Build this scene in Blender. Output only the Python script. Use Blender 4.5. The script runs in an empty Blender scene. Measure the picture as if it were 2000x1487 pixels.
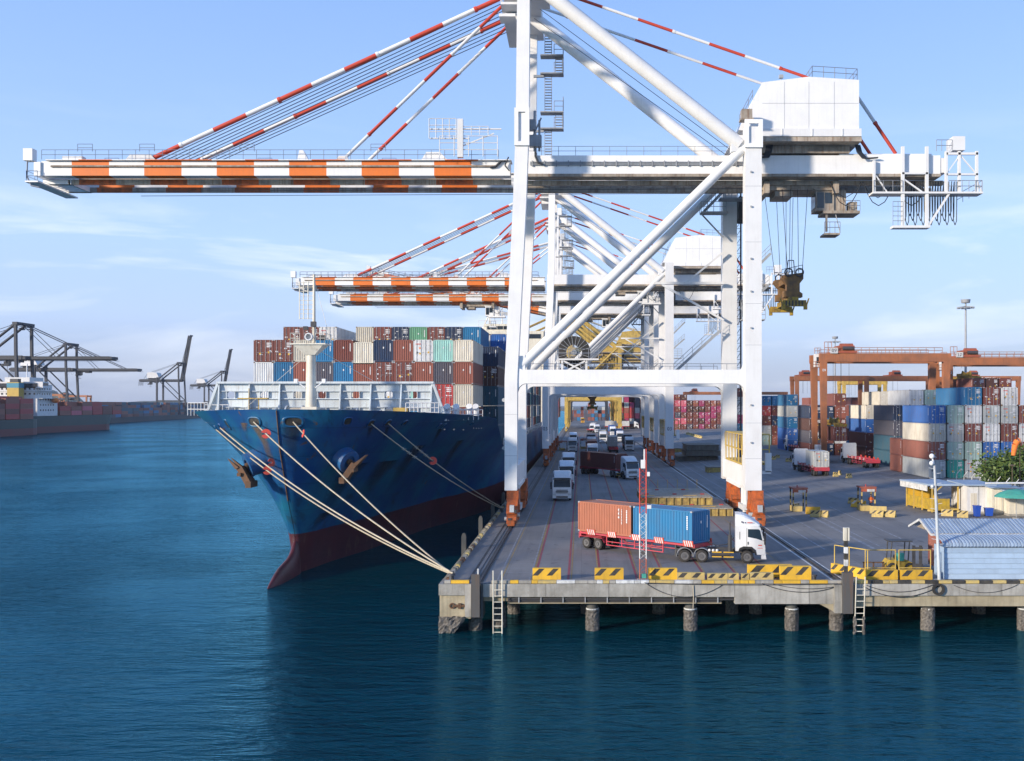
import bpy, math, random
from mathutils import Vector, Matrix
random.seed(11)
scene = bpy.context.scene
R = math.radians
# ------------------------------------------------------------------ camera
F, VX, HY, HC = 1900.0, 1136.0, 791.0, 12.5      # focal length in photo pixels, vanishing point, eye height over the quay
cam_data = bpy.data.cameras.new('camera')
cam_data.sensor_fit = 'HORIZONTAL'; cam_data.sensor_width = 36.0
cam_data.lens = F / 2000.0 * 36.0
cam_data.shift_x = -(VX - 1000.0) / 2000.0
cam_data.shift_y = (HY - 743.5) / 2000.0
cam_data.clip_start = 0.5; cam_data.clip_end = 30000.0
cam = bpy.data.objects.new('camera', cam_data)
scene.collection.objects.link(cam)
cam.location = (0, 0, HC); cam.rotation_euler = (R(90), 0, 0)
scene.camera = cam
# ------------------------------------------------------------------ sky, sun, exposure
SUN_EL, SUN_AZ = 13.5, 53.0                       # low sun from behind the camera, to its left
sd = Vector((-math.sin(R(SUN_AZ)) * math.cos(R(SUN_EL)), -math.cos(R(SUN_AZ)) * math.cos(R(SUN_EL)), math.sin(R(SUN_EL))))
world = bpy.data.worlds.new('World'); scene.world = world; world.use_nodes = True
wn, wl = world.node_tree.nodes, world.node_tree.links
wn.clear()
w_out = wn.new('ShaderNodeOutputWorld'); w_bg = wn.new('ShaderNodeBackground')
w_bg.inputs['Strength'].default_value = 0.15
sky = wn.new('ShaderNodeTexSky'); sky.sky_type = 'NISHITA'; sky.sun_disc = False
sky.sun_elevation = R(SUN_EL); sky.sun_rotation = math.atan2(sd.x, sd.y)
sky.altitude = 0; sky.air_density = 1.0; sky.dust_density = 0.6; sky.ozone_density = 2.2
tc = wn.new('ShaderNodeTexCoord')
sep = wn.new('ShaderNodeSeparateXYZ'); wl.new(tc.outputs['Generated'], sep.inputs[0])
mp = wn.new('ShaderNodeMapping'); mp.inputs['Scale'].default_value = (1.5, 1.5, 9.0)
mp.inputs['Location'].default_value = (9.2, 6.1, 0.45); mp.inputs['Rotation'].default_value = (0.0, R(4), 0.0)
wl.new(tc.outputs['Generated'], mp.inputs[0])
nz = wn.new('ShaderNodeTexNoise'); nz.inputs['Scale'].default_value = 2.3; nz.inputs['Detail'].default_value = 9
nz.inputs['Roughness'].default_value = 0.55; nz.inputs['Distortion'].default_value = 0.5
wl.new(mp.outputs[0], nz.inputs['Vector'])
cr = wn.new('ShaderNodeValToRGB'); cr.color_ramp.elements[0].position = 0.50; cr.color_ramp.elements[1].position = 0.76
wl.new(nz.outputs['Fac'], cr.inputs[0])
band = wn.new('ShaderNodeValToRGB')               # clouds and murk live low over the horizon, all the way round
els = band.color_ramp.elements
els[0].position = 0.0; els[0].color = (.40, .40, .40, 1)
els[1].position = 0.30; els[1].color = (0, 0, 0, 1)
e = els.new(0.06); e.color = (.52, .52, .52, 1)
e = els.new(0.135); e.color = (.95, .95, .95, 1)
e = els.new(0.19); e.color = (.25, .25, .25, 1)
wl.new(sep.outputs['Z'], band.inputs[0])
mul = wn.new('ShaderNodeMath'); mul.operation = 'MULTIPLY'
wl.new(cr.outputs[0], mul.inputs[0]); wl.new(band.outputs[0], mul.inputs[1])
hz = wn.new('ShaderNodeValToRGB')                  # clear-air gradient, the same all the way round: lilac murk, pale band, deeper blue
h = hz.color_ramp.elements
h[0].position = 0.0; h[0].color = (.30, .37, .56, 1)
h[1].position = 1.0; h[1].color = (.10, .24, .62, 1)
for pos, c in ((.035, (.34, .42, .66)), (.085, (.45, .58, .90)), (.16, (.44, .62, .96)), (.27, (.345, .535, .93)), (.40, (.26, .445, .88)), (.6, (.17, .36, .82))):
    e = h.new(pos); e.color = (*c, 1)
wl.new(sep.outputs['Z'], hz.inputs[0])
gain = wn.new('ShaderNodeVectorMath'); gain.operation = 'SCALE'; gain.inputs['Scale'].default_value = 4.15
wl.new(hz.outputs[0], gain.inputs[0])
tint = wn.new('ShaderNodeMixRGB'); tint.inputs[0].default_value = .86
wl.new(sky.outputs[0], tint.inputs[1]); wl.new(gain.outputs[0], tint.inputs[2])
cl = wn.new('ShaderNodeMixRGB'); cl.inputs[2].default_value = (4.2, 4.35, 4.6, 1)
wl.new(mul.outputs[0], cl.inputs[0]); wl.new(tint.outputs[0], cl.inputs[1])
wl.new(cl.outputs[0], w_bg.inputs['Color']); wl.new(w_bg.outputs[0], w_out.inputs['Surface'])
sun_data = bpy.data.lights.new('sun', 'SUN'); sun_data.energy = 3.05; sun_data.angle = R(3.5); sun_data.color = (1.0, 0.88, 0.73)
sun = bpy.data.objects.new('sun', sun_data); scene.collection.objects.link(sun)
sun.rotation_euler = sd.to_track_quat('Z', 'Y').to_euler()
vs = scene.view_settings
vs.view_transform = 'Standard'; vs.look = 'None'; vs.gamma = 1.0; vs.use_curve_mapping = False; vs.exposure = 0.92
scene.cycles.max_bounces = 6; scene.cycles.diffuse_bounces = 3; scene.cycles.glossy_bounces = 3
scene.cycles.transparent_max_bounces = 6; scene.cycles.volume_bounces = 0
scene.cycles.use_denoising = True

# ------------------------------------------------------------------ helpers
def gz(x, d):
    """height of the paving: flat apron, yard rising gently behind the landside rail"""
    if x <= 20: return 0.0
    return min(1.5, 0.045 * (x - 20)) * max(0.0, min(1.0, (d - 76) / 45.0))
def P(px, py, D): return Vector(((px - VX) / F * D, D, HC - (py - HY) / F * D))
def gd(px, py):
    z = 0.0
    for _ in range(12):
        D = (HC - z) * F / (py - HY); x = (px - VX) / F * D; z = gz(x, D)
    return Vector((x, D, z))
def lerp(a, b, t): return a + (b - a) * t
def tab(t, x):
    if x <= t[0][0]: return t[0][1]
    for (a, b), (c, d) in zip(t, t[1:]):
        if x <= c: return b + (d - b) * (x - a) / (c - a)
    return t[-1][1]

COL = scene.collection
def wloc(o):
    v = Vector((0, 0, 0))
    while o: v += Vector(o.location); o = o.parent
    return v
def tag(o, label=None, cat=None, group=None, kind=None):
    if label: o['label'] = label
    if cat: o['category'] = cat
    if group: o['group'] = group
    if kind: o['kind'] = kind
    return o
def thing(name, loc, label, cat, group=None, rz=0.0):
    o = bpy.data.objects.new(name, None); COL.objects.link(o)
    o.empty_display_size = 0.2
    o.location = loc; o.rotation_euler = (0, 0, rz)
    return tag(o, label, cat, group)

class MB:
    def __init__(s): s.v = []; s.f = []; s.m = []; s.s = []; s.mi = 0
    def mat(s, i): s.mi = i; return s
    def add(s, vs, fs, smooth=False):
        n = len(s.v); s.v += [tuple(v) for v in vs]
        for f in fs:
            s.f.append(tuple(n + i for i in f)); s.m.append(s.mi); s.s.append(smooth)
        return s
    def box(s, x0, x1, y0, y1, z0, z1):
        return s.add([(x0,y0,z0),(x1,y0,z0),(x1,y1,z0),(x0,y1,z0),(x0,y0,z1),(x1,y0,z1),(x1,y1,z1),(x0,y1,z1)],
                     [(0,3,2,1),(4,5,6,7),(0,1,5,4),(1,2,6,5),(2,3,7,6),(3,0,4,7)])
    def cb(s, c, sx, sy, sz): return s.box(c[0]-sx/2, c[0]+sx/2, c[1]-sy/2, c[1]+sy/2, c[2]-sz/2, c[2]+sz/2)
    def hexa(s, lo, hi):
        return s.add(list(lo) + list(hi), [(0,3,2,1),(4,5,6,7),(0,1,5,4),(1,2,6,5),(2,3,7,6),(3,0,4,7)])
    def frame(s, p, q):
        d = (Vector(q) - Vector(p)); d.normalize()
        up = Vector((0,0,1)) if abs(d.z) < 0.98 else Vector((0,1,0))
        a = d.cross(up); a.normalize(); b = a.cross(d); b.normalize()
        return a, b
    def bar(s, p, q, w, h=None):
        h = h or w; p = Vector(p); q = Vector(q); a, b = s.frame(p, q); a = a*w/2; b = b*h/2
        return s.add([p-a-b,p+a-b,p+a+b,p-a+b,q-a-b,q+a-b,q+a+b,q-a+b], [(0,3,2,1),(4,5,6,7),(0,1,5,4),(1,2,6,5),(2,3,7,6),(3,0,4,7)])
    def tube(s, p, q, r, n=8, r2=None, caps=True):
        r2 = r if r2 is None else r2; p = Vector(p); q = Vector(q); a, b = s.frame(p, q); vs = []
        for c, rr in ((p, r), (q, r2)):
            for i in range(n):
                t = 2*math.pi*i/n; vs.append(c + (a*math.cos(t) + b*math.sin(t))*rr)
        s.add(vs, [(i, (i+1)%n, n+(i+1)%n, n+i) for i in range(n)], n > 4)
        if caps: s.add(vs[:n], [tuple(range(n))]); s.add(vs[n:], [tuple(range(n))])
        return s
    def path(s, pts, r, n=5):
        for p, q in zip(pts, pts[1:]): s.tube(p, q, r, n, caps=False)
        return s
    def prism(s, pts, y0, y1):
        """outline in x,z extruded along y"""
        n = len(pts); vs = [(x,y0,z) for x,z in pts] + [(x,y1,z) for x,z in pts]
        return s.add(vs, [tuple(range(n)), tuple(range(2*n-1, n-1, -1))] + [(i, (i+1)%n, n+(i+1)%n, n+i) for i in range(n)])
    def prismx(s, pts, x0, x1):
        n = len(pts); vs = [(x0,y,z) for y,z in pts] + [(x1,y,z) for y,z in pts]
        return s.add(vs, [tuple(range(n)), tuple(range(2*n-1, n-1, -1))] + [(i, (i+1)%n, n+(i+1)%n, n+i) for i in range(n)])
    def disc(s, c, ax, r, th, n=20):
        ax = Vector(ax).normalized(); return s.tube(Vector(c)-ax*th/2, Vector(c)+ax*th/2, r, n)
    def ring(s, c, ax, ro, ri, th, n=24, a0=0.0, a1=2*math.pi):
        ax = Vector(ax).normalized(); c = Vector(c); a, b = s.frame(c, c+ax); vs = []
        full = abs(a1-a0-2*math.pi) < 1e-6; k = n if full else n+1
        for i in range(k):
            t = a0+(a1-a0)*i/n; d = a*math.cos(t)+b*math.sin(t)
            vs += [c+d*ro-ax*th/2, c+d*ro+ax*th/2, c+d*ri+ax*th/2, c+d*ri-ax*th/2]
        fs = []
        for i in range(n):
            j = (i+1)%k
            for e in range(4): fs.append((4*i+e, 4*i+(e+1)%4, 4*j+(e+1)%4, 4*j+e))
        return s.add(vs, fs)
    def quad(s, a, b, c, d): return s.add([a,b,c,d], [(0,1,2,3)])
    def sphere(s, c, r, n=10, sz=1.0):
        vs = []; m = n//2
        for i in range(m+1):
            t = math.pi*i/m
            for j in range(n):
                p = 2*math.pi*j/n; vs.append((c[0]+r*math.sin(t)*math.cos(p), c[1]+r*math.sin(t)*math.sin(p), c[2]+r*sz*math.cos(t)))
        return s.add(vs, [(i*n+j, i*n+(j+1)%n, (i+1)*n+(j+1)%n, (i+1)*n+j) for i in range(m) for j in range(n)], True)
    def rail(s, p, q, h=1.1, n=None, r=0.03, mids=1, up=(0,0,1)):
        """handrail from p to q: posts, top rail, mid rails"""
        p = Vector(p); q = Vector(q); u = Vector(up); L = (q-p).length; n = n or max(1, int(L/1.8))
        for i in range(n+1): a = p.lerp(q, i/n); s.tube(a, a+u*h, r, 4, caps=False)
        for k in range(mids+1): o = u*h*(1-k/(mids+1)); s.tube(p+o, q+o, r, 4, caps=False)
        return s
    def mesh(s, name, mats, off=None):
        me = bpy.data.meshes.new(name)
        if off is not None and off.length > 1e-9: vs = [(x-off.x, y-off.y, z-off.z) for x,y,z in s.v]
        else: vs = s.v
        me.from_pydata(vs, [], s.f)
        for m in (mats if isinstance(mats, (list, tuple)) else [mats]): me.materials.append(m)
        me.polygons.foreach_set('material_index', s.m); me.polygons.foreach_set('use_smooth', s.s)
        me.update(); return me
    def build(s, name, mats, parent=None, origin=None, **kw):
        off = wloc(parent) if parent else (Vector(origin) if origin is not None else None)
        o = bpy.data.objects.new(name, s.mesh(name, mats, off)); COL.objects.link(o)
        if parent: o.parent = parent
        elif origin is not None: o.location = origin
        return tag(o, **kw) if kw else o
def text_mesh(body, size, mat, name):
    cu = bpy.data.curves.new(name, 'FONT'); cu.body = body; cu.size = size; cu.align_x = 'CENTER'; cu.align_y = 'CENTER'; cu.extrude = .004
    o = bpy.data.objects.new(name, cu); me = bpy.data.meshes.new_from_object(o); me.name = name; me.materials.clear(); me.materials.append(mat)
    bpy.data.objects.remove(o); return me
def inst(name, me, parent=None, loc=(0,0,0), rot=(0,0,0), **kw):
    o = bpy.data.objects.new(name, me); COL.objects.link(o); o.location = loc; o.rotation_euler = rot
    if parent: o.parent = parent
    return tag(o, **kw) if kw else o
def copy_tree(o, parent=None):
    c = o.copy(); COL.objects.link(c); c.parent = parent
    for ch in list(o.children): copy_tree(ch, c)
    return c

# ------------------------------------------------------------------ materials
M = {}
def paint(name, col, rough=0.5, dirt=0.25, rust=0.0, metal=0.0, scale=0.8, bump=0.0, grime=(.08,.07,.06), fade=0.0, spec=0.4):
    m = bpy.data.materials.new(name); m.use_nodes = True; nt = m.node_tree; N, L = nt.nodes, nt.links
    b = N['Principled BSDF']; b.inputs['Roughness'].default_value = rough; b.inputs['Metallic'].default_value = metal
    b.inputs['Specular IOR Level'].default_value = spec
    t = N.new('ShaderNodeTexCoord'); oi = N.new('ShaderNodeObjectInfo')
    ad = N.new('ShaderNodeVectorMath'); ad.operation = 'ADD'
    sc = N.new('ShaderNodeVectorMath'); sc.operation = 'SCALE'; sc.inputs[0].default_value = (37, 53, 71); L.new(oi.outputs['Random'], sc.inputs['Scale'])
    L.new(t.outputs['Object'], ad.inputs[0]); L.new(sc.outputs[0], ad.inputs[1])
    n1 = N.new('ShaderNodeTexNoise'); n1.inputs['Scale'].default_value = scale; n1.inputs['Detail'].default_value = 7; n1.inputs['Roughness'].default_value = .62
    L.new(ad.outputs[0], n1.inputs['Vector'])
    r1 = N.new('ShaderNodeValToRGB'); r1.color_ramp.elements[0].position = .38; r1.color_ramp.elements[1].position = .72
    L.new(n1.outputs['Fac'], r1.inputs[0])
    f1 = N.new('ShaderNodeMath'); f1.operation = 'MULTIPLY'; f1.inputs[1].default_value = dirt; L.new(r1.outputs[0], f1.inputs[0])
    mx = N.new('ShaderNodeMixRGB'); mx.inputs[1].default_value = (*col, 1); mx.inputs[2].default_value = (*grime, 1); L.new(f1.outputs[0], mx.inputs[0])
    # streaks running down
    mp = N.new('ShaderNodeMapping'); mp.inputs['Scale'].default_value = (3.2, 3.2, 0.22); L.new(ad.outputs[0], mp.inputs[0])
    n2 = N.new('ShaderNodeTexNoise'); n2.inputs['Scale'].default_value = 1.3; n2.inputs['Detail'].default_value = 5; L.new(mp.outputs[0], n2.inputs['Vector'])
    r2 = N.new('ShaderNodeValToRGB'); r2.color_ramp.elements[0].position = .50; r2.color_ramp.elements[1].position = .74; L.new(n2.outputs['Fac'], r2.inputs[0])
    f2 = N.new('ShaderNodeMath'); f2.operation = 'MULTIPLY'; f2.inputs[1].default_value = min(1, dirt*.55 + rust); L.new(r2.outputs[0], f2.inputs[0])
    mx2 = N.new('ShaderNodeMixRGB'); mx2.inputs[2].default_value = (.16, .075, .035, 1) if rust > 0 else (*[c*.6+.02 for c in grime], 1)
    L.new(f2.outputs[0], mx2.inputs[0]); L.new(mx.outputs[0], mx2.inputs[1])
    hv = N.new('ShaderNodeHueSaturation'); mr = N.new('ShaderNodeMapRange')
    mr.inputs['To Min'].default_value = 1 - .14; mr.inputs['To Max'].default_value = 1 + .10; L.new(oi.outputs['Random'], mr.inputs['Value'])
    L.new(mr.outputs[0], hv.inputs['Value']); L.new(mx2.outputs[0], hv.inputs['Color']); L.new(hv.outputs[0], b.inputs['Base Color'])
    if bump:
        n3 = N.new('ShaderNodeTexNoise'); n3.inputs['Scale'].default_value = scale*9; n3.inputs['Detail'].default_value = 6; L.new(ad.outputs[0], n3.inputs['Vector'])
        bp = N.new('ShaderNodeBump'); bp.inputs['Strength'].default_value = bump; bp.inputs['Distance'].default_value = .05
        L.new(n3.outputs['Fac'], bp.inputs['Height']); L.new(bp.outputs[0], b.inputs['Normal'])
    M[name] = m; return m
for nm, c, kw in [
    ('crane_white', (.76,.755,.74), dict(rough=.45, dirt=.14, scale=.5, grime=(.30,.27,.23))),
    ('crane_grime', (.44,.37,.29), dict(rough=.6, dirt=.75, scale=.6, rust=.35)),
    ('crane_orange', (.72,.17,.02), dict(rough=.45, dirt=.18, scale=.5)),
    ('bogie_orange', (.54,.12,.025), dict(rough=.55, dirt=.8, scale=1.8, rust=.4, grime=(.07,.035,.02))),
    ('stay_red', (.55,.06,.03), dict(rough=.5, dirt=.15)),
    ('crane_yellow', (.55,.37,.08), dict(rough=.55, dirt=.65, grime=(.2,.14,.06))),
    ('crane_dark', (.022,.028,.042), dict(rough=.6, dirt=.3)),
    ('spreader_yellow', (.42,.27,.03), dict(rough=.6, dirt=1.0, scale=2.2, rust=.6, grime=(.05,.045,.035))),
    ('spreader_rust', (.27,.14,.045), dict(rough=.7, dirt=.8, scale=1.8, rust=.4, grime=(.06,.05,.04))),
    ('walk_yellow', (.58,.40,.09), dict(rough=.55, dirt=.4, scale=1.5, rust=.2)),
    ('rtg_orange', (.40,.145,.06), dict(rough=.6, dirt=.5, scale=.5, rust=.15)),
    ('rail_grey', (.22,.24,.28), dict(rough=.5, dirt=.2)),
    ('white_steel', (.74,.74,.73), dict(rough=.45, dirt=.22, rust=.08)),
    ('grey_steel', (.35,.37,.39), dict(rough=.5, dirt=.35, rust=.12)),
    ('dark_steel', (.05,.05,.055), dict(rough=.55, dirt=.4)),
    ('cable', (.03,.035,.045), dict(rough=.6, dirt=0)),
    ('rubber', (.018,.018,.018), dict(rough=.8, dirt=.5, grime=(.09,.08,.07))),
    ('rope', (.50,.43,.32), dict(rough=.9, dirt=.5, scale=6, grime=(.2,.16,.11))),
    ('red_disc', (.62,.07,.045), dict(rough=.6, dirt=.2)),
    ('deck_gear', (.46,.50,.53), dict(rough=.5, dirt=.3, rust=.2)),
    ('breakwater', (.58,.64,.67), dict(rough=.5, dirt=.22, scale=.5, rust=.22)),
    ('mast_cream', (.72,.67,.55), dict(rough=.5, dirt=.2, rust=.2)),
    ('rusty', (.13,.065,.032), dict(rough=.85, dirt=.7, scale=2.2, rust=.5, bump=.6)),
    ('concrete', (.40,.38,.34), dict(rough=.9, dirt=.75, scale=.7, bump=.4, grime=(.16,.145,.12))),
    ('concrete_tan', (.40,.34,.23), dict(rough=.9, dirt=.7, scale=.6, bump=.4, grime=(.17,.14,.09))),
    ('pile_grey', (.085,.085,.08), dict(rough=.7, dirt=.6, scale=1.4)),
    ('barnacle', (.23,.205,.18), dict(rough=1, dirt=1.0, scale=6, bump=1.0, grime=(.035,.032,.028))),
    ('paint_yellow', (.72,.42,.03), dict(rough=.6, dirt=.3, scale=1.4)),
    ('paint_yellow_worn', (.58,.42,.13), dict(rough=.8, dirt=.6, scale=2.2, grime=(.25,.23,.19))),
    ('paint_black', (.025,.025,.025), dict(rough=.6, dirt=.5, scale=2, grime=(.14,.12,.09))),
    ('paint_white', (.70,.70,.68), dict(rough=.7, dirt=.5, scale=2)),
    ('paint_red', (.42,.05,.05), dict(rough=.6, dirt=.4, scale=1.4)),
    ('trailer_red', (.50,.045,.07), dict(rough=.5, dirt=.4, scale=1.3)),
    ('cab_white', (.78,.78,.77), dict(rough=.28, dirt=.12, scale=1.2, spec=.5)),
    ('cab_yellow', (.65,.33,.02), dict(rough=.35, dirt=.15)),
    ('rim_grey', (.17,.17,.175), dict(rough=.45, dirt=.5, metal=.3, scale=4)),
    ('end_stop_grey', (.085,.082,.08), dict(rough=.7, dirt=.5, scale=.8, rust=.35)),
    ('chrome', (.6,.6,.6), dict(rough=.2, dirt=.1, metal=.9)),
    ('black_plastic', (.02,.02,.022), dict(rough=.5, dirt=.3)),
    ('shed_blue', (.36,.47,.60), dict(rough=.45, dirt=.18, scale=.6)),
    ('shed_roof', (.30,.38,.48), dict(rough=.4, dirt=.25, scale=.6)),
    ('bin_blue', (.02,.08,.42), dict(rough=.45, dirt=.1)),
    ('tarp_green', (.06,.34,.26), dict(rough=.7, dirt=.3, scale=2)),
    ('sock_orange', (.80,.20,.03), dict(rough=.7, dirt=.15, scale=3)),
    ('booth_red', (.40,.10,.05), dict(rough=.6, dirt=.4)),
    ('hatch_grey', (.30,.29,.25), dict(rough=.8, dirt=.6, scale=1.3, rust=.3)),
    ('hatch_yellow', (.50,.36,.10), dict(rough=.7, dirt=.75, scale=2, rust=.45)),
    ('hatch_dark', (.19,.18,.15), dict(rough=.8, dirt=.6, scale=1.3, rust=.2)),
    ('vest_orange', (.80,.16,.02), dict(rough=.7, dirt=.1)),
    ('trousers', (.03,.04,.09), dict(rough=.9, dirt=.2)),
    ('skin', (.24,.13,.08), dict(rough=.6, dirt=0)),
    ('bark', (.10,.075,.05), dict(rough=.95, dirt=.5, scale=3, bump=.6)),
    ('forklift_yellow', (.52,.34,.03), dict(rough=.5, dirt=.5, scale=2)),
    ('hull_green', (.016,.045,.046), dict(rough=.5, dirt=.3, scale=.1, grime=(.05,.06,.06))),
    ('hull_red', (.15,.04,.04), dict(rough=.6, dirt=.3, scale=.1)),
    ('boss_blue', (.012,.11,.29), dict(rough=.4, dirt=.35, scale=1.2, rust=.2)),
    ('funnel_yellow', (.55,.38,.08), dict(rough=.6, dirt=.2)),
    ('funnel_blue', (.05,.25,.35), dict(rough=.6, dirt=.2)),
    ('far_land', (.10,.11,.11), dict(rough=.95, dirt=.4, scale=.02)),
    ('hill_green', (.05,.075,.05), dict(rough=1, dirt=.5, scale=.004)),
    ('letter_dark', (.05,.05,.09), dict(rough=.7, dirt=.2)),
    ('letter_white', (.72,.72,.72), dict(rough=.6, dirt=.2)),
    ('letter_red', (.55,.05,.04), dict(rough=.6, dirt=.2)),
]: paint(nm, c, **kw)
# container paints
CC = {'maroon': (.17,.055,.045), 'red brown': (.27,.095,.07), 'dark brown': (.085,.04,.035), 'blue': (.022,.16,.33), 'navy': (.018,.038,.085),
      'slate grey': (.085,.085,.11), 'cream': (.60,.56,.47), 'white': (.64,.65,.65), 'light grey': (.44,.46,.45), 'mint': (.34,.62,.56),
      'green': (.13,.33,.21), 'teal': (.025,.29,.25), 'pale green': (.33,.45,.40), 'red': (.40,.055,.055), 'magenta': (.32,.045,.12),
      'orange brown': (.40,.145,.085), 'dark teal': (.025,.10,.15), 'pink': (.55,.12,.16), 'royal blue': (.03,.13,.40)}
for k, c in CC.items():
    paint('box_' + k, c, rough=.5, dirt=.20, scale=.7, rust=.30 if k in ('cream', 'white') else .14, spec=.3)
def glass(name, col=(.02,.03,.04), rough=.08):
    m = bpy.data.materials.new(name); m.use_nodes = True; b = m.node_tree.nodes['Principled BSDF']
    b.inputs['Base Color'].default_value = (*col, 1); b.inputs['Roughness'].default_value = rough
    b.inputs['Specular IOR Level'].default_value = .7; M[name] = m
glass('window_glass'); glass('lamp_glass', (.6,.6,.58), .15)
# ------------------------------------------------------------------ setting: water, quay, yard, far shore
WZ = -3.45
def water_material():
    m = bpy.data.materials.new('water'); m.use_nodes = True; N, L = m.node_tree.nodes, m.node_tree.links
    b = N['Principled BSDF']; b.inputs['Roughness'].default_value = .07; b.inputs['IOR'].default_value = 1.33
    b.inputs['Specular IOR Level'].default_value = .30
    b.inputs['Specular Tint'].default_value = (.42, .78, 1.0, 1)
    t = N.new('ShaderNodeTexCoord')
    n0 = N.new('ShaderNodeTexNoise'); n0.inputs['Scale'].default_value = .018; n0.inputs['Detail'].default_value = 4; L.new(t.outputs['Object'], n0.inputs['Vector'])
    cr = N.new('ShaderNodeValToRGB'); cr.color_ramp.elements[0].position = .35; cr.color_ramp.elements[1].position = .68
    cr.color_ramp.elements[0].color = (.0003, .024, .031, 1); cr.color_ramp.elements[1].color = (.0004, .044, .070, 1)
    L.new(n0.outputs['Fac'], cr.inputs[0]); L.new(cr.outputs[0], b.inputs['Base Color'])
    prev = None
    for sc, mapv, dist, st in ((.10, (1.0, 1.7, 1), .7, .40), (.42, (.6, 1.9, 1), .42, .8), (1.4, (.55, 1.9, 1), .18, .9), (4.6, (.7, 1.6, 1), .04, .9)):
        mp = N.new('ShaderNodeMapping'); mp.inputs['Scale'].default_value = mapv; mp.inputs['Rotation'].default_value = (0, 0, R(9)); L.new(t.outputs['Object'], mp.inputs[0])
        n = N.new('ShaderNodeTexNoise'); n.inputs['Scale'].default_value = sc; n.inputs['Detail'].default_value = 4; n.inputs['Roughness'].default_value = .55; n.inputs['Distortion'].default_value = .4
        L.new(mp.outputs[0], n.inputs['Vector'])
        bp = N.new('ShaderNodeBump'); bp.inputs['Strength'].default_value = st; bp.inputs['Distance'].default_value = dist
        L.new(n.outputs['Fac'], bp.inputs['Height'])
        if sc > .2:                                              # wind patches: rougher and calmer water
            wp = N.new('ShaderNodeTexNoise'); wp.inputs['Scale'].default_value = .035; wp.inputs['Detail'].default_value = 3; wp.inputs['Distortion'].default_value = .8; L.new(t.outputs['Object'], wp.inputs['Vector'])
            wr = N.new('ShaderNodeMapRange'); wr.inputs['From Min'].default_value = .35; wr.inputs['From Max'].default_value = .65; wr.inputs['To Min'].default_value = st*.45; wr.inputs['To Max'].default_value = min(1, st*1.15); L.new(wp.outputs['Fac'], wr.inputs['Value']); L.new(wr.outputs[0], bp.inputs['Strength'])
        if prev: L.new(prev.outputs[0], bp.inputs['Normal'])
        prev = bp
    L.new(prev.outputs[0], b.inputs['Normal']); b.inputs['Specular IOR Level'].default_value = 0.0
    gl = N.new('ShaderNodeBsdfGlossy'); gl.inputs['Roughness'].default_value = .09; gl.inputs['Color'].default_value = (.26, .74, .97, 1); L.new(prev.outputs[0], gl.inputs['Normal'])
    fr = N.new('ShaderNodeFresnel'); fr.inputs['IOR'].default_value = 1.33; L.new(prev.outputs[0], fr.inputs['Normal'])
    mxs = N.new('ShaderNodeMixShader'); L.new(fr.outputs[0], mxs.inputs[0]); L.new(b.outputs[0], mxs.inputs[1]); L.new(gl.outputs[0], mxs.inputs[2]); L.new(mxs.outputs[0], N['Material Output'].inputs['Surface'])
    M['water'] = m
water_material()
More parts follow.
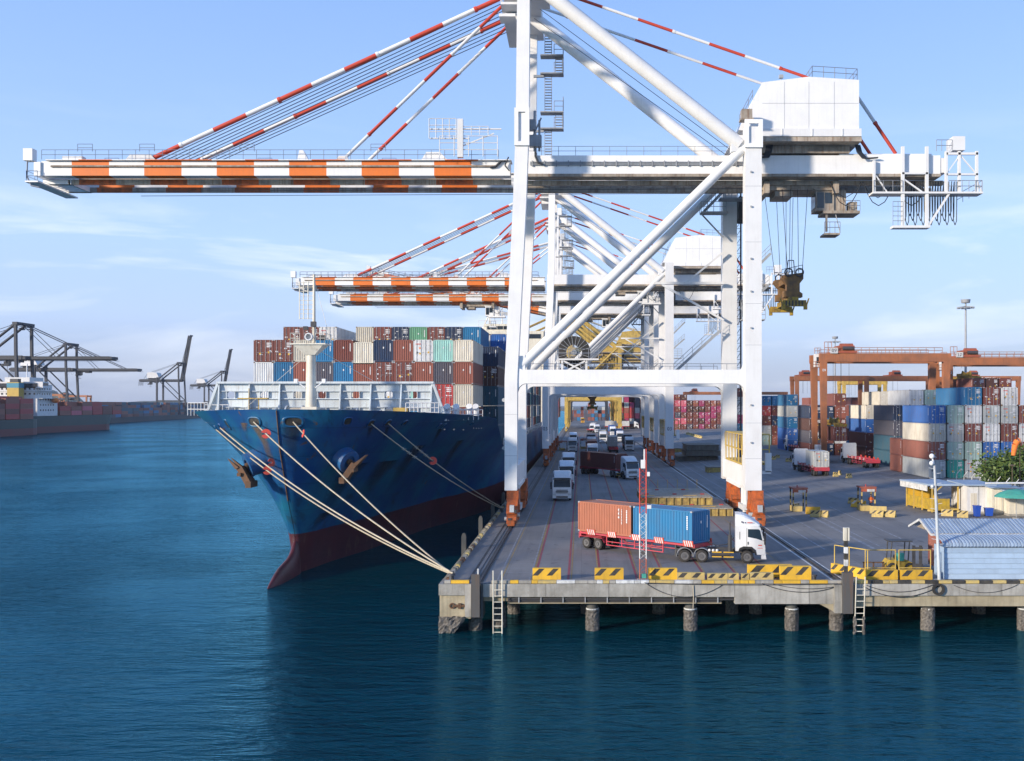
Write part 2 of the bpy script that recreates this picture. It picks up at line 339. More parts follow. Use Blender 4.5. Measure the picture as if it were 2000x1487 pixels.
def asphalt(name, ca, cb_, cstain):
    m = bpy.data.materials.new(name); m.use_nodes = True; N, L = m.node_tree.nodes, m.node_tree.links
    b = N['Principled BSDF']; b.inputs['Roughness'].default_value = .78; b.inputs['Specular IOR Level'].default_value = .35
    t = N.new('ShaderNodeTexCoord')
    def noise(sc, mapv=(1,1,1), det=6):
        mp = N.new('ShaderNodeMapping'); mp.inputs['Scale'].default_value = mapv; L.new(t.outputs['Object'], mp.inputs[0])
        n = N.new('ShaderNodeTexNoise'); n.inputs['Scale'].default_value = sc; n.inputs['Detail'].default_value = det; n.inputs['Roughness'].default_value = .6; L.new(mp.outputs[0], n.inputs['Vector']); return n
    def ramp(n, a, c):
        r = N.new('ShaderNodeValToRGB'); r.color_ramp.elements[0].position = a; r.color_ramp.elements[1].position = c; L.new(n.outputs['Fac'], r.inputs[0]); return r
    big = ramp(noise(.09), .35, .68)
    m1 = N.new('ShaderNodeMixRGB'); m1.inputs[1].default_value = (*ca, 1); m1.inputs[2].default_value = (*cb_, 1); L.new(big.outputs[0], m1.inputs[0])
    tyre = ramp(noise(.9, (1.0, .06, 1)), .50, .72)            # long tyre tracks along the quay
    f = N.new('ShaderNodeMath'); f.operation = 'MULTIPLY'; f.inputs[1].default_value = .48; L.new(tyre.outputs[0], f.inputs[0])
    m2 = N.new('ShaderNodeMixRGB'); m2.inputs[2].default_value = (*cstain, 1); L.new(f.outputs[0], m2.inputs[0]); L.new(m1.outputs[0], m2.inputs[1])
    spot = ramp(noise(.8), .60, .74)
    f2 = N.new('ShaderNodeMath'); f2.operation = 'MULTIPLY'; f2.inputs[1].default_value = .85; L.new(spot.outputs[0], f2.inputs[0])
    m3 = N.new('ShaderNodeMixRGB'); m3.inputs[2].default_value = (*[c*.7 for c in cstain], 1); L.new(f2.outputs[0], m3.inputs[0]); L.new(m2.outputs[0], m3.inputs[1])
    bk = N.new('ShaderNodeTexBrick'); bk.inputs['Scale'].default_value = 1.0; bk.inputs['Mortar Size'].default_value = .012; bk.inputs['Brick Width'].default_value = 5.5; bk.inputs['Row Height'].default_value = 6.0; bk.offset = 0.0
    bk.inputs['Color1'].default_value = (.82,.82,.82,1); bk.inputs['Color2'].default_value = (1,1,1,1); bk.inputs['Mortar'].default_value = (.45,.45,.45,1); L.new(t.outputs['Object'], bk.inputs['Vector'])
    m4 = N.new('ShaderNodeMixRGB'); m4.blend_type = 'MULTIPLY'; m4.inputs[0].default_value = .7; L.new(m3.outputs[0], m4.inputs[1]); L.new(bk.outputs['Color'], m4.inputs[2])
    L.new(m4.outputs[0], b.inputs['Base Color'])
    g = noise(14, det=3); bp = N.new('ShaderNodeBump'); bp.inputs['Strength'].default_value = .25; bp.inputs['Distance'].default_value = .02
    L.new(g.outputs['Fac'], bp.inputs['Height']); L.new(bp.outputs[0], b.inputs['Normal']); M[name] = m
asphalt('asphalt', (.168,.164,.166), (.240,.228,.216), (.080,.079,.081))

MB().quad((-9000,-300,WZ),(9000,-300,WZ),(9000,16000,WZ),(-9000,16000,WZ)).build('water', M['water'], kind='structure')
seabed = MB().quad((-9000,-300,-14),(9000,-300,-14),(9000,16000,-14),(-9000,16000,-14)).build('seabed', M['far_land'], kind='structure')
# paving: one sheet over apron and yard
QX0, QD0 = -9.7, 68.15
xs = [QX0, -6, 0, 6, 12, 18, 20, 24, 28, 33, 40, 48, 54, 70, 120, 260, 700]
ds = [QD0, 72, 76, 82, 90, 98, 106, 114, 121, 140, 170, 220, 300, 450, 800, 1600]
mb = MB(); mb.add([(x, d, gz(x, d)) for d in ds for x in xs], [(j*len(xs)+i, j*len(xs)+i+1, (j+1)*len(xs)+i+1, (j+1)*len(xs)+i) for j in range(len(ds)-1) for i in range(len(xs)-1)])
mb.box(QX0, 700, QD0+.35, 1600, -.62, -.06)  # deck slab below the sheet, put in to block light under the quay
quay = mb.build('quay', M['asphalt'], kind='structure')

# front edge: face beams, lower beams, kerbs
def qpart(name, mb, mat): return mb.build(name, M[mat] if isinstance(mat, str) else mat, quay)
x = -6.9; k = 0
while x < 60:
    w = 4.4 if x < 10 else 5.2
    x1 = min(x + w, 17.9) if x < 17.9 else x + w
    bot = -.93 if x < 9.9 else (-1.42 if x < 17.9 else -.84)
    qpart('edge_beam', MB().box(x+.012, x1-.012, 68.0 + random.uniform(-.012,.012), 68.5, bot, -.03), 'concrete')
    x = x1 if abs(x1-17.9) > .01 else 19.0
qpart('lower_beam', MB().box(-6.9, 9.9, 68.42, 69.0, -1.30, -.90), 'concrete_tan')
qpart('lower_beam', MB().box(19.0, 60, 68.20, 69.0, -1.62, -.83), 'concrete_tan')
qpart('pipe_rack', MB().tube((-5.2,68.30,-1.12), (13.5,68.30,-1.16), .085, 8).tube((-5.2,68.32,-1.27), (9.8,68.32,-1.29), .06, 8), 'dark_steel')
qpart('pipe_ledge', MB().box(-5.2, 9.8, 68.12, 68.42, -1.42, -1.36), 'concrete_tan')
for i in range(10):
    x = -4.4 + 1.55*i; qpart('pipe_bracket', MB().box(x-.035, x+.035, 68.16, 68.42, -1.36, -.86), 'grey_steel')
kerb_cols = []
x = -9.6
while x < 40:
    w = random.choice((.45, .6, .9, 1.3)) if x < 22 else .95
    nm = random.choice(('paint_yellow', 'paint_yellow', 'paint_yellow_worn', 'concrete')) if x < -2 or x > 8 else random.choice(('paint_white', 'paint_white', 'concrete', 'paint_yellow_worn'))
    if x > 18.9: nm = ('paint_yellow_worn', 'paint_black')[int(x/.95) % 2]
    if not (-8.3 < x < -6.9 or 17.6 < x < 18.8):
        qpart('kerb_block', MB().box(x, x+w-.03, 68.06, 68.36, 0.0, .21), nm)
    x += w
# ship-side kerb: rough yellow and dark stones
d = 69.2; k = 0
while d < 150:
    s = random.uniform(.8, 1.15); h = random.uniform(.16, .26)
    mbk = MB(); j = [random.uniform(-.04, .04) for _ in range(8)]
    mbk.hexa([(QX0-.02+j[0], d, 0), (QX0+.34+j[1], d, 0), (QX0+.34, d+s*.75, 0), (QX0-.02, d+s*.75, 0)],
             [(QX0+.04+j[2], d+.06, h+j[6]), (QX0+.27+j[3], d+.06, h), (QX0+.27, d+s*.7, h+j[7]), (QX0+.04, d+s*.7, h)])
    qpart('kerb_stone', mbk, ('concrete_tan', 'concrete', 'rusty', 'paint_yellow_worn', 'hatch_dark')[random.choice((0,0,1,2,3,4))]); d += s
qpart('side_wall', MB().box(QX0-.25, QX0+.5, 70.3, 600, -1.5, -.02), 'concrete_tan')
# corner block with its hollow and shellfish crust
qpart('corner_cap', MB().box(-9.98, -8.15, 67.9, 70.2, -.80, -.02), 'concrete')
qpart('corner_block', MB().prism([(-9.93,-.80), (-7.75,-.80), (-7.75,-2.45), (-8.15,-2.45), (-9.2,-3.3), (-9.93,-3.5)], 68.05, 70.1), 'concrete_tan')
qpart('corner_post', MB().box(-8.14, -7.72, 67.86, 68.6, -2.3, -.02), 'concrete')
qpart('corner_post', MB().box(-7.05, -6.9, 67.9, 69.6, -2.4, -.03), 'pile_grey')
hol = MB().ring((-9.05, 68.0, -1.55), (0,1,0), .2, .12, .1, 16).tube((-9.0,68.0,-1.56), (-8.15,68.0,-1.56), .10, 8).box(-8.62,-8.42,67.9,68.1,-1.75,-1.37)
qpart('mooring_hook', hol, 'rusty')
def crust(mb, cx, cy, r, z0, z1, n=16, m=9, amp=.10):
    vs = []
    for j in range(m+1):
        for i in range(n):
            t = 2*math.pi*i/n; rr = r + random.uniform(-amp*.3, amp) * (1 if 0 < j < m else .2)
            vs.append((cx+rr*math.cos(t), cy+rr*math.sin(t), lerp(z0, z1, j/m)+random.uniform(-.05,.05)))
    mb.add(vs, [(j*n+i, j*n+(i+1)%n, (j+1)*n+(i+1)%n, (j+1)*n+i) for j in range(m) for i in range(n)]); return mb
cm = MB(); vs = []
for j in range(9):
    for i in range(11):
        x = lerp(-9.98, lerp(-9.0, -8.0, j/8), i/10); z = lerp(-3.62, -2.28, j/8)
        vs.append((x+random.uniform(-.04,.04), 67.98-random.uniform(.0,.22)*(1 if 0<i<10 else .3), z+random.uniform(-.06,.06)))
cm.add(vs, [(j*11+i, j*11+i+1, (j+1)*11+i+1, (j+1)*11+i) for j in range(8) for i in range(10)])
qpart('shell_crust', cm, 'barnacle')
# piles: the rows one can see under the beam
pile_me = MB().tube((0,0,-9), (0,0,-.6), .40, 16).mesh('pile', M['pile_grey'])
col_me = [crust(MB(), 0, 0, .455, -4.2, -1.95, n=26, m=22, amp=.06).mesh('shell_collar', M['barnacle']) for _ in range(3)]
rim_me = MB().ring((0,0,-1.93), (0,0,1), .47, .38, .09, 14).mesh('pile_band', M['paint_white'])
front = [(-7.55, 69.1), (-5.9, 69.9), (.77, 69.0), (7.72, 69.0), (14.9, 69.0), (18.05, 69.0), (24.55, 69.0), (31.4, 69.0), (38.3, 69.0)]
back = [(x0 + dx, d) for d, dx in ((74.5, 0.), (81.5, 1.6), (90., .5)) for x0 in (-5.2, .4, 5.9, 11.5, 13.3, 19.9, 23.4, 30.4, 37.)]
for i, (x, d) in enumerate(front + back):
    p = inst('pile', pile_me, quay, (x, d, 0), (0, 0, random.uniform(0, 6)))
    inst('shell_collar', col_me[i % 3], p, (0, 0, random.uniform(-.1, .12)))
    if 2 <= i < 9: inst('pile_band', rim_me, p)
# end stops of the crane rails: steel plates standing proud of the edge
qpart('end_stop', MB().box(-7.66, -7.08, 67.5, 67.86, -2.25, .72), 'end_stop_grey')
qpart('end_stop', MB().box(18.15, 18.85, 67.5, 67.95, -2.0, .85), 'end_stop_grey')
qpart('stop_column', MB().box(17.62, 18.13, 67.7, 68.9, -2.0, -.05), 'concrete')
qpart('stop_column', MB().box(18.87, 19.02, 67.7, 68.9, -1.7, -.05), 'pile_grey')
qpart('knee_brace', MB().prism([(16.6,-1.42), (17.62,-1.42), (17.62,-1.95)], 68.1, 68.5), 'concrete_tan')
# fender boards standing up along the ship side
for (px, py, hh) in ((914, 1072, 1.35), (935, 1032, 1.25), (951, 1003, 1.2), (966, 978, 1.1)):
    g = gd(px, py); y = g.y
    mbf = MB().prism([(QX0-.75, -1.8), (QX0-.35, -1.8), (QX0-.35, hh-.3), (QX0-.42, hh-.08), (QX0-.55, hh), (QX0-.68, hh-.08), (QX0-.75, hh-.3)], y, y+.35)
    qpart('fender_board', mbf, 'pile_grey')
# rails in their slots
def strip(name, x0, x1, d0, d1, z, mat): return qpart(name, MB().quad((x0,d0,gz(x0,d0)+z), (x1,d0,gz(x1,d0)+z), (x1,d1,gz(x1,d1)+z), (x0,d1,gz(x0,d1)+z)), mat)
strip('rail_slot', -8.12, -7.92, 68.4, 620, .004, 'paint_black'); strip('rail_slot', -7.42, -6.95, 68.4, 620, .004, 'paint_black')
qpart('crane_rail', MB().box(-7.24, -7.12, 68.5, 620, .002, .09), 'dark_steel'); qpart('crane_rail', MB().box(-7.66, -7.60, 68.5, 620, .002, .03), 'dark_steel')
strip('rail_slot', 17.98, 18.62, 68.4, 620, .004, 'paint_black')
qpart('crane_rail', MB().box(18.22, 18.34, 68.5, 620, .002, .09), 'dark_steel')
strip('rail_edging', 17.80, 17.96, 68.4, 260, .005, 'paint_white'); strip('rail_edging', 18.64, 18.74, 68.4, 260, .005, 'paint_white')
# lane lines, worn paint
def worn(name, col, amt):
    m = paint(name, col, rough=.8, dirt=amt, scale=1.6, grime=(.12,.115,.115)); return m
worn('line_white', (.30,.31,.33), .85); worn('line_red', (.30,.045,.06), .55); worn('line_yellow', (.36,.24,.07), .75)
for x, w, m in ((-6.0,.10,'line_white'), (-5.75,.09,'line_yellow'), (-3.72,.12,'line_white'), (-3.55,.14,'line_yellow'), (-3.38,.16,'line_red'),
                (-.95,.17,'line_red'), (-.74,.10,'line_yellow'), (1.22,.10,'line_yellow'), (1.36,.16,'line_red'), (3.98,.16,'line_red'), (4.14,.09,'line_yellow'),
                (6.0,.14,'line_red'), (6.16,.09,'line_yellow'), (9.0,.16,'line_red'), (9.17,.09,'line_yellow'), (11.4,.15,'line_red'), (11.57,.09,'line_yellow'), (14.0,.13,'line_red'), (15.6,.08,'line_yellow')):
    strip('lane_line', x-w/2, x+w/2, 69.4, 420, .006, m)
for d in (72.4, 74.4, 76.6, 79.0): strip('bay_line', -5.6, -3.85, d, d+.09, .007, 'line_white')
def strip2(x0, x1, d0, d1, m):
    n = max(1, int((d1-d0)/15)); mb = MB()
    for i in range(n):
        a = lerp(d0, d1, i/n); b = lerp(d0, d1, (i+1)/n)
        mb.quad((x0,a,gz(x0,a)+.012), (x1,a,gz(x1,a)+.012), (x1,b,gz(x1,b)+.012), (x0,b,gz(x0,b)+.012))
    qpart('lane_line', mb, m)
for x, w in ((21.0,.18), (23.1,.2), (25.3,.34), (26.2,.18), (29.5,.14), (46.4,.2), (47.4,.2), (49.6,.26), (50.6,.2)): strip2(x-w/2, x+w/2, 84 if x < 40 else 120, 330, 'line_white')
for py in (938, 956, 972, 1016):
    a = gd(1496, py); b = gd(1590 if py > 940 else 1720, py - 2); mbq = MB()
    for i in range(6):
        p = a.lerp(b, i/6); q = a.lerp(b, (i+1)/6); mbq.quad(*[(v.x, v.y+o, gz(v.x, v.y+o)+.016) for v, o in ((p,0),(q,0),(q,.22),(p,.22))])
    qpart('bay_line', mbq, 'line_white')
# far side of the basin
far_quay = MB(); pts_ = [(-322,430), (-324,560), (-392,745), (-446,1080), (-498,1350), (-900,2600), (-2500,2600), (-2500,430)]
far_quay.add([(x,y,-9) for x,y in pts_]+[(x,y,1.4) for x,y in pts_], [tuple(range(8,16))]+[(i,(i+1)%8,8+(i+1)%8,8+i) for i in range(8)])
far_quay = far_quay.build('far_quay', M['far_land'], kind='structure')
MB().box(-4000, 5000, 2600, 9000, -9, 1.0).build('far_shore', M['far_land'], kind='structure')
for (cx, cy, w, hgt, sd_) in ((-1800, 3300, 135, 62, 3), (-1960, 3350, 150, 68, 5), (-1600, 3700, 420, 26, 8), (-2500, 3600, 600, 90, 1)):
    random.seed(sd_); vs = []; n, m = 26, 8
    for j in range(m+1):
        for i in range(n+1):
            u = i/n*2-1; v = j/m*2-1
            hh = hgt*max(0, 1-abs(u)**2.0)*max(0, 1-v*v)*(1+.14*math.sin(u*9+sd_)+.08*math.sin(u*23))
            vs.append((cx+u*w, cy+v*w*.5, hh))
    MB().add(vs, [(j*(n+1)+i, j*(n+1)+i+1, (j+1)*(n+1)+i+1, (j+1)*(n+1)+i) for j in range(m) for i in range(n)], True).build('hill', M['hill_green'], kind='structure')
random.seed(21)
# ------------------------------------------------------------------ ship-to-shore crane
def crane(D0, label, group, pal, boom=0.0, detail=2, mx=1, xo=0.0, trolley=23.2, number=None, scale=1.0, cabx=None, gz0=0.0, house_mat=None):
    """x: across the quay (sea side at -7.4, land side at 17.9), y: along the quay from the near legs (0) to the far legs (17.7)"""
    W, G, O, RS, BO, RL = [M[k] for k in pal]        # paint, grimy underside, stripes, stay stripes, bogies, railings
    root = thing('quay_crane', (xo + mx*5.3*scale, D0 + 8.8*scale, gz0), label, 'crane', group)
    def fin(name, mb, mats, parent=root):
        mb.v = [(xo + mx*x*scale, D0 + y*scale, gz0 + z*scale) for x, y, z in mb.v]; return mb.build(name, mats, parent)
    hx, hz = -7.7, 37.6
    def rb(x, y, z):                                  # boom swing about its hinge
        a = R(boom); dx, dz = x-hx, z-hz
        return (hx + dx*math.cos(a) + dz*math.sin(a), y, hz - dx*math.sin(a) + dz*math.cos(a)) if boom else (x, y, z)
    def finb(name, mb, mats, parent=root):
        mb.v = [rb(*v) for v in mb.v]; return fin(name, mb, mats, parent)
    d2 = detail >= 2; d1 = detail >= 1
    # legs
    for y0 in (0.0, 16.1):
        y1 = y0 + 1.6; mb = MB()
        prof = [(-8.0,-6.72,3.6), (-8.0,-6.68,15.2), (-7.12,-5.75,34.0), (-6.85,-5.5,41.5), (-6.68,-5.38,57.0)]
        for (a0,b0,z0), (a1,b1,z1) in zip(prof, prof[1:]):
            mb.hexa([(a0,y0,z0),(b0,y0,z0),(b0,y1,z0),(a0,y1,z0)], [(a1,y0,z1),(b1,y0,z1),(b1,y1,z1),(a1,y1,z1)])
        leg = fin('leg', mb, W)
        mb = MB().box(17.0, 18.7, y0, y1, 3.6, 41.4); leg2 = fin('leg', mb, W)
        if d2:
            s = -1 if y0 == 0 else 1; yo = y0 if y0 == 0 else y1
            # raised collars with a sunk panel at girder height
            for (a, b, z0, z1, L) in ((-6.98, -5.42, 39.4, 43.3, leg), (16.92, 18.78, 39.2, 42.1, leg2)):
                cbx = MB(); ya, yb = sorted((yo + s*.22, yo - s*.02)); ww = .42
                cbx.box(a, a+ww, ya, yb, z0, z1).box(b-ww, b, ya, yb, z0, z1).box(a+ww, b-ww, ya, yb, z0, z0+ww).box(a+ww, b-ww, ya, yb, z1-ww, z1)
                fin('collar', cbx, W, L)
            lug = MB()
            for z in (8.5, 12.4, 20.4, 24.2, 27.6, 33.0, 36.6):
                lug.box(17.5, 17.66, yo+s*.12-.06, yo+s*.12+.06, z, z+.16)
            for z in (8.0, 13.0, 22.0, 30.5, 36.0): lug.disc((-8.12+(z-15)*.045*(z>15), yo+.5, z), (0,1,0), .2, .12, 10)
            sm = MB()
            for z in (6.9, 10.6, 18.7, 23.0, 29.4, 35.2): sm.box(16.99, 18.71, yo+s*.004-.003, yo+s*.004+.003, z, z+.025)
            for z in (7.2, 11.5): sm.box(-8.005, -6.68, yo+s*.004-.003, yo+s*.004+.003, z, z+.025)
            tag(fin('weld_seam', sm, M['rail_grey'], leg2), kind='stuff')
            tag(fin('lug', lug, M['grey_steel'], leg2), kind='stuff')
    for z0 in (0,):
        for y0, y1 in ((.12, 1.48), (16.22, 17.58)):
            mb = MB().box(-6.72, 17.02, y0, y1, 14.72, 16.15)
            for sx, x in ((1, -6.70), (-1, 17.01)):          # rounded haunches below and above
                mb.prism([(x, 14.74), (x + sx*.95, 14.74), (x + sx*.5, 14.6), (x + sx*.2, 14.32), (x + sx*.05, 13.9), (x, 13.7)], y0+.01, y1-.01)
                mb.prism([(x, 16.13), (x + sx*.6, 16.13), (x + sx*.22, 16.3), (x + sx*.06, 16.65), (x, 16.85)], y0+.01, y1-.01)
            fin('portal_beam', mb, W)
        for x0, x1 in ((-7.9, -6.78), (17.12, 18.58)):
            mb = MB().box(x0, x1, 1.5, 16.2, 3.9, 6.05)
            if d2: mb.box(x0-.12, x1+.12, 4.0, 13.5, 3.55, 3.9)
            fin('sill_beam', mb, W)
    # braces
    for y in (.8, 16.9):
        fin('diagonal_brace', MB().tube((-6.6,y,16.3), (17.3,y,39.7), .50, 16).box(-7.1,-5.9,y-.45,y+.45,15.9,17.6), W)
    for y in (.85, 11.2):
        fin('back_brace', MB().tube((-5.6,y,57.2), (16.6,y,39.7), .74, 16).box(15.6,17.1,y-.5,y+.5,38.9,40.6), W)
    # girders with their dirty undersides
    for y0 in (4.5, 10.5):
        y1 = y0 + 1.4
        g = fin('girder', MB().box(hx+.5, 38.9, y0, y1, 37.55, 39.55).box(28, 38.0, y0+.1, y1-.1, 39.55, 39.75), W)
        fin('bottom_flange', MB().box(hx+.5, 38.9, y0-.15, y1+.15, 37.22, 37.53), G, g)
        inner = y1 + .45 if y0 < 6 else y0 - .45
        fin('trolley_rail', MB().box(hx+.5, 39.8, inner-.28, inner+.28, 36.7, 37.18), G, g)
        if d2:
            mb = MB()
            for k, z in enumerate((38.5, 38.65, 38.8)): mb.tube((-5.6,y0-.12,z), (17.5,y0-.12,z), .06, 6)
            for i in range(18): mb.box(-5.4+1.3*i, -5.28+1.3*i, y0-.2, y0, 38.35, 38.95)
            fin('cable_tray', mb, M['grey_steel'], g)
            fin('handrail', MB().rail((hx+1.5,y0+.1,39.56), (16.0,y0+.1,39.56), 1.0, 12, .025), RL, g)
    for a_, b_ in ((38.92, 39.6), (19.4, 20.2), (-5.2, -4.3)): fin('cross_tie', MB().box(a_, b_, 4.6 if a_ > 30 else 5.9, 11.8 if a_ > 30 else 10.5, 37.7, 39.3), W)
    # boom with orange bands
    for y0 in (4.5, 10.5):
        y1 = y0 + 1.4; mb = MB(); x = hx - .05; stripes = []
        xs_ = sorted([-58.6, hx-.05] + [v for k in range(7) for v in (-55.3+7.86*k, -51.25+7.86*k) if v < hx-1])
        for a, b in zip(xs_, xs_[1:]):
            mid = (a+b)/2; on = any(-55.3+7.86*k-.01 <= mid <= -51.25+7.86*k for k in range(7))
            mb.mat(1 if on else 0); mb.box(a, b, y0, y1, 37.36, 38.92)
        bm = finb('boom_girder', mb, [W, O])
        mbw = MB()
        for k in range(14):
            a = -58 + 3.6*k; mbw.mat(1 if ((a+55.3) % 7.86) < 4.05 else 0); mbw.box(a, a+3.6, y0-.35, y1+.2, 38.95, 39.03)
        finb('walkway', mbw, [W, O], bm)
        mbl = MB()
        for a, b in zip(xs_, xs_[1:]):
            mid = (a+b)/2; on = any(-55.3+7.86*k-.01 <= mid <= -51.25+7.86*k for k in range(7))
            mbl.mat(1 if on else 0); mbl.box(a, b, (y1 + .15) if y0 < 6 else (y0-.5), (y1+.5) if y0 < 6 else (y0-.15), 36.75, 37.3)
        finb('trolley_rail', mbl, [G, BO], bm)
        if d1:
            finb('side_pipe', MB().tube((-57.5,y0-.1,38.35), (-9.2,y0-.1,38.35), .12, 6), G, bm)
            mb = MB().rail((-58.4,y0-.3,39.03), (-9,y0-.3,39.03), 1.05, 34, .028 if d2 else .05)
            if d2:
                for xx in (-54.5, -47.8, -37, -22.8): mb.rail((xx,y0-.3,39.9), (xx+1.6,y0-.3,39.9), .8, 1, .03)
            finb('handrail', mb, RL, bm)
            for pr_ in ([(-49.9,38.9), (-49.1,39.75), (-46.9,39.75), (-46.1,38.9)], [(-26.9,38.9), (-26.4,39.6), (-25.6,39.6), (-25.2,38.9)], [(-17.6,38.9), (-16.9,40.0), (-15.4,40.0), (-14.4,38.9)], [(-31,38.9), (-30.7,40.2), (-30.3,40.2), (-29.6,38.9)]): finb('bracket', MB().prism(pr_, y0+.3, y1-.3), W, bm)
    tip = MB().box(-59.3, -58.6, 4.3, 12.1, 37.3, 38.8).box(-60.1, -58.7, 4.0, 12.4, 36.55, 36.7)
    for i in range(7): tip.box(-59.2+.0*i, -56.2, 5.9+i*.75, 6.0+i*.75, 36.75, 37.2)
    tip.box(-56.4, -56.1, 5.9, 10.5, 36.75, 37.3)
    finb('boom_tip', tip, W)
    if d1:
        mb = MB().rail((-60,4.1,36.7), (-60,12.3,36.7), 1.1, 5, .03).rail((-60,4.1,36.7), (-58.8,4.1,36.7), 1.1, 1, .03)
        mb.path([(-59.9,4.2,39.6), (-60,4.2,37.2), (-59.5,4.2,36.2), (-58.6,4.2,36.0)], .09, 6)
        finb('tip_rail', mb, RL); finb('tip_lamp_box', MB().box(-60.3,-59.3,4.0,4.9,38.9,40.2), W); finb('winch_box', MB().box(-56.4,-54.2,4.6,5.4,39.05,39.5), W)
    # stays: tubes in painted lengths
    def stay(p, q, r, period=8.1, first=1, name='forestay'):
        p = Vector(p); q = Vector(q); L = (q-p).length; n = max(1, round(L/(period/2))); mb = MB()
        for i in range(n):
            mb.mat(1 if (i % 2 == 0) == bool(first) else 0)
            a = p.lerp(q, i/n); b = p.lerp(q, (i+1)/n); mb.tube(a, b, r, 8, caps=(i in (0, n-1)))
            if d2 and i % 3 == 1: mb.disc(a, q-p, r*1.25, .3, 8)
        fin(name, mb, [W, RS])
    for y in (5.2, 11.2):
        stay(rb(-47.3,y,39.2), (-8.0,y,57.3), .27); stay(rb(-26.2,y,39.1), (-8.1,y,56.6), .19, first=0)
        stay((-5.5,y,58.6), (25.6,y,47.9), .17, first=0, name='backstay')
        stay((29.8,y,46.6), (34.3,y,39.9), .20, period=7.6, first=0, name='backstay')
    mb = MB()
    for i in range(10 if d2 else 4): mb.tube(rb(-46.4+.3*i, 5.9+.5*i, 39.4), (-8.0, 5.9+.5*i, 57.4-.22*i), .045 if d2 else .05, 4, caps=False)
    for i in range(2): mb.tube((-5.4, 7+i*2.5, 57.0-.6*i), (16.8, 7+i*2.5, 40.6), .035, 4, caps=False)
    if not boom:
        for i in range(2): mb.tube((-50, 7+i*2.4, 36.2), (18, 7+i*2.4, 36.5), .03, 4, caps=False)
    fin('wire_rope', mb, M['cable'])
    top = MB().box(-7.4, -4.6, -.2, 17.9, 57.0, 58.6).box(-8.6, -6.6, 2.2, 14.8, 55.0, 55.25).box(-8.4, -6.7, 3.2, 13.8, 56.0, 56.2).box(-5.4, -3.4, .5, 4.0, 55.2, 57.2).box(-8.3, -6.6, 4.2, 6.2, 54.2, 54.9)
    if d2: top.rail((-8.6,2.2,55.25), (-8.6,14.8,55.25), 1.0, 7, .03).box(-8.7,-7.0,1.4,3.4,53.4,53.7)
    fin('apex_head', top, W)
    # ladders and landings up the sea-side tower
    if d1:
        mb = MB(); lx = -3.9
        for (z0, z1, ox) in ((39.8, 44.6, 0), (44.8, 46.6, 1.25), (46.7, 51.0, 0), (51.2, 53.2, 1.25), (53.3, 56.5, 0)):
            xa = lx + ox; n = int((z1-z0)/.32)
            mb.bar((xa-.4,12.6,z0), (xa-.4,12.6,z1), .07).bar((xa+.4,12.6,z0), (xa+.4,12.6,z1), .07)
            for i in range(n): mb.box(xa-.4, xa+.4, 12.5, 12.75, z0+i*.32, z0+i*.32+.05)
        for z in (44.7, 46.6, 51.1, 53.2, 39.7):
            mb.box(lx-.9, lx+1.8, 11.9, 13.2, z-.14, z); mb.rail((lx+1.75,12,z), (lx+1.75,13.1,z), 1.7, 1, .04).rail((lx+.7,12,z), (lx+1.75,12,z), 1.2, 1, .04)
        for z in (44.6, 51.0): mb.box(-5.6, lx-.5, 12.2, 12.5, z-.35, z-.1)
        fin('ladder_tower', mb, M['grey_steel'])
        if d2:
            mb = MB().cb((-5.3,2.4,42.2), .9, .8, 1.1).tube((-5.0,2.6,39.5), (-5.0,2.6,43.8), .14, 6).tube((-4.5,2.6,39.5), (-4.5,2.6,42.8), .12, 6).tube((-5.6,2.2,40), (-4.3,2.4,43), .1, 6).cb((-4.9,2.4,40.5), 1.3, .8, 1.2)
            fin('hoist_gear', mb, M['grey_steel'])
            mb = MB().path([(-5.0,4.3,41.3), (-5.0,4.25,39.4), (-4.7,4.2,38.7), (-4.2,4.2,38.5)], .12, 8).path([(-8.0,4.35,39.0), (-8.7,4.3,38.9), (-9.3,4.3,38.3), (-9.9,4.35,38.2)], .12, 8).path([(-7.9,4.2,39.3), (-8.3,4.2,38.4), (-7.8,4.2,37.8)], .08, 6)
            tag(fin('hinge_cable', mb, M['cable']), kind='stuff')
            mb = MB().rail((-15.2,3.2,39.1), (-9,3.2,39.1), 2.2, 4, .05, 2).box(-13.3,-12.7,3.0,3.6,39.0,43.1).box(-16.3,-12,3.2,3.4,41.0,41.12).box(-16.3,-8.6,3.2,3.4,42.0,42.12).rail((-16.3,3.0,41.0), (-13.4,3.0,41.0), 2.1, 4, .05, 2).rail((-12.7,3.1,41.4), (-10,3.1,41.4), .9, 3, .04, 2).bar((-12.9,3.3,40.2), (-9.4,3.3,41.6), .12)
            fin('hinge_platform', mb, W)
    # machine house
    mh = MB().prism([(16.7,41.75), (19.25,46.85), (24.2,47.45), (29.55,47.1), (29.55,41.9), (19.2,41.9), (19.2,41.75)], 2.6, 13.6)
    HW = M[house_mat] if house_mat else W; house = fin('machine_house', mh, HW)
    hs = MB().box(19.0, 29.75, 2.4, 13.8, 41.05, 41.88)
    for x in (21.3, 24.5, 27.7): hs.box(x-.05, x+.05, 2.33, 2.4, 41.1, 41.85)
    fin('house_floor', hs, HW, house)
    if d1:
        hp = MB()
        for x in (21.6, 24.2, 26.9): hp.box(x-.012, x+.012, 2.585, 2.6, 41.9, 46.9)
        hp.box(19.25, 29.5, 2.585, 2.6, 44.6, 44.63)
        tag(fin('panel_joint', hp, M['rail_grey'], house), kind='stuff')
    fin('house_underside', MB().box(18.9, 29.8, 2.5, 13.9, 40.55, 41.04).box(19.5, 29, 4.2, 12, 39.75, 40.54), G, house)
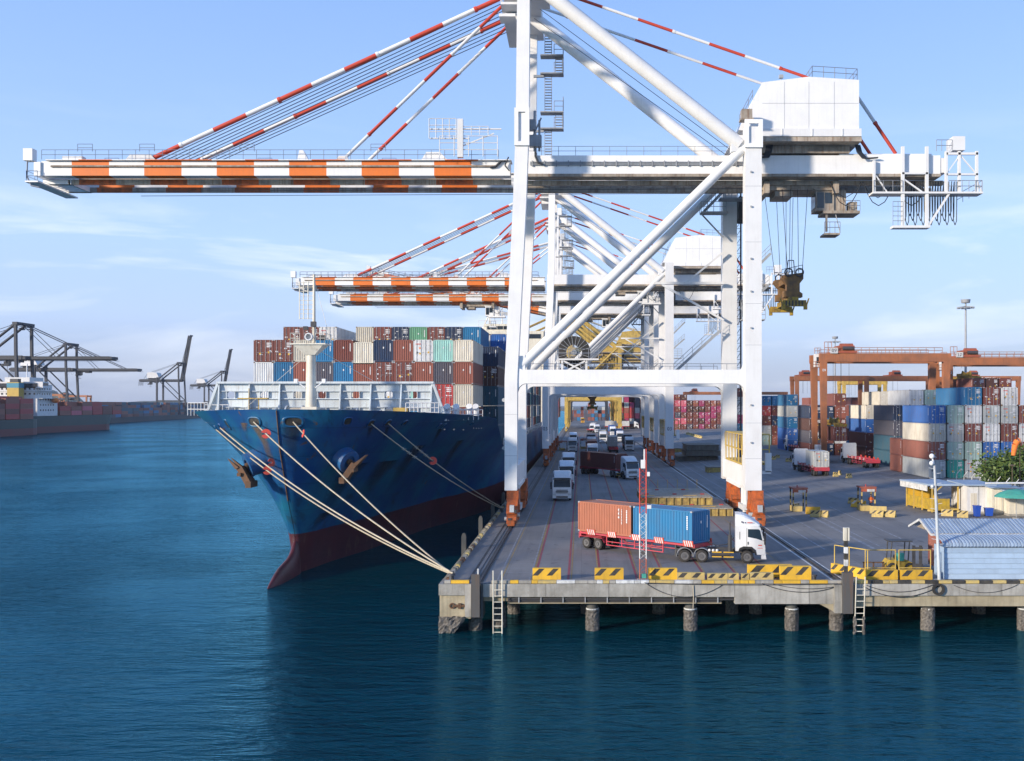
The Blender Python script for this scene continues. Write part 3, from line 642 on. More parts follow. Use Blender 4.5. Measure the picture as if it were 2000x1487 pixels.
    if d1:
        fin('handrail', MB().rail((24.6,2.8,47.5), (29.4,2.8,47.2), 1.15, 4, .035).rail((29.4,2.8,47.2), (29.4,9,47.2), 1.15, 4, .035).rail((24.6,2.8,47.5), (24.6,9,47.5), 1.15, 4, .035), RL, house); fin('handrail', MB().rail((16.8,2.5,42.3), (18.2,2.5,45.0), 1.0, 3, .03), RL, house)
        if d2:
            fin('roof_lamp', MB().cb((21.3,2.9,47.55), .45, .4, .35).tube((21.3,3,47.1), (21.3,3,47.4), .06, 6), M['grey_steel'], house)
            fin('roof_vent', MB().cb((17.3,1.2,42.9), 1.1, 1.0, 1.1).box(16.6,18.0,.6,1.8,42.3,42.45), G, house)
            pb = MB()
            for i in range(6):
                pb.path([(18.9+.0*i,4.2-.05*i,39.3), (19.6+.12*i,4.2-.05*i,39.2), (19.9+.12*i,4.2-.05*i,39.9), (20.0+.12*i,4.2-.05*i,40.6)], .06, 5)
                pb.path([(32.0,4.2-.05*i,39.2), (30.9-.12*i,4.2-.05*i,39.1), (30.3-.12*i,4.2-.05*i,39.8), (30.1-.12*i,4.2-.05*i,40.6)], .06, 5)
            tag(fin('conduit', pb, M['cable'], house), kind='stuff')
    # trolley, operator's cab, hoist ropes
    tx = trolley; cx = cabx if cabx is not None else tx + 4.0
    tr = MB().box(tx-3.4, tx+5.2, 6.3, 10.1, 36.2, 36.75).box(tx-3.2, tx-2.6, 5.6, 10.8, 35.7, 37.0).box(tx+4.4, tx+5.0, 5.6, 10.8, 35.7, 37.0).box(tx-1.8, tx+.2, 6.6, 9.8, 35.6, 36.2)
    for sx in (-2.9, 4.7):
        for yy in (6.0, 10.4): tr.disc((tx+sx, yy, 37.0), (0,1,0), .35, .2, 12)
    trolley_o = fin('trolley', tr, G)
    cabm = MB().box(cx-1.2, cx+.8, 6.2, 8.4, 33.9, 36.1).prism([(cx-1.2,36.1), (cx-1.5,36.35), (cx+1.0,36.35), (cx+.8,36.1)], 6.0, 8.6).box(cx+.8, cx+2.2, 6.4, 8.2, 33.9, 36.2).box(cx-.4, cx+3.6, 5.9, 8.6, 33.55, 33.85).box(cx+2.5, cx+3.4, 6.3, 7.4, 33.9, 34.9)
    cabm.box(cx-.1, cx+.1, 6.2, 6.4, 31.6, 33.6).box(cx-.3, cx+1.4, 5.9, 8.0, 31.2, 31.4)
    cab_o = fin('operator_cab', cabm, W if not d2 else G)
    fin('window', MB().box(cx-1.23, cx-1.19, 6.35, 8.25, 34.3, 35.8).box(cx-1.05, cx-.3, 6.16, 6.2, 34.2, 35.9).box(cx-.2, cx+.6, 6.16, 6.2, 34.7, 35.9), M['window_glass'], cab_o)
    if d1: fin('handrail', MB().rail((cx+2.0,5.9,33.85), (cx+3.6,5.9,33.85), 1.1, 3, .03).rail((cx-.3,5.9,31.4), (cx+1.4,5.9,31.4), 1.2, 3, .035).bar((cx+1.4,5.9,31.4), (cx+1.0,6.2,33.5), .08), RL, cab_o)
    # festoon: hanging cable loops and their frame at the land end
    fb = MB()
    for i in range(20 if d2 else 8):
        x = 35.2 + i*(.29 if d2 else .7); dpt = 4.3 + .6*math.sin(i*2.1)
        fb.path([(x, 5.2+.1*(i%3), 36.9), (x-.16, 5.2, 35.6), (x-.12, 5.2, 36.9-dpt+.5), (x+.05, 5.2, 36.9-dpt), (x+.22, 5.2, 36.9-dpt+.5), (x+.25, 5.2, 35.6), (x+.3, 5.3, 36.9)], .045 if d2 else .07, 5)
    for i in range(3):
        x = tx + 4 + i*3.6
        fb.path([(x + 3.4*t, 5.5, 36.9 - 2.6*(1-(2*t-1)**2)) for t in (0,.15,.3,.5,.7,.85,1)], .05, 5)
        if d2: fb.path([(x + 3.4*t, 5.7, 36.9 - 1.7*(1-(2*t-1)**2)) for t in (0,.2,.5,.8,1)], .04, 5)
    tag(fin('festoon_cable', fb, M['cable']), kind='stuff')
    if d1:
        mb = MB()
        for x in (34.7, 37.3): mb.box(x-.16, x+.16, 4.0, 4.3, 31.7, 40.4)
        for x in (31.6, 39.4, 40.8, 42.7): mb.box(x-.13, x+.13, 4.0, 4.3, 35.4, 39.9 if x > 33 else 38.9)
        mb.box(31.4, 43.3, 3.9, 5.6, 35.3, 35.5).box(33.6, 37.6, 3.9, 5.0, 31.6, 31.85).box(39.4, 42.8, 4.0, 4.25, 39.5, 39.75).box(34.6, 37.4, 4.0, 4.25, 37.4, 37.6).box(39.4, 42.8, 10.5, 10.8, 36.8, 37.0).box(39.4, 42.8, 4.0, 4.25, 37.3, 37.5)
        mb.bar((34.8,4.15,36.9), (36.8,4.15,35.5), .15).bar((37.5,4.15,31.9), (39.7,4.15,35.3), .2).bar((40.9,4.15,39.5), (42.7,4.15,37.4), .12).bar((39.4,4.15,37.4), (40.8,4.15,39.4), .1).bar((31.8,4.15,37.3), (33.0,4.15,35.5), .12).bar((42.6,4.15,37.2), (43.2,4.15,35.5), .12)
        mb.box(40.1, 41.4, 4.0, 6.0, 40.0, 41.5)
        fin('festoon_frame', mb, W)
        for mb in (MB().rail((43.2,4.0,35.5), (43.2,11,35.5), 1.2, 4, .035).rail((39.6,3.9,35.5), (43.2,3.9,35.5), 1.2, 5, .035), MB().rail((38.3,4.0,39.9), (40.0,4.0,39.9), 1.2, 3, .035), MB().rail((31.5,3.9,35.5), (34.6,3.9,35.5), 1.2, 3, .03), MB().rail((33.6,4.0,31.85), (34.7,4.0,31.85), 2.6, 2, .03, 4)): fin('handrail', mb, RL)
    # sea-side and land-side bogies
    wheel = None
    for x in (-7.18, 18.28):
        for y0, s in ((.3, 1), (17.4, -1)):
            def yy(v): return y0 + s*v
            mb = MB(); w = .62
            mb.hexa([(x-w,yy(-.25),2.5),(x+w,yy(-.25),2.5),(x+w,yy(2.2),2.5),(x-w,yy(2.2),2.5)], [(x-w,yy(-.2),3.58),(x+w,yy(-.2),3.58),(x+w,yy(2.2),3.58),(x-w,yy(2.2),3.58)])
            mb.hexa([(x-w*.9,yy(-1.7),1.35),(x+w*.9,yy(-1.7),1.35),(x+w*.9,yy(3.4),1.35),(x-w*.9,yy(3.4),1.35)], [(x-w*.9,yy(-.1),2.95),(x+w*.9,yy(-.1),2.95),(x+w*.9,yy(2.2),2.95),(x-w*.9,yy(2.2),2.95)])
            for c in (-.95, 2.6):
                mb.prismx([(yy(c-1.15),.35), (yy(c-1.05),1.05), (yy(c-.4),1.38), (yy(c+.4),1.38), (yy(c+1.05),1.05), (yy(c+1.15),.35)], x-.5, x+.5)
                mb.box(x-.3, x+.3, min(yy(c-.2),yy(c+.2)), max(yy(c-.2),yy(c+.2)), 1.3, 1.75)
            mb.box(x-.35, x+.35, min(yy(-2.2),yy(-2.55)), max(yy(-2.2),yy(-2.55)), .2, .75)
            bg = fin('bogie', mb, BO)
            for c in (-1.6, -.35, 1.95, 3.2): fin('wheel', MB().disc((x, yy(c), .42), (1,0,0), .34, .3, 14), M['dark_steel'], bg)
            if d1:
                ya_, yb_ = yy(-1.705), yy(-1.66)
                fin('gap_shade_plate', MB().box(x-.36, x+.02, min(yy(-2.115),yy(-2.08)), max(yy(-2.115),yy(-2.08)), .55, .95), M['dark_steel'], bg)  # dark plates set on the bogie stand in for the shade of gaps
                fin('gap_shade_plate', MB().box(x+.3, x+.52, min(yy(-1.74),yy(-1.5)), max(yy(-1.74),yy(-1.5)), 1.38, 1.75), M['dark_steel'], bg)
                fin('gap_shade_plate', MB().box(x-.63, x+.63, min(yy(.95),yy(1.35)), max(yy(.95),yy(1.35)), 1.38, 1.9), M['dark_steel'], bg)
                fin('motor', MB().box(x-.2, x+.25, min(yy(-1.25),yy(-1.75)), max(yy(-1.25),yy(-1.75)), 1.5, 2.2), M['deck_gear'], bg); fin('gearbox', MB().tube((x-.75,yy(-1.4),.8), (x-.1,yy(-1.4),.8), .2, 10), M['deck_gear'], bg); fin('gearbox', MB().tube((x-.7,yy(1.0),.95), (x+.7,yy(1.0),.95), .24, 10), M['deck_gear'], bg)
                fin('side_plate', MB().box(x-.68, x+.68, min(yy(.4),yy(.9)), max(yy(.4),yy(.9)), 1.5, 2.1).box(x-.66, x+.66, min(yy(1.4),yy(1.7)), max(yy(1.4),yy(1.7)), .9, 2.0), BO, bg)
    if d1:
        # storm-pin columns between the bogies, sill-side fenced cable platform
        for x in (-7.2, 18.2):
            fin('jack_column', MB().tube((x,6.8,3.9), (x,6.8,1.4), .34, 12).tube((x,8.4,3.9), (x,8.4,1.4), .28, 12).box(x-.5,x+.5,6.2,9.0,.9,1.5).tube((x,7.2,.6), (x,7.2,1.2), .3, 10), M['white_steel'])
        mb = MB().box(17.0, 20.0, 2.2, 14.0, 6.12, 6.3).box(16.95, 19.95, 2.1, 14.0, 9.3, 9.42)
        for i in range(6):
            y = 2.3 + i*2.3; mb.box(16.98, 17.1, y-.05, y+.05, 6.3, 9.3)
            mb.bar((17.04,y,6.5), (17.04,y+1.1,9.2), .05)
        for i in range(4): mb.box(17.3+i*.85, 17.42+i*.85, 2.15, 2.27, 6.3, 9.3)
        mb.box(16.95, 17.1, 2.1, 14, 7.7, 7.82).box(17, 19.95, 2.13, 2.25, 7.7, 7.82)
        fin('cable_platform', mb, M['walk_yellow'])
        fin('platform_bracket', MB().box(19.4,20.05,1.7,2.1,5.4,7.4).box(18.7,20.0,1.7,2.1,5.2,5.5).box(17.0,17.4,1.7,2.1,5.6,7.2), W)
        # lift mast and cabin, stairs on the far land-side leg
        mb = MB()
        for (a, b) in ((18.85,17.9), (19.5,17.9), (18.85,18.5), (19.5,18.5)): mb.bar((a,b,4), (a,b,39), .09)
        for i in range(35): z = 4+i; mb.bar((18.85,17.9,z), (19.5,17.9,z+1), .06).box(18.85,19.5,17.87,17.93,z,z+.05)
        fin('lift_mast', mb, M['dark_steel'])
        fin('lift_cabin', MB().box(18.95,20.5,16.2,17.7,35.0,37.6).box(18.8,21.0,15.8,17.8,34.6,34.9), M['dark_steel'])
        fin('handrail', MB().rail((20.6,15.9,34.9), (20.6,17.7,34.9), 2.7, 2, .03, 3), RL)
        mb = MB()
        def flight(p, q, w=.7):
            p = Vector(p); q = Vector(q); n = int(abs(q.z-p.z)/.28)
            mb.bar(p, q, .08, .3); mb.bar(p+Vector((0,w,0)), q+Vector((0,w,0)), .08, .3)
            for i in range(n): c = p.lerp(q, (i+.5)/n); mb.box(c.x-.13, c.x+.13, c.y, c.y+w, c.z, c.z+.04)
            mb.rail(p+Vector((0,0,.1)), q+Vector((0,0,.1)), 1.0, 5, .03)
        for pq in (((11.0,15.2,16.3), (16.6,15.2,21.4)), ((19.2,15.2,27.2), (22.6,15.2,30.6)), ((22.6,16.2,27.0), (19.2,16.2,24.0)), ((14.6,15.2,35.6), (16.9,15.2,38.0))):
            flight(*pq); fin('stair', mb, M['grey_steel']); mb = MB()
        mb.box(14.2,17.4,14.6,16.0,35.3,35.5).rail((14.2,14.6,35.5), (17.2,14.6,35.5), 1.15, 4, .035).rail((14.2,14.6,35.5), (14.2,16,35.5), 1.15, 1, .035).bar((14.3,15.2,35.3), (16.9,15.2,32.5), .16)
        fin('landing', mb, M['grey_steel']); mb = MB()
        mb.box(16.4,19.2,14.4,15.9,36.9,37.1).rail((16.4,14.4,37.1), (19.2,14.4,37.1), 1.2, 4, .035)
        fin('landing', mb, M['grey_steel']); mb = MB()
        mb.box(19.1,21.9,15.0,16.6,22.6,22.75).rail((19.1,15,22.75), (21.9,15,22.75), 2.0, 3, .035, 3)
        fin('landing', mb, M['grey_steel'])
        mb = MB().box(8.6,17.0,15.2,15.7,26.9,27.2).bar((9.6,15.4,26.9), (17,15.4,22.6), .25).bar((12.5,15.4,27.1), (17,15.4,30.8), .22)
        fin('outrigger', mb, W)
        # cable reel on its stand
        reel = fin('cable_reel', MB().ring((-.9,14.4,18.7), (0,1,0), 1.95, .95, .5, 28), M['rubber'])
        mb = MB()
        for i in range(22):
            t = 2*math.pi*i/22; mb.bar((-.9+.3*math.cos(t),14.1,18.7+.3*math.sin(t)), (-.9+1.98*math.cos(t),14.1,18.7+1.98*math.sin(t)), .045)
        fin('spoke', mb, M['grey_steel'], reel)
        fin('hub', MB().disc((-.9,14.0,18.7), (0,1,0), .32, .5, 14), M['grey_steel'], reel)
        mb = MB().box(-2.7,2.0,13.2,13.9,17.75,17.95)
        for x in (-2.3, .55): mb.box(x-.13, x+.13, 13.3, 13.6, 16.2, 17.75)
        mb.bar((-2.2,13.4,16.3), (.5,13.4,17.7), .2).bar((-2.2,13.45,17.7), (.5,13.45,16.3), .2).bar((-2.9,13.4,17.8), (-3.8,13.4,16.2), .12)
        fin('reel_stand', mb, W, reel)
        for a_, b_, h_, n_, k_ in (((-2.7,13.2,17.95), (2.0,13.2,17.95), 1.1, 4, 1), ((-5.6,.3,16.16), (16.5,.3,16.16), .62, 16, 0), ((-6.5,17.3,16.2), (16.5,17.3,16.2), 1.0, 12, 1)): fin('handrail', MB().rail(a_, b_, h_, n_, .03, k_), RL)
    if number:
        tm = text_mesh(number, 1.0, M['letter_dark'], 'crane_number')
        for lx in (-7.38, 17.85): inst('crane_number', tm, root, Vector((xo + lx, D0 - .02, 7.6)) - wloc(root), (R(90), 0, 0))
    return root
WHITE = ('crane_white', 'crane_grime', 'crane_orange', 'stay_red', 'bogie_orange', 'rail_grey')
YELLOW = ('crane_yellow', 'crane_grime', 'crane_yellow', 'crane_yellow', 'crane_yellow', 'crane_yellow')
DARK = ('crane_dark',)*6
def hoist_and_spreader(D0, tx, z0, label, ropes_to, group=None):
    """spreader slung under a trolley; long side along the quay"""
    y0, y1 = D0 + 4.4, D0 + 11.9; yc = (y0+y1)/2
    root = thing('spreader', (tx, yc, z0), label, 'spreader', group)
    mb = MB()
    mb.box(tx-.5, tx+.5, y0+.4, y1-.4, z0+.55, z0+1.15)                          # main beam
    for y in (y0, y1-.45): mb.box(tx-1.25, tx+1.25, y, y+.45, z0+.1, z0+.75)      # end beams
    for y in (y0+.05, y1-.4):
        for sx in (-1, 1):
            mb.box(tx+sx*1.2-.18, tx+sx*1.2+.18, y, y+.35, z0-.25, z0+.5); mb.bar((tx+sx*1.3,y+.1,z0+.2), (tx+sx*1.55,y+.1,z0+.95), .22, .12)
    mb.build('frame', M['spreader_yellow'], root)
    hb = MB()
    for y in (yc-2.6, yc+1.6):
        hb.prism([(tx-.95,z0+1.2), (tx-.95,z0+1.9), (tx-.6,z0+1.9), (tx-.6,z0+2.6), (tx-1.2,z0+3.3), (tx-1.1,z0+3.6), (tx+1.2,z0+3.9), (tx+1.2,z0+3.2), (tx+.8,z0+2.7), (tx+.8,z0+1.8), (tx+1.1,z0+1.6), (tx+1.1,z0+1.2)], y, y+1.0)
    hb.box(tx-.7, tx+.7, yc-2.2, yc+2.2, z0+2.8, z0+3.4)
    head = hb.build('headblock', M['spreader_rust'], root)
    sh = MB()
    for sx in (-.45, .75): sh.ring((tx+sx, yc-2.7, z0+3.9), (0,1,0), .48, .36, .2, 16); sh.ring((tx+sx, yc+2.5, z0+3.9), (0,1,0), .48, .36, .2, 16)
    sh.build('sheave', M['dark_steel'], head)
    MB().rail((tx-1.2,yc-2.7,z0+3.3), (tx+1.1,yc-2.7,z0+3.8), .9, 3, .03).path([(tx-.7,yc-2.7,z0+3.5), (tx-.5,yc-2.7,z0+5.2), (tx+.1,yc-2.7,z0+5.2), (tx+.2,yc-2.7,z0+3.7)], .05, 5).build('guard_rail', M['dark_steel'], head)
    mb = MB()
    for i, (sx, ex) in enumerate(((-.95,-2.1), (-.5,-1.1), (-.35,-.8), (-.3,-.2), (.3,.3), (.7,.6), (.9,1.1), (1.1,1.7))):
        y = yc + (-2.4 if i % 2 else 2.2); mb.tube((tx+sx, y, z0+3.9), (tx+ex, y, ropes_to), .03, 4, caps=False)
    mb.build('hoist_rope', M['cable'], root)
    hz_ = MB()
    for i in range(6): hz_.box(tx-1.0+.35*i, tx-.86+.35*i, y0-.03, y0-.003, z0+.15, z0+.7)
    hz_.build('hazard_stripe', M['paint_black'], root)
    return root
crane(101.0, 'nearest white quay crane with orange banded boom above the blue ship', 'white quay cranes', WHITE, detail=2, trolley=23.2, cabx=27.0)
hoist_and_spreader(101.0, 23.1, 23.1, 'rusty yellow spreader hanging from the nearest white crane against the sky', 36.2)
crane(197.5, 'second white quay crane, numbered 03, whose level boom ends behind the ship mast', 'white quay cranes', WHITE, detail=1, number='03', trolley=9.0)
crane(228.0, 'third white quay crane with level boom lowest over the ship containers', 'white quay cranes', WHITE, detail=1, trolley=-26.0)
crane(262.0, 'fourth white quay crane with its boom slightly raised above the others', 'white quay cranes', WHITE, detail=1, boom=11.5, trolley=2.9)
crane(455.0, 'nearer yellow quay crane seen through the white portals', 'yellow quay cranes', YELLOW, detail=1, trolley=5.0)
crane(525.0, 'yellow quay crane, third of the yellow ones down the quay', 'yellow quay cranes', YELLOW, detail=0, trolley=-8.0)
crane(560.0, 'yellow quay crane beyond the two nearer yellow ones', 'yellow quay cranes', YELLOW, detail=0, trolley=-3.0)
crane(690.0, 'dark quay crane at the far end of the quay', None, DARK, detail=0, trolley=4.0)
crane(492.0, 'farther yellow quay crane behind another yellow one down the quay', 'yellow quay cranes', YELLOW, detail=0, trolley=10.0)
hoist_and_spreader(262.0, 2.9, 11.3, 'dark yellow spreader hanging low inside the white portals over the lorries', 36.2)
# ------------------------------------------------------------------ container ship
SX, SD = -27.2, 86.7                               # centreline, depth of the stem head
WL = [(0,.04),(2.4,.75),(8,1.6),(16,3.5),(27,5.5),(38,7.3),(48,10),(60,13),(84,15.9),(110,16.1)]
DK = [(0,.05),(.3,2.0),(1,4.0),(2,5.8),(4,8.0),(6,9.45),(8,10.5),(10,11.35),(14,12.75),(17,13.55),(22,14.6),(30,15.7),(38,16.1)]
def stem_u(z): return tab([(-6,6.0),(.26,5.6),(3.5,3.5),(8.5,1.0),(12.1,0.0)], z)
def deck_z(u): return tab([(0,12.1),(37,10.85),(40,10.7),(50,7.0),(53,6.5),(300,6.5)], u)
def half(u, z):
    v = u - stem_u(z)*(1 - min(1, max(0, u)/46.0))
    if v <= 0: return 0.03
    t = max(0, min(1, (z+3.45)/(deck_z(u)+3.45))); w = t**1.9
    return (1-w)*tab(WL, v) + w*tab(DK, v)
def hull_hit(px, py, side):
    """where the sight line through a photo pixel meets the hull side (-1 port, 1 starboard)"""
    best = None
    D = 84.0
    while D < 150:
        p = P(px, py, D); u = D - SD
        if u > 0:
            b = half(u, p.z)
            if (p.x-SX)*side <= b and (p.x-SX)*side > -1.0 and abs(p.x-SX) <= b: return p
        D += .05
    return best
def hull_n(p, side):
    e = .25; u = p.y-SD
    def S(uu, zz): return Vector((SX + side*half(uu, zz), SD+uu, zz))
    a = S(u+e, p.z)-S(u-e, p.z); b = S(u, p.z+e)-S(u, p.z-e)
    n = a.cross(b).normalized()
    return n if n.x*side > 0 else -n
def hull_material():
    m = bpy.data.materials.new('hull_paint'); m.use_nodes = True; N, L = m.node_tree.nodes, m.node_tree.links
    b = N['Principled BSDF']; b.inputs['Roughness'].default_value = .42; b.inputs['Specular IOR Level'].default_value = .45
    t = N.new('ShaderNodeTexCoord'); s = N.new('ShaderNodeSeparateXYZ'); L.new(t.outputs['Object'], s.inputs[0])
    def noise(sc, mapv, det=6, dist=0):
        mp = N.new('ShaderNodeMapping'); mp.inputs['Scale'].default_value = mapv; L.new(t.outputs['Object'], mp.inputs[0])
        n = N.new('ShaderNodeTexNoise'); n.inputs['Scale'].default_value = sc; n.inputs['Detail'].default_value = det; n.inputs['Roughness'].default_value = .6; n.inputs['Distortion'].default_value = dist; L.new(mp.outputs[0], n.inputs['Vector']); return n
    def ramp(o, a, c, va=0, vb=1):
        r = N.new('ShaderNodeMapRange'); r.inputs['From Min'].default_value = a; r.inputs['From Max'].default_value = c; r.inputs['To Min'].default_value = va; r.inputs['To Max'].default_value = vb; L.new(o, r.inputs['Value']); return r
    def mix(f, a, c):
        x = N.new('ShaderNodeMixRGB'); L.new(f, x.inputs[0])
        if isinstance(a, tuple): x.inputs[1].default_value = (*a, 1)
        else: L.new(a, x.inputs[1])
        if isinstance(c, tuple): x.inputs[2].default_value = (*c, 1)
        else: L.new(c, x.inputs[2])
        return x
    blue = mix(ramp(noise(.22, (1,1,1)).outputs['Fac'], .40, .68).outputs[0], (.007,.060,.195), (.012,.145,.235))
    scuff = mix(ramp(noise(.9, (1,.35,.5), 8).outputs['Fac'], .58, .70, 0, .75).outputs[0], blue.outputs[0], (.012,.030,.055))
    streak = mix(ramp(noise(1.6, (1.2,.9,.10), 5).outputs['Fac'], .60, .75, 0, .55).outputs[0], scuff.outputs[0], (.035,.04,.045))
    rustb = mix(ramp(noise(.8, (1,1,1), 9, .6).outputs['Fac'], .66, .72, 0, .85).outputs[0], streak.outputs[0], (.13,.065,.035))
    red = mix(ramp(noise(.5, (1,.6,.4), 8).outputs['Fac'], .35, .70).outputs[0], (.105,.018,.024), (.065,.018,.024))
    redm = mix(ramp(noise(.9, (1,1,.3), 8).outputs['Fac'], .60, .72, 0, .6).outputs[0], red.outputs[0], (.20,.12,.08))
    wob = noise(.7, (1,1,1), 3); ad = N.new('ShaderNodeMath'); ad.operation = 'MULTIPLY_ADD'; ad.inputs[1].default_value = .18; L.new(wob.outputs['Fac'], ad.inputs[0]); L.new(s.outputs['Z'], ad.inputs[2])
    f = ramp(ad.outputs[0], .32, .38)
    fin = mix(f.outputs[0], redm.outputs[0], rustb.outputs[0]); L.new(fin.outputs[0], b.inputs['Base Color'])
    cy = N.new('ShaderNodeCombineXYZ'); L.new(s.outputs['Y'], cy.inputs[0]); L.new(s.outputs['Z'], cy.inputs[1])
    bk = N.new('ShaderNodeTexBrick'); bk.inputs['Scale'].default_value = 1.0; bk.inputs['Mortar Size'].default_value = .035; bk.inputs['Brick Width'].default_value = 9.0; bk.inputs['Row Height'].default_value = 2.6; bk.inputs['Color1'].default_value = (.88,.88,.88,1); bk.inputs['Color2'].default_value = (1,1,1,1); bk.inputs['Mortar'].default_value = (.62,.62,.62,1); L.new(cy.outputs[0], bk.inputs['Vector'])
    ml = N.new('ShaderNodeMixRGB'); ml.blend_type = 'MULTIPLY'; ml.inputs[0].default_value = .8; L.new(fin.outputs[0], ml.inputs[1]); L.new(bk.outputs['Color'], ml.inputs[2]); L.new(ml.outputs[0], b.inputs['Base Color'])
    n = noise(.35, (1,1,.6), 3); bp = N.new('ShaderNodeBump'); bp.inputs['Strength'].default_value = .35; bp.inputs['Distance'].default_value = .12; L.new(n.outputs['Fac'], bp.inputs['Height']); L.new(bp.outputs[0], b.inputs['Normal'])
    M['hull_paint'] = m
hull_material()
ship = thing('container_ship', (SX, SD, 0), 'blue and red container ship moored at the quay, bow towards us', 'ship')
US = [0,.06,.2,.45,.8,1.3,2,2.8,3.8,5,6.5,8,10,12,14.5,17,20,24,28,32,37,40,43,46,50,53,57,62,68,76,86,100,130,170,210,250,275,285]
NZ = 34; mb = MB()
for side in (-1, 1):
    vs = []
    for v in US:
        zt = deck_z(v)
        for j in range(NZ+1):
            z = lerp(-6, zt, j/NZ); u = v + stem_u(z)*(1-min(1, v/46.0))
            vs.append((SX + side*(half(u, z) if v > 0 else .03)*(1 if v < 270 else .97), SD+u, z))
    mb.add(vs, [(i*(NZ+1)+j, (i+1)*(NZ+1)+j, (i+1)*(NZ+1)+j+1, i*(NZ+1)+j+1) for i in range(len(US)-1) for j in range(NZ)], True)
hull = mb.build('hull', M['hull_paint'], ship)
mb = MB(); vs = []                                   # bulbous bow
st = [(-2.75,-3.75,.06), (-2.55,-3.50,.22), (-2.0,-3.22,.42), (-1.2,-2.95,.56), (-.3,-2.58,.66), (.8,-2.2,.72), (2.2,-1.95,.74), (3.6,-1.70,.74), (4.8,-1.25,.72), (5.5,-.5,.62), (6.2,.15,.42), (9,.26,.6), (14,.26,.9)]
for u, zt, hw in st:
    for k in range(13):
        a = math.pi*k/12; vs.append((SX + hw*math.cos(a), SD+u, -7.0 + (zt+7.0)*math.sin(a)**(.55)))
mb.add(vs, [(i*13+k, i*13+k+1, (i+1)*13+k+1, (i+1)*13+k) for i in range(len(st)-1) for k in range(12)], True)
mb.build('bulbous_bow', M['hull_paint'], ship)
def deck_poly(u0, u1, z, n, inset=.25):
    us = [lerp(u0, u1, i/n) for i in range(n+1)]; m = MB()
    vs = [(SX-max(.02, half(u, z+.3)-inset), SD+u, z) for u in us] + [(SX+max(.02, half(u, z+.3)-inset), SD+u, z) for u in us]
    return m.add(vs, [(i, i+1, n+1+i+1, n+1+i) for i in range(n)])
deck_poly(.4, 39.5, 10.75, 24).build('forecastle_deck', M['deck_gear'], ship)
deck_poly(40, 280, 6.3, 24).build('main_deck', M['deck_gear'], ship)
MB().box(SX-11.5, SX+11.5, SD+39.4, SD+39.8, 6.2, 10.7).build('forecastle_bulkhead', M['breakwater'], ship)
MB().box(SX-13.8, SX+13.8, SD+62, SD+280, 6.35, 6.8).build('hatch_coaming', M['deck_gear'], ship)
# rubbing strake, draught marks and lettering on the shoulder
for (x0, y0, x1, y1, n, w, hgt) in ((868,838,905,839,3,5,2.4), (925,836,940,836,4,3,2.2)):
    for i in range(n):
        p = hull_hit(lerp(x0,x1,i/(n-1)), lerp(y0,y1,i/(n-1)), 1)
        if p:
            nn = hull_n(p, 1); a = nn.cross(Vector((0,0,1))).normalized(); q = p + nn*.02
            MB().quad(q-a*w*.05-Vector((0,0,.09)), q+a*w*.05-Vector((0,0,.09)), q+a*w*.05+Vector((0,0,.09)), q-a*w*.05+Vector((0,0,.09))).build('hull_mark', M['mast_cream'], ship)
def fairlead(px, py, side, rx=.55, rz=.38, gear=True):
    p = hull_hit(px, py, side)
    if not p: return None
    n = hull_n(p, side); a = n.cross(Vector((0,0,1))).normalized(); b = a.cross(n).normalized(); m1 = MB(); m2 = MB(); k = 18
    ring = []
    for i in range(k):
        t = 2*math.pi*i/k; ct, s_ = math.cos(t), math.sin(t)
        d = a*rx*math.copysign(abs(ct)**.7, ct) + b*rz*math.copysign(abs(s_)**.7, s_); ring.append((p+d*.86+n*.05, p+d*1.08+n*.13, p+d*1.2+n*.01))
    vs = [v for r in ring for v in r]
    m1.add(vs, [(3*i+e, 3*((i+1)%k)+e, 3*((i+1)%k)+e+1, 3*i+e+1) for i in range(k) for e in (0,1)], True)
    m2.add([r[0]-n*.02 for r in ring], [tuple(range(k))])
    f = m1.build('fairlead', M['hull_paint'], ship); m2.build('opening', M['paint_black'], f)
    return p + n*.1
fl = {}
for key, px, py, side, rx, rz in (('a',497,824,-1,.62,.42), ('b',573,824,1,.85,.45), ('c',679,823,1,.4,.42), ('d',724,827,1,.38,.4), ('e',757,826,1,.38,.4), ('f',790,826,1,.36,.34),
                                  ('g',857,832,1,.3,.36), ('h',866,832,1,.3,.36), ('i',921,827,1,.3,.25), ('p1',424,838,-1,.22,.4), ('p2',432,835,-1,.22,.4), ('p3',445,829,-1,.26,.5)):
    fl[key] = fairlead(px, py, side, rx, rz)
if fl['p1'] is None and fl['p2'] is not None:
    u_ = fl['p2'].y - SD + 1.3; fl['p1'] = Vector((SX - half(u_, fl['p2'].z-.1) - .05, SD + u_, fl['p2'].z - .1))
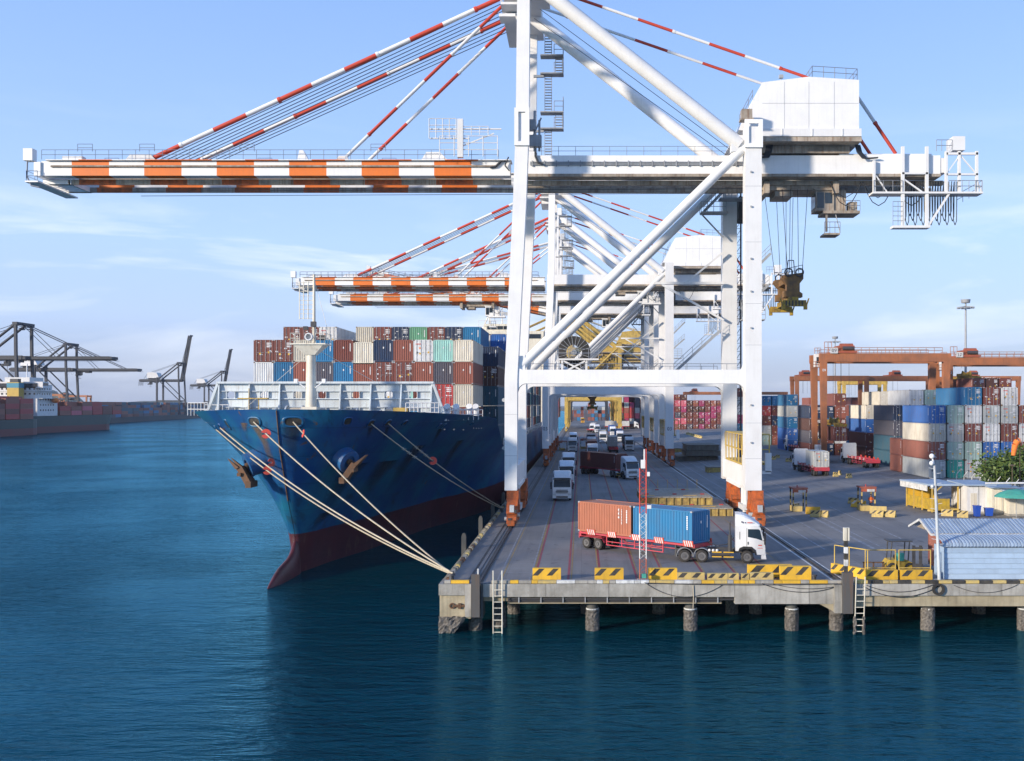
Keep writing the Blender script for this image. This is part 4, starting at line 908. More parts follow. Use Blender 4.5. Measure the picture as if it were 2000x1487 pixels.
# rust and grime running down from the openings: thin stains on the plating
def stain_material(name, col, dens):
    m = bpy.data.materials.new(name); m.use_nodes = True; N, L = m.node_tree.nodes, m.node_tree.links; b = N['Principled BSDF']; b.inputs['Base Color'].default_value = (*col, 1); b.inputs['Roughness'].default_value = .8
    uv = N.new('ShaderNodeUVMap'); sp = N.new('ShaderNodeSeparateXYZ'); L.new(uv.outputs[0], sp.inputs[0])
    n = N.new('ShaderNodeTexNoise'); n.inputs['Scale'].default_value = 1.0; n.inputs['Detail'].default_value = 7; n.inputs['Roughness'].default_value = .7
    mp = N.new('ShaderNodeMapping'); mp.inputs['Scale'].default_value = (9, 3, 1); L.new(uv.outputs[0], mp.inputs[0]); L.new(mp.outputs[0], n.inputs['Vector'])
    def mth(op, a, c):
        x = N.new('ShaderNodeMath'); x.operation = op
        for i, v in enumerate((a, c)):
            if isinstance(v, (int, float)): x.inputs[i].default_value = v
            else: L.new(v, x.inputs[i])
        return x.outputs[0]
    edge = mth('MULTIPLY', mth('MULTIPLY', sp.outputs['X'], mth('SUBTRACT', 1.0, sp.outputs['X'])), 4.0)
    a = mth('MULTIPLY', mth('MULTIPLY', edge, mth('SUBTRACT', 1.0, sp.outputs['Y'])), mth('ADD', n.outputs['Fac'], .25))
    al = N.new('ShaderNodeMath'); al.operation = 'MULTIPLY'; al.use_clamp = True; al.inputs[1].default_value = dens; L.new(a, al.inputs[0]); L.new(al.outputs[0], b.inputs['Alpha']); M[name] = m
stain_material('stain_rust', (.13,.085,.05), 1.0); stain_material('stain_dark', (.010,.018,.03), .95)
def stain(pts, w0, w1, side, mat):
    """pts: photo pixels down the run"""
    hits = []
    for (px, py) in pts:
        p = hull_hit(px, py, side)
        if p: hits.append(p)
    if len(hits) < 2: return
    n = 14; tot = []; vs = []; uvs = []; fs = []
    for i in range(n+1):
        t = i/n*(len(hits)-1); k = min(len(hits)-2, int(t)); p = hits[k].lerp(hits[k+1], t-k); u = p.y-SD
        p = Vector((SX + side*half(u, p.z), p.y, p.z)); nn = hull_n(p, side); a = nn.cross(Vector((0,0,1))).normalized(); w = lerp(w0, w1, i/n)/2
        for s_ in (-1, 0, 1):
            q = p + a*w*s_; q.x = SX + side*half(q.y-SD, q.z); vs.append(tuple(q + nn*.025)); uvs.append(((s_+1)/2, i/n))
    for i in range(n):
        for j in range(2): fs.append((3*i+j, 3*i+j+1, 3*(i+1)+j+1, 3*(i+1)+j))
    mb = MB(); mb.add(vs, fs, True); o = mb.build('hull_stain', M[mat], ship); uvl = o.data.uv_layers.new(name='uv')
    for lp in o.data.loops: uvl.data[lp.index].uv = uvs[lp.vertex_index]
stain([(500,835),(520,870),(538,915),(548,955)], 1.1, .5, -1, 'stain_rust'); stain([(573,834),(567,870),(562,910)], 2.0, .7, 1, 'stain_dark')
stain([(476,826),(480,846)], 1.0, .5, -1, 'stain_rust'); stain([(700,905),(655,960),(628,1020)], 4.5, 3.0, 1, 'stain_dark')
stain([(724,834),(716,860)], .8, .4, 1, 'stain_dark'); stain([(757,834),(748,862)], .8, .4, 1, 'stain_dark'); stain([(860,838),(842,872)], 1.6, .8, 1, 'stain_dark'); stain([(760,900),(700,985)], 5, 3, 1, 'stain_dark')
stain([(820,870),(760,960)], 4, 3, 1, 'stain_dark'); stain([(436,836),(447,855)], .9, .4, -1, 'stain_rust'); stain([(900,860),(860,930)], 4, 3, 1, 'stain_dark'); stain([(640,1000),(600,1040)], 3, 2, 1, 'stain_dark')
MB().tube((SX,SD-.03,12.0), (SX,SD+.9,8.6), .05, 6).tube((SX,SD+.9,8.6), (SX,SD+3.4,3.6), .06, 6).build('stem_bar', M['rusty'], ship)
# anchor bosses and rusty anchors
for side, px, py, d_ in ((1, 668, 893, Vector((.78,-.50,-.40))), (-1, 505, 900, Vector((-.78,-.50,-.40)))):
    p = hull_hit(px, py, side)
    if p is None: p = P(px, py, 97.5)
    d_ = d_.normalized(); c0 = p - d_*1.5; c1 = p + d_*.95
    bs = MB().tube(c0, c1, 1.45, 22, 1.08).sphere(tuple(c0), 1.45, 16)
    a, b = bs.frame(c0, c1)
    boss = bs.build('anchor_boss', M['boss_blue'], ship)
    MB().ring(c1, d_, 1.12, .6, .3, 22).build('lip', M['boss_blue'], boss)
    an = MB(); sl = Vector((-side*.52, -.10, -.85)).normalized(); yv = Vector((0,1,0)); out = yv.cross(sl).normalized()
    if out.x*side < 0: out = -out
    c2 = c1 + d_*.25 + Vector((side*.1, -.1, -.55))
    an.tube(c1-d_*.8, c1+d_*.3, .28, 10)
    a0, a1 = c2 - sl*.6, c2 + sl*1.25                       # crown slab hanging from the pipe, flukes folded up over it
    an.hexa([a0-yv*.55-out*.2, a0+yv*.55-out*.2, a0+yv*.55+out*.35, a0-yv*.55+out*.35], [a1-yv*.75-out*.25, a1+yv*.75-out*.25, a1+yv*.75+out*.3, a1-yv*.75+out*.3])
    an.bar(a1-yv*.95, a1+yv*.95, .5, .55); an.bar(c2-yv*.85+out*.3, c2+yv*.85+out*.3, .35, .3)
    for s_ in (-1, 1):
        b0 = a0 + yv*s_*.45 + out*.2; tip = b0 - sl*1.25 + out*.35
        an.hexa([b0-yv*.22-out*.15, b0+yv*.22-out*.15, b0+yv*.22+out*.2, b0-yv*.22+out*.2], [tip-yv*.03, tip+yv*.03, tip+yv*.03+out*.05, tip-yv*.03+out*.05])
    an.build('anchor', M['rusty'], ship)
# breakwater: plated wall with stiffeners and round-cornered ports
BD = 103.5; BZ0, BZ1 = 10.8, 14.75
bw = MB(); nb = 7; bx0, bx1 = SX-11.3, SX+11.3; wpan = (bx1-bx0)/nb
wall_root = MB().prism([(SX-12.6,BZ0+.5), (bx0,BZ0+.5), (bx0,BZ1-.1)], BD, BD+.12).prism([(SX+12.9,BZ0), (bx1,BZ0), (bx1,BZ1-.1)], BD, BD+.12)
brk = wall_root.build('breakwater', M['breakwater'], ship)
for i in range(nb):
    xa, xb = bx0+wpan*i, bx0+wpan*(i+1); cx = xa+wpan*(.38 + .1*(i % 3)); mbp = MB()
    rows = [(BZ0, 11.35, None), (11.35, 12.25, .42), (12.25, 13.15, None), (13.15, 13.95, .42), (13.95, BZ1, None)]
    for z0, z1, hw in rows:
        if hw is None: mbp.box(xa+.005, xb-.005, BD, BD+.10, z0, z1)
        else:
            mbp.box(xa+.005, cx-hw, BD, BD+.10, z0, z1).box(cx+hw, xb-.005, BD, BD+.10, z0, z1)
            for sx in (-1, 1):
                for sz in (0, 1):
                    zc = z0 if sz == 0 else z1; dz = .22 if sz == 0 else -.22; mbp.prism([(cx+sx*hw, zc), (cx+sx*(hw-.22), zc), (cx+sx*hw, zc+dz)], BD, BD+.10)
            for sx in (-1, 1): mbp.box(cx+sx*(hw+.03)-.03, cx+sx*(hw+.03)+.03, BD-.22, BD, z0, z1)
    mbp.build('plate', M['breakwater'], brk)
for i in range(nb+1):
    x = bx0 + wpan*i; lean = .25*(i-nb/2)/nb
    MB().hexa([(x-.07-lean,BD-1.0,BZ0),(x+.07-lean,BD-1.0,BZ0),(x+.07,BD,BZ0),(x-.07,BD,BZ0)], [(x-.07,BD-.28,BZ1),(x+.07,BD-.28,BZ1),(x+.07,BD,BZ1),(x-.07,BD,BZ1)]).build('stiffener', M['breakwater'], brk)
for z in (11.35, 12.25, 13.15, 13.95): MB().box(bx0, bx1, BD-.26, BD-.002, z-.04, z+.04).build('stringer', M['breakwater'], brk)
MB().box(bx0-.2, bx1+.2, BD-.5, BD+.3, BZ1, BZ1+.22).build('top_flange', M['breakwater'], brk)
for s_ in (-1, 1): MB().bar((SX+s_*12.65, BD-.1, BZ0+.6), (SX+s_*11.35, BD-.1, BZ1+.2), .5, .26).build('end_flange', M['breakwater'], brk)
# foremast with platform, horn, radar post and ladder
mx_, my_ = SX, 97.8
mast = MB().tube((mx_,my_,10.7), (mx_,my_,18.4), .56, 18, .44).box(mx_-.75, mx_+.75, my_-.8, my_+.6, 10.7, 12.3).build('foremast', M['mast_cream'], ship)
MB().hexa([(mx_-.5,my_-.5,17.5),(mx_+.5,my_-.5,17.5),(mx_+.5,my_+.5,17.5),(mx_-.5,my_+.5,17.5)], [(mx_-1.5,my_-1.1,18.5),(mx_+1.5,my_-1.1,18.5),(mx_+1.5,my_+1.1,18.5),(mx_-1.5,my_+1.1,18.5)]).box(mx_-1.75,mx_+1.75,my_-1.25,my_+1.25,18.5,18.62).build('mast_platform', M['mast_cream'], mast)
MB().rail((mx_-1.7,my_-1.2,18.62), (mx_-.8,my_-1.2,18.62), 1.0, 2, .03).rail((mx_+.8,my_-1.2,18.62), (mx_+1.7,my_-1.2,18.62), 1.0, 2, .03).rail((mx_+1.7,my_-1.2,18.62), (mx_+1.7,my_+1.2,18.62), 1.0, 2, .03).rail((mx_-1.7,my_-1.2,18.62), (mx_-1.7,my_+1.2,18.62), 1.0, 2, .03).build('mast_railing', M['mast_cream'], mast)
MB().ring((mx_+.15,my_-1.3,19.25), (0,1,0), .38, .27, .5, 20).tube((mx_+.15,my_-1.1,19.25), (mx_+.15,my_-.4,19.25), .26, 14, .14).build('horn', M['white_steel'], mast)
MB().tube((mx_+.3,my_,18.6), (mx_+.3,my_,25.6), .17, 10, .13).build('mast_pole', M['mast_cream'], mast)
m1 = MB()
for x in (-.95, -.55, -.1): m1.tube((mx_+x-.2,my_,21.1), (mx_+x-.2,my_,24.9), .055, 6)
for i in range(9): m1.tube((mx_-1.15,my_,21.2+i*.45), (mx_+.3,my_,21.2+i*.45), .03, 4)
m1.build('mast_ladder', M['mast_cream'], mast)
MB().cb((mx_+.3,my_-.2,20.6), .5, .4, .5).cb((mx_-.5,my_-.2,20.2), .4, .3, .35).cb((mx_+1.3,my_-.7,19.2), .55, .5, .5).build('mast_light', M['dark_steel'], mast)
MB().tube((mx_+.4,my_,18.2), (mx_+5.4,BD-.2,BZ1+.1), .03, 5).tube((mx_-.4,my_,17.5), (mx_-9,my_+3,11), .02, 4).tube((mx_+.3,my_,25.2), (mx_+1.9,my_+.5,18.7), .02, 4).build('mast_stay_wire', M['mast_cream'], mast)
m1 = MB()
for s_ in (-1, 1): m1.tube((mx_+s_*.5,my_-.3,14.2), (mx_+s_*1.3,my_-.3,14.8), .06, 6); m1.cb((mx_+s_*1.4,my_-.4,14.9), .35, .35, .4)
m1.build('flood_light', M['white_steel'], mast)
# deck machinery in front of the breakwater
for (x, d, r, w) in ((-1.8,98.5,1.05,1.6), (-3.4,99.5,.8,1.2), (2.0,99.0,.7,1.1), (3.4,100.5,.8,1.3), (6.0,100.2,.6,1.0)):
    wd = MB().tube((SX+x-w/2,d,11.4), (SX+x+w/2,d,11.4), r*.6, 16).disc((SX+x-w/2,d,11.4), (1,0,0), r, .12, 20).disc((SX+x+w/2,d,11.4), (1,0,0), r, .12, 20).box(SX+x+w/2+.1,SX+x+w/2+.7,d-.5,d+.5,10.75,11.8)
    wi = wd.build('mooring_winch', M['deck_gear'], ship)
    MB().tube((SX+x-w/2+.1,d,11.4), (SX+x+w/2-.1,d,11.4), r*.8, 16).build('rope_coil', M['rope'], wi)
for i, (x, d) in enumerate(((-8.2,97.5), (-6,96.5), (4.8,97.0), (7.6,99.5), (8.8,101.0), (10.2,102), (-9.6,100))):
    MB().tube((SX+x-.35,d,10.75), (SX+x-.35,d,11.75), .24, 10).tube((SX+x+.35,d,10.75), (SX+x+.35,d,11.75), .24, 10).build('bitts', M['deck_gear'], ship)
MB().tube((SX-7.2,100.6,10.8), (SX-7.2,100.6,14.2), .05, 6).tube((SX-6.2,100.6,10.8), (SX-6.2,100.6,13.2), .05, 6).box(SX-8.3,SX-5.2,100.3,100.9,13.1,13.22).build('signal_frame', M['walk_yellow'], ship)
MB().box(SX-10.4,SX-8.8,102.5,103.2,10.9,11.6).build('deck_locker', M['walk_yellow'], ship)
MB().box(SX+7.3,SX+8.8,102.6,103.35,10.8,12.2).build('deck_locker', M['walk_yellow'], ship)
m1 = MB().rail((SX-13.2,99.8,11.4), (SX-10.0,96.8,11.4), 1.3, 6, .045, 1).rail((SX-12.9,BD,11.3), (SX-10,BD-1,11.3), 1.2, 4, .04)
m1.rail((SX+8.8,101.8,11.2), (SX+12.2,102.2,11.2), 1.5, 8, .05, 2).rail((SX+12.6,106,10.8), (SX+15.3,112,10.8), 1.2, 6, .045, 1).rail((SX+12.9,BD+1,10.8), (SX+15.2,118,10.8), 1.1, 8, .04, 1)
m1.build('deck_railing', M['white_steel'], ship)
for (x, d) in ((13.2,109), (14.2,113), (14.6,116), (12.6,106)): MB().tube((SX+x,d,10.75), (SX+x,d,12.0), .32, 12).tube((SX+x,d,12.0), (SX+x,d-.5,12.35), .36, 12).build('ventilator', M['white_steel'], ship)
# lashing bridge posts and starboard deck-edge railing
for d in (148.6, 163, 177.4, 192, 206, 220.6):
    MB().box(SX+13.9, SX+15.6, d-.5, d+.2, 6.4, 9.4).box(SX+14.9, SX+15.2, d-.4, d, 9.4, 12.2).build('lashing_post', M['grey_steel'], ship)
MB().rail((SX+15.8, 142, 6.5), (SX+15.8, 300, 6.5), 1.1, 60, .05, 1).build('deck_railing', M['white_steel'], ship)
# wheelhouse block far aft
MB().box(SX-15, SX+15, 312, 326, 6.4, 36.2).box(SX-16.1, SX+16.1, 313, 319, 33.0, 36.0).build('superstructure', M['mast_cream'], ship)
MB().box(SX-14, SX+14, 311.8, 312.0, 33.8, 35.2).build('bridge_window', M['window_glass'], ship)
MB().box(SX-4.4, SX+4.4, 313.5, 319, 36.2, 38.6).rail((SX-6,313,36.2), (SX+6,313,36.2), 3.4, 6, .06).tube((SX+1.4,316,38.5), (SX+1.4,316,44.5), .18, 8, .1).tube((SX+.2,316,42.5), (SX+2.6,316,42.5), .1, 6).tube((SX-5,316,37), (SX-2.8,316,42), .2, 6).tube((SX-2.8,316,42), (SX-2.8,316,38), .2, 6).tube((SX+.5,316,43.6), (SX+2.3,316,43.6), .08, 6).build('monkey_island', M['mast_cream'], ship)
MB().sphere((SX+4,315,39.4), .9, 12).build('satellite_dome', M['white_steel'], ship)
MB().box(SX-3.2, SX+3.2, 313.3, 313.5, 36.8, 37.9).build('bridge_window', M['window_glass'], ship)

# ------------------------------------------------------------------ mooring ropes and rat guards
b1 = Vector((-9.25, 69.15, .42)); b2 = Vector((-9.3, 113.0, .42))
def bollard(p, label):
    root = thing('bollard', (p.x, p.y, 0), label, 'bollard', 'quay bollards')
    MB().tube((p.x,p.y,0), (p.x,p.y,.38), .2, 14, .16).build('post', M['dark_steel'], root)
    MB().tube((p.x,p.y,.38), (p.x,p.y,.52), .3, 14, .24).build('head', M['dark_steel'], root)
bollard(b1, 'dark bollard on the quay corner holding the bow ropes'); bollard(b2, 'dark bollard by the near crane holding the two spring ropes')
def rope(a, b, sag, r, label, group, n=26):
    a = Vector(a); b = Vector(b)
    pts = [a.lerp(b, i/n) - Vector((0,0,sag*4*(i/n)*(1-i/n))) for i in range(n+1)]
    MB().path(pts, r, 6).build('mooring_rope', M['rope'], None, origin=b, label=label, cat='rope', group=group)
    return pts
ropes = {}
off = [Vector((.0,.0,.05)), Vector((.12,-.1,.12)), Vector((-.1,.1,.2)), Vector((.05,.12,0))]
for key, tgt, sag, lab in (('p1',b1+off[0],1.1,'lower of the two pale ropes from the port bow to the quay corner'), ('p2',b1+off[1],1.0,'upper of the two pale ropes from the port bow to the quay corner'),
                           ('a',b1+off[2],.75,'pale rope from the rusty port fairlead beside the stem to the quay corner'), ('b',b1+off[3],.6,'pale rope from the large fairlead right of the stem to the quay corner'),
                           ('d',b2+off[0],.6,'lower of the two grey ropes from the starboard bow to the crane bollard'), ('e',b2+off[1],.5,'upper of the two grey ropes from the starboard bow to the crane bollard')):
    if fl[key]: ropes[key] = rope(fl[key], tgt, sag, .055 if key in 'de' else .065, lab, 'mooring ropes')
def guard(c, ax, r, label):
    o = MB().ring((0,0,0), ax, r, r*.28, .05, 22, R(20), R(335)).build('rat_guard', M['red_disc'], None, label=label, cat='rat guard', group='rat guards on the ropes'); o.location = c
if 'a' in ropes: guard(ropes['a'][2], (.25,-1,.1), .42, 'red slotted rat guard on the rope at the port fairlead')
if 'b' in ropes: guard(ropes['b'][2], (-.9,-.5,.2), .36, 'red rat guard seen edge on below the large fairlead')
if 'p2' in ropes: guard(ropes['p2'][7]+Vector((0,0,.55)), (.85,-.6,.1), .36, 'upper of two red rat guards in front of the stem')
if 'p1' in ropes: guard(ropes['p1'][7], (.35,-1,.1), .38, 'lower of two red rat guards in front of the stem')
if 'e' in ropes: guard(ropes['e'][9], (.2,-1,.1), .42, 'red rat guard on the grey ropes along the starboard side')
for key in ('d', 'e'):
    if key in ropes:
        for i in (5, 6, 7):
            c = ropes[key][i].lerp(ropes[key][i+1], .5); 
            MB().bar(c-Vector((.25,0,.06)), c+Vector((.25,0,.06)), .05).bar(c-Vector((.0,0,.2)), c+Vector((0,0,.2)), .05).build('rope_clamp', M['grey_steel'], None, label='small clamp on the %s grey starboard rope, %s from the hull' % ('lower' if key == 'd' else 'upper', ('first', 'second', 'third')[i-5]), cat='clamp', group='clamps on the grey ropes')
# ------------------------------------------------------------------ shipping containers
def box_mesh(L, H, plain_front=True, fine=True):
    """corrugated container, origin at the middle of its base; its near end (-y) is plain or left open for doors"""
    W = 2.44; hw, hl = W/2, L/2; mb = MB(); dp = .05
    for sx in (-1, 1):                                       # corner posts, rails
        for sy in (-1, 1): mb.box(sx*hw-(.12 if sx > 0 else 0), sx*hw+(0 if sx > 0 else .12), sy*hl-(.12 if sy > 0 else 0), sy*hl+(0 if sy > 0 else .12), 0, H)
        x0, x1 = sorted((sx*hw, sx*(hw-.09)))
        mb.box(x0, x1, -hl+.12, hl-.12, 0, .16).box(x0, x1, -hl+.12, hl-.12, H-.10, H)
    for sy in (-1, 1):
        y0, y1 = sorted((sy*hl, sy*(hl-.09)))
        mb.box(-hw+.12, hw-.12, y0, y1, 0, .16).box(-hw+.12, hw-.12, y0, y1, H-.11, H)
    def corr(length, put):
        n = max(4, round(length/.29)); p = length/n; a = -length/2; prof = []
        for i in range(n): prof += [(a+p*i, 0), (a+p*(i+.32), 0), (a+p*(i+.5), dp), (a+p*(i+.82), dp)]
        prof.append((length/2, 0)); vs = []
        for t, d in prof: vs += [put(t, d, .16), put(t, d, H-.1)]
        mb.add(vs, [(2*i, 2*i+2, 2*i+3, 2*i+1) for i in range(len(prof)-1)])
    for sx in (-1, 1): corr(L-.24, lambda t, d, z, s=sx: (s*(hw-.015-d), t, z))
    corr(W-.24, lambda t, d, z: (t, hl-.02-d, z))
    if plain_front: corr(W-.24, lambda t, d, z: (t, -hl+.02+d, z))
    mb.box(-hw+.09, hw-.09, -hl+.09, hl-.09, H-.07, H-.03)
    mb.mat(1)
    for sx in (-1, 1):
        for sy in (-1, 1):
            for z in (-.004, H-.114): mb.cb((sx*(hw-.085), sy*(hl-.085), z+.06), .18, .18, .122)
    if plain_front:                                          # printed marks
        mb.mat(2)
        for i in range(9): mb.box(.80, .91, -hl-.004+.02, -hl+.018, H-.55-i*.11, H-.46-i*.11)
        mb.box(-.05, .08, -hl+.012, -hl+.018, H*.60, H*.68)
    mb.mat(2)
    for i in range(8): mb.box(-hw-.003, -hw+.012, -hl+.42, -hl+.54, H-.5-i*.14, H-.40-i*.14)
    return mb
DOORH = {}
def door_mesh(H, side, var):
    W = 2.44; mb = MB(); x0, x1 = (-1.10, -.006) if side < 0 else (.006, 1.10); mb.box(x0, x1, -.05, 0, .16, H-.11)
    for k in range(4): z = .35 + k*(H-.7)/3.4; mb.box(x0+.08, x1-.08, -.068, -.05, z, z+.36)
    mb.mat(1); rnd = random.Random(var*7+side)
    for k in range(5):
        if rnd.random() < .75:
            w = rnd.uniform(.12, .42); xx = rnd.uniform(x0+.1, x1-w-.05); z = rnd.uniform(H*.35, H*.86) if side > 0 else rnd.uniform(.3, H*.86); mb.box(xx, xx+w, -.0725, -.068, z, z+rnd.uniform(.06, .16))
    if side > 0:
        for k in range(3): mb.box(x0+.40, x0+.98, -.0725, -.068, H-.48-k*.22, H-.36-k*.22)
    mb.mat(2)
    if rnd.random() < .8: xx = x0+rnd.uniform(.15,.6); z = rnd.uniform(.4,1.5); mb.box(xx, xx+.2, -.0730, -.068, z, z+.22)
    return mb
def rod_mesh(H):
    mb = MB().tube((0,-.10,.06), (0,-.10,H-.04), .024, 6)
    for z in (.12, .9, 1.7, H-.18): mb.cb((0,-.09,z), .09, .06, .07)
    mb.bar((0,-.11,1.1), (.34,-.11,1.13), .03); return mb
MSTEEL, MWHITE, MYEL = M['grey_steel'], M['letter_white'], M['paint_yellow']
def casting(): return M['dark_steel']
BOX = {}
for L in (12.19, 6.06):
    for H in (2.72, 2.59):
        for pf in (True, False): BOX[L, H, pf] = box_mesh(L, H, pf).mesh('container_body', [M['box_maroon'], M['grey_steel'], MWHITE])
DOOR = {(H, s, v): door_mesh(H, s, v).mesh('container_door', [M['box_maroon'], MWHITE, MYEL]) for H in (2.72, 2.59) for s in (-1, 1) for v in range(4)}
ROD = {H: rod_mesh(H).mesh('lock_rod', MSTEEL) for H in (2.72, 2.59)}
LOGO = {}
def logo(col):
    if col not in LOGO:
        mb = MB()
        for i in range(4): mb.box(-.92+i*.16, -.81+i*.16, -.078, -.0735, 2.12, 2.26); mb.box(-.89+i*.16, -.84+i*.16, -.079, -.0765, 2.16, 2.22)
        mb.mat(1).box(-.88,-.64,-.080,-.0735,1.0,1.24).mat(2).add([(-.42,-.080,1.55),(-.28,-.080,1.69),(-.42,-.080,1.83),(-.56,-.080,1.69)], [(0,1,2,3)])
        LOGO[col] = mb.mesh('line_name', [M[col], M['paint_black'], M['sock_orange']])
    return LOGO[col]
NBOX = [0]
def setmat(o, i, m): o.material_slots[i].link = 'OBJECT'; o.material_slots[i].material = m
def cbox(x, y, z, col, label, group, L=12.19, H=2.72, door=False, parts=True, rz=0.0, mark=None):
    """y is the near end; x the middle"""
    m = M['box_' + col]
    o = bpy.data.objects.new('shipping_container', BOX[L, H, not door]); COL.objects.link(o)
    if rz: o.location = (x, y, z); o.rotation_euler = (0, 0, rz)
    else: o.location = (x, y + L/2, z)
    setmat(o, 0, m); tag(o, label, 'container', group); NBOX[0] += 1
    if col in ('white', 'light grey', 'pale green', 'cream', 'teal'): setmat(o, 1, M['rusty'])
    if door:
        for s in (-1, 1):
            d = bpy.data.objects.new('door', DOOR[H, s, NBOX[0] % 4]); COL.objects.link(d); d.parent = o; d.location = (0, -L/2+.06, 0); setmat(d, 0, m)
            if parts:
                for rx in (.28, .82): inst('lock_rod', ROD[H], d, (s*rx, 0, 0))
        if mark: inst('line_name', logo(mark), o, (0, -L/2+.06, 0))
    return o
ORD = ['first','second','third','fourth','fifth','sixth','seventh','eighth','ninth','tenth','eleventh','twelfth','thirteenth','fourteenth','fifteenth']
# --- ship, forward bay
def A(col, door=False): return (col, door)
PIT = 2.49; X0 = SX - 11*PIT/2 + PIT/2
tiers = [
 (12.32, 'third tier down', ['white','blue','cream','maroon','cream','red brown','white','mint','maroon','red','cream'], {9, 6}),
 (15.10, 'second tier down', ['white','blue','red brown','slate grey','blue','red brown','maroon','maroon','red brown','slate grey','red brown'], {6, 7}),
 (17.88, 'top tier', ['maroon','maroon','cream','blue','maroon','cream','navy','red brown','white','mint','cream'], {0, 1, 8})]
for ti, (z, tn, cols, doors) in enumerate(tiers):
    for i, c in enumerate(cols):
        zz = z - (.28 if i == 5 and ti == 2 else .12 if i == 5 and ti == 1 else 0)
        cbox(X0+i*PIT, 121.2, zz, c, f'{c} container, {ORD[i]} from port, {tn} of the ship bow stack', 'containers in the ship bow stack', door=i in doors, mark='letter_red' if (ti, i) == (2, 8) else None)
for z in (9.5,):
    for i, c in ((9, 'dark brown'), (10, 'maroon')): cbox(X0+i*PIT, 121.2, z, c, f'{c} container low behind the breakwater end, {"inboard" if i == 9 else "outboard"} of its neighbour', 'containers in the ship bow stack', door=True)
# --- second bay: the tier that shows above, and its outer column
top2 = [(0,'maroon',1), (1,'maroon',1), (2,'white',1), (4,'cream',0), (5,'maroon',1), (6,'navy',1), (7,'green',0), (8,'maroon',1), (9,'navy',1), (10,'blue',0)]
X2 = -40.35
for k, (i, c, d) in enumerate(top2):
    xx = X2 + i*PIT + (.15 if i > 3 else 0)
    cbox(xx, 135.6, 20.66, c, f'{c} container, {ORD[k]} from port in the raised tier behind the bow stack', 'containers in the second ship bay', door=bool(d), mark='letter_red' if i == 2 else None)
    cbox(xx, 135.6, 17.90, ('maroon','slate grey','blue','cream')[k % 4], f'container under the raised tier behind the bow stack, {ORD[k]} from port', 'hidden supports in the second ship bay')
xo_ = SX + 14.35
for k, (c, d) in enumerate((('navy',0), ('dark brown',1), ('dark teal',0), ('dark teal',0), ('dark teal',1))):
    cbox(xo_, 135.6, 17.90-2.76*k, c, f'{c} container, {ORD[k]} from the top in the outer starboard column behind the bow stack', 'containers in the second ship bay', door=bool(d))
# --- further bays along the starboard side
pal = ['maroon','dark teal','slate grey','red brown','navy','white','dark brown','light grey','maroon','dark teal']
for b in range(9):
    d = 150.2 + 14.5*b
    for k in range(6 if b in (0, 2, 3) else 5):
        c = ['cream','maroon','royal blue'][k % 3] if (b == 0 and k > 3) else pal[(b*3+k*7+b*k) % 10]
        cbox(xo_, d, 6.86 + 2.76*k, c, f'{c} container, {ORD[k]} tier up, {ORD[b+2]} bay from the bow, starboard deck edge', 'containers along the starboard deck edge', parts=False, door=(b+k) % 3 == 0)
    if b in (0, 1):
        for k in range(5, 6): cbox(xo_-PIT, d, 6.86 + 2.76*k, 'white', f'white container one row inboard on top of the {ORD[b+2]} bay from the bow', 'containers along the starboard deck edge', parts=False)
# --- yard: front block with doors to the camera
yb = 146.0
blk = [['blue',None,None], ]
front_cols = [ # bottom to top
 ['light grey','red brown','cream','royal blue'],
 ['teal','pale green','light grey','pale green'],
 ['light grey','pale green','maroon','white','blue'],
 ['maroon','royal blue','white','light grey','maroon'],
 ['maroon','royal blue','maroon','light grey','white'],
 ['white','maroon','white','red brown'],
 ['maroon','blue','white','maroon']]
tn = ['lowest','second','third','fourth','top']
for i, colm in enumerate(front_cols):
    for k, c in enumerate(colm):
        x = 53.4 + i*2.71
        cbox(x, yb, 1.50+2.735*k, c, f'{c} container, {ORD[i]} column of the nearest yard block, {tn[k] if k < 4 or len(colm) < 5 else "top"} tier', 'containers in the nearest yard block', door=True, mark='letter_red' if c in ('white','light grey') else None, H=2.72)
for k, c in enumerate(('red brown','red brown')): cbox(53.4, 158.6, 1.50+2.735*k, c, f'{c} short container on end behind the nearest yard block, {("lower","upper")[k]} one', 'short containers behind the nearest yard block', L=6.06)
def block(name, d, x0, cols, group, pitch=2.71, L=12.19, parts=False, z0=None, doors=True):
    z0 = gz(x0-1.2, d)+.005 if z0 is None else z0
    for i, colm in enumerate(cols):
        for k, c in enumerate(colm):
            if c: cbox(x0+i*pitch, d, z0+2.735*k, c, f'{c} container, {ORD[i]} column, {ORD[k]} tier up, {name}', group, L=L, door=doors, parts=parts)
block('second yard block back', 172.0, 56.5, [['dark teal','dark teal','slate grey','navy'], ['maroon','white','blue','light grey','white'], ['light grey','maroon','teal','white','pale green']], 'containers in the second yard block', parts=True)
block('third yard block back', 191.5, 57.2, [['maroon','maroon','royal blue','cream'], ['white','blue','red brown','maroon','cream']], 'containers in the third yard block')
block('fourth yard block back', 212.0, 51.0, [['maroon','slate grey','dark brown','navy'], ['navy','maroon','blue','navy',None], ['maroon','white','maroon','red brown','maroon']], 'containers in the fourth yard block')
block('fifth yard block, left of the gantry leg', 236.0, 51.2, [['royal blue','royal blue','blue','light grey','blue'], ['maroon','light grey','royal blue','light grey']], 'containers in the fifth yard block')
block('sixth yard block, beside the white crane leg', 268.0, 51.0, [['pale green','light grey','maroon','red','blue'], ['red brown','maroon','navy','maroon','blue'], ['maroon','maroon','dark teal','maroon','blue']], 'containers in the sixth yard block')
block('seventh yard block, farthest of the row', 300.0, 49.5, [['royal blue','blue','magenta','white','light grey','maroon'], ['maroon','maroon','blue','white','maroon','maroon']], 'containers in the seventh yard block')
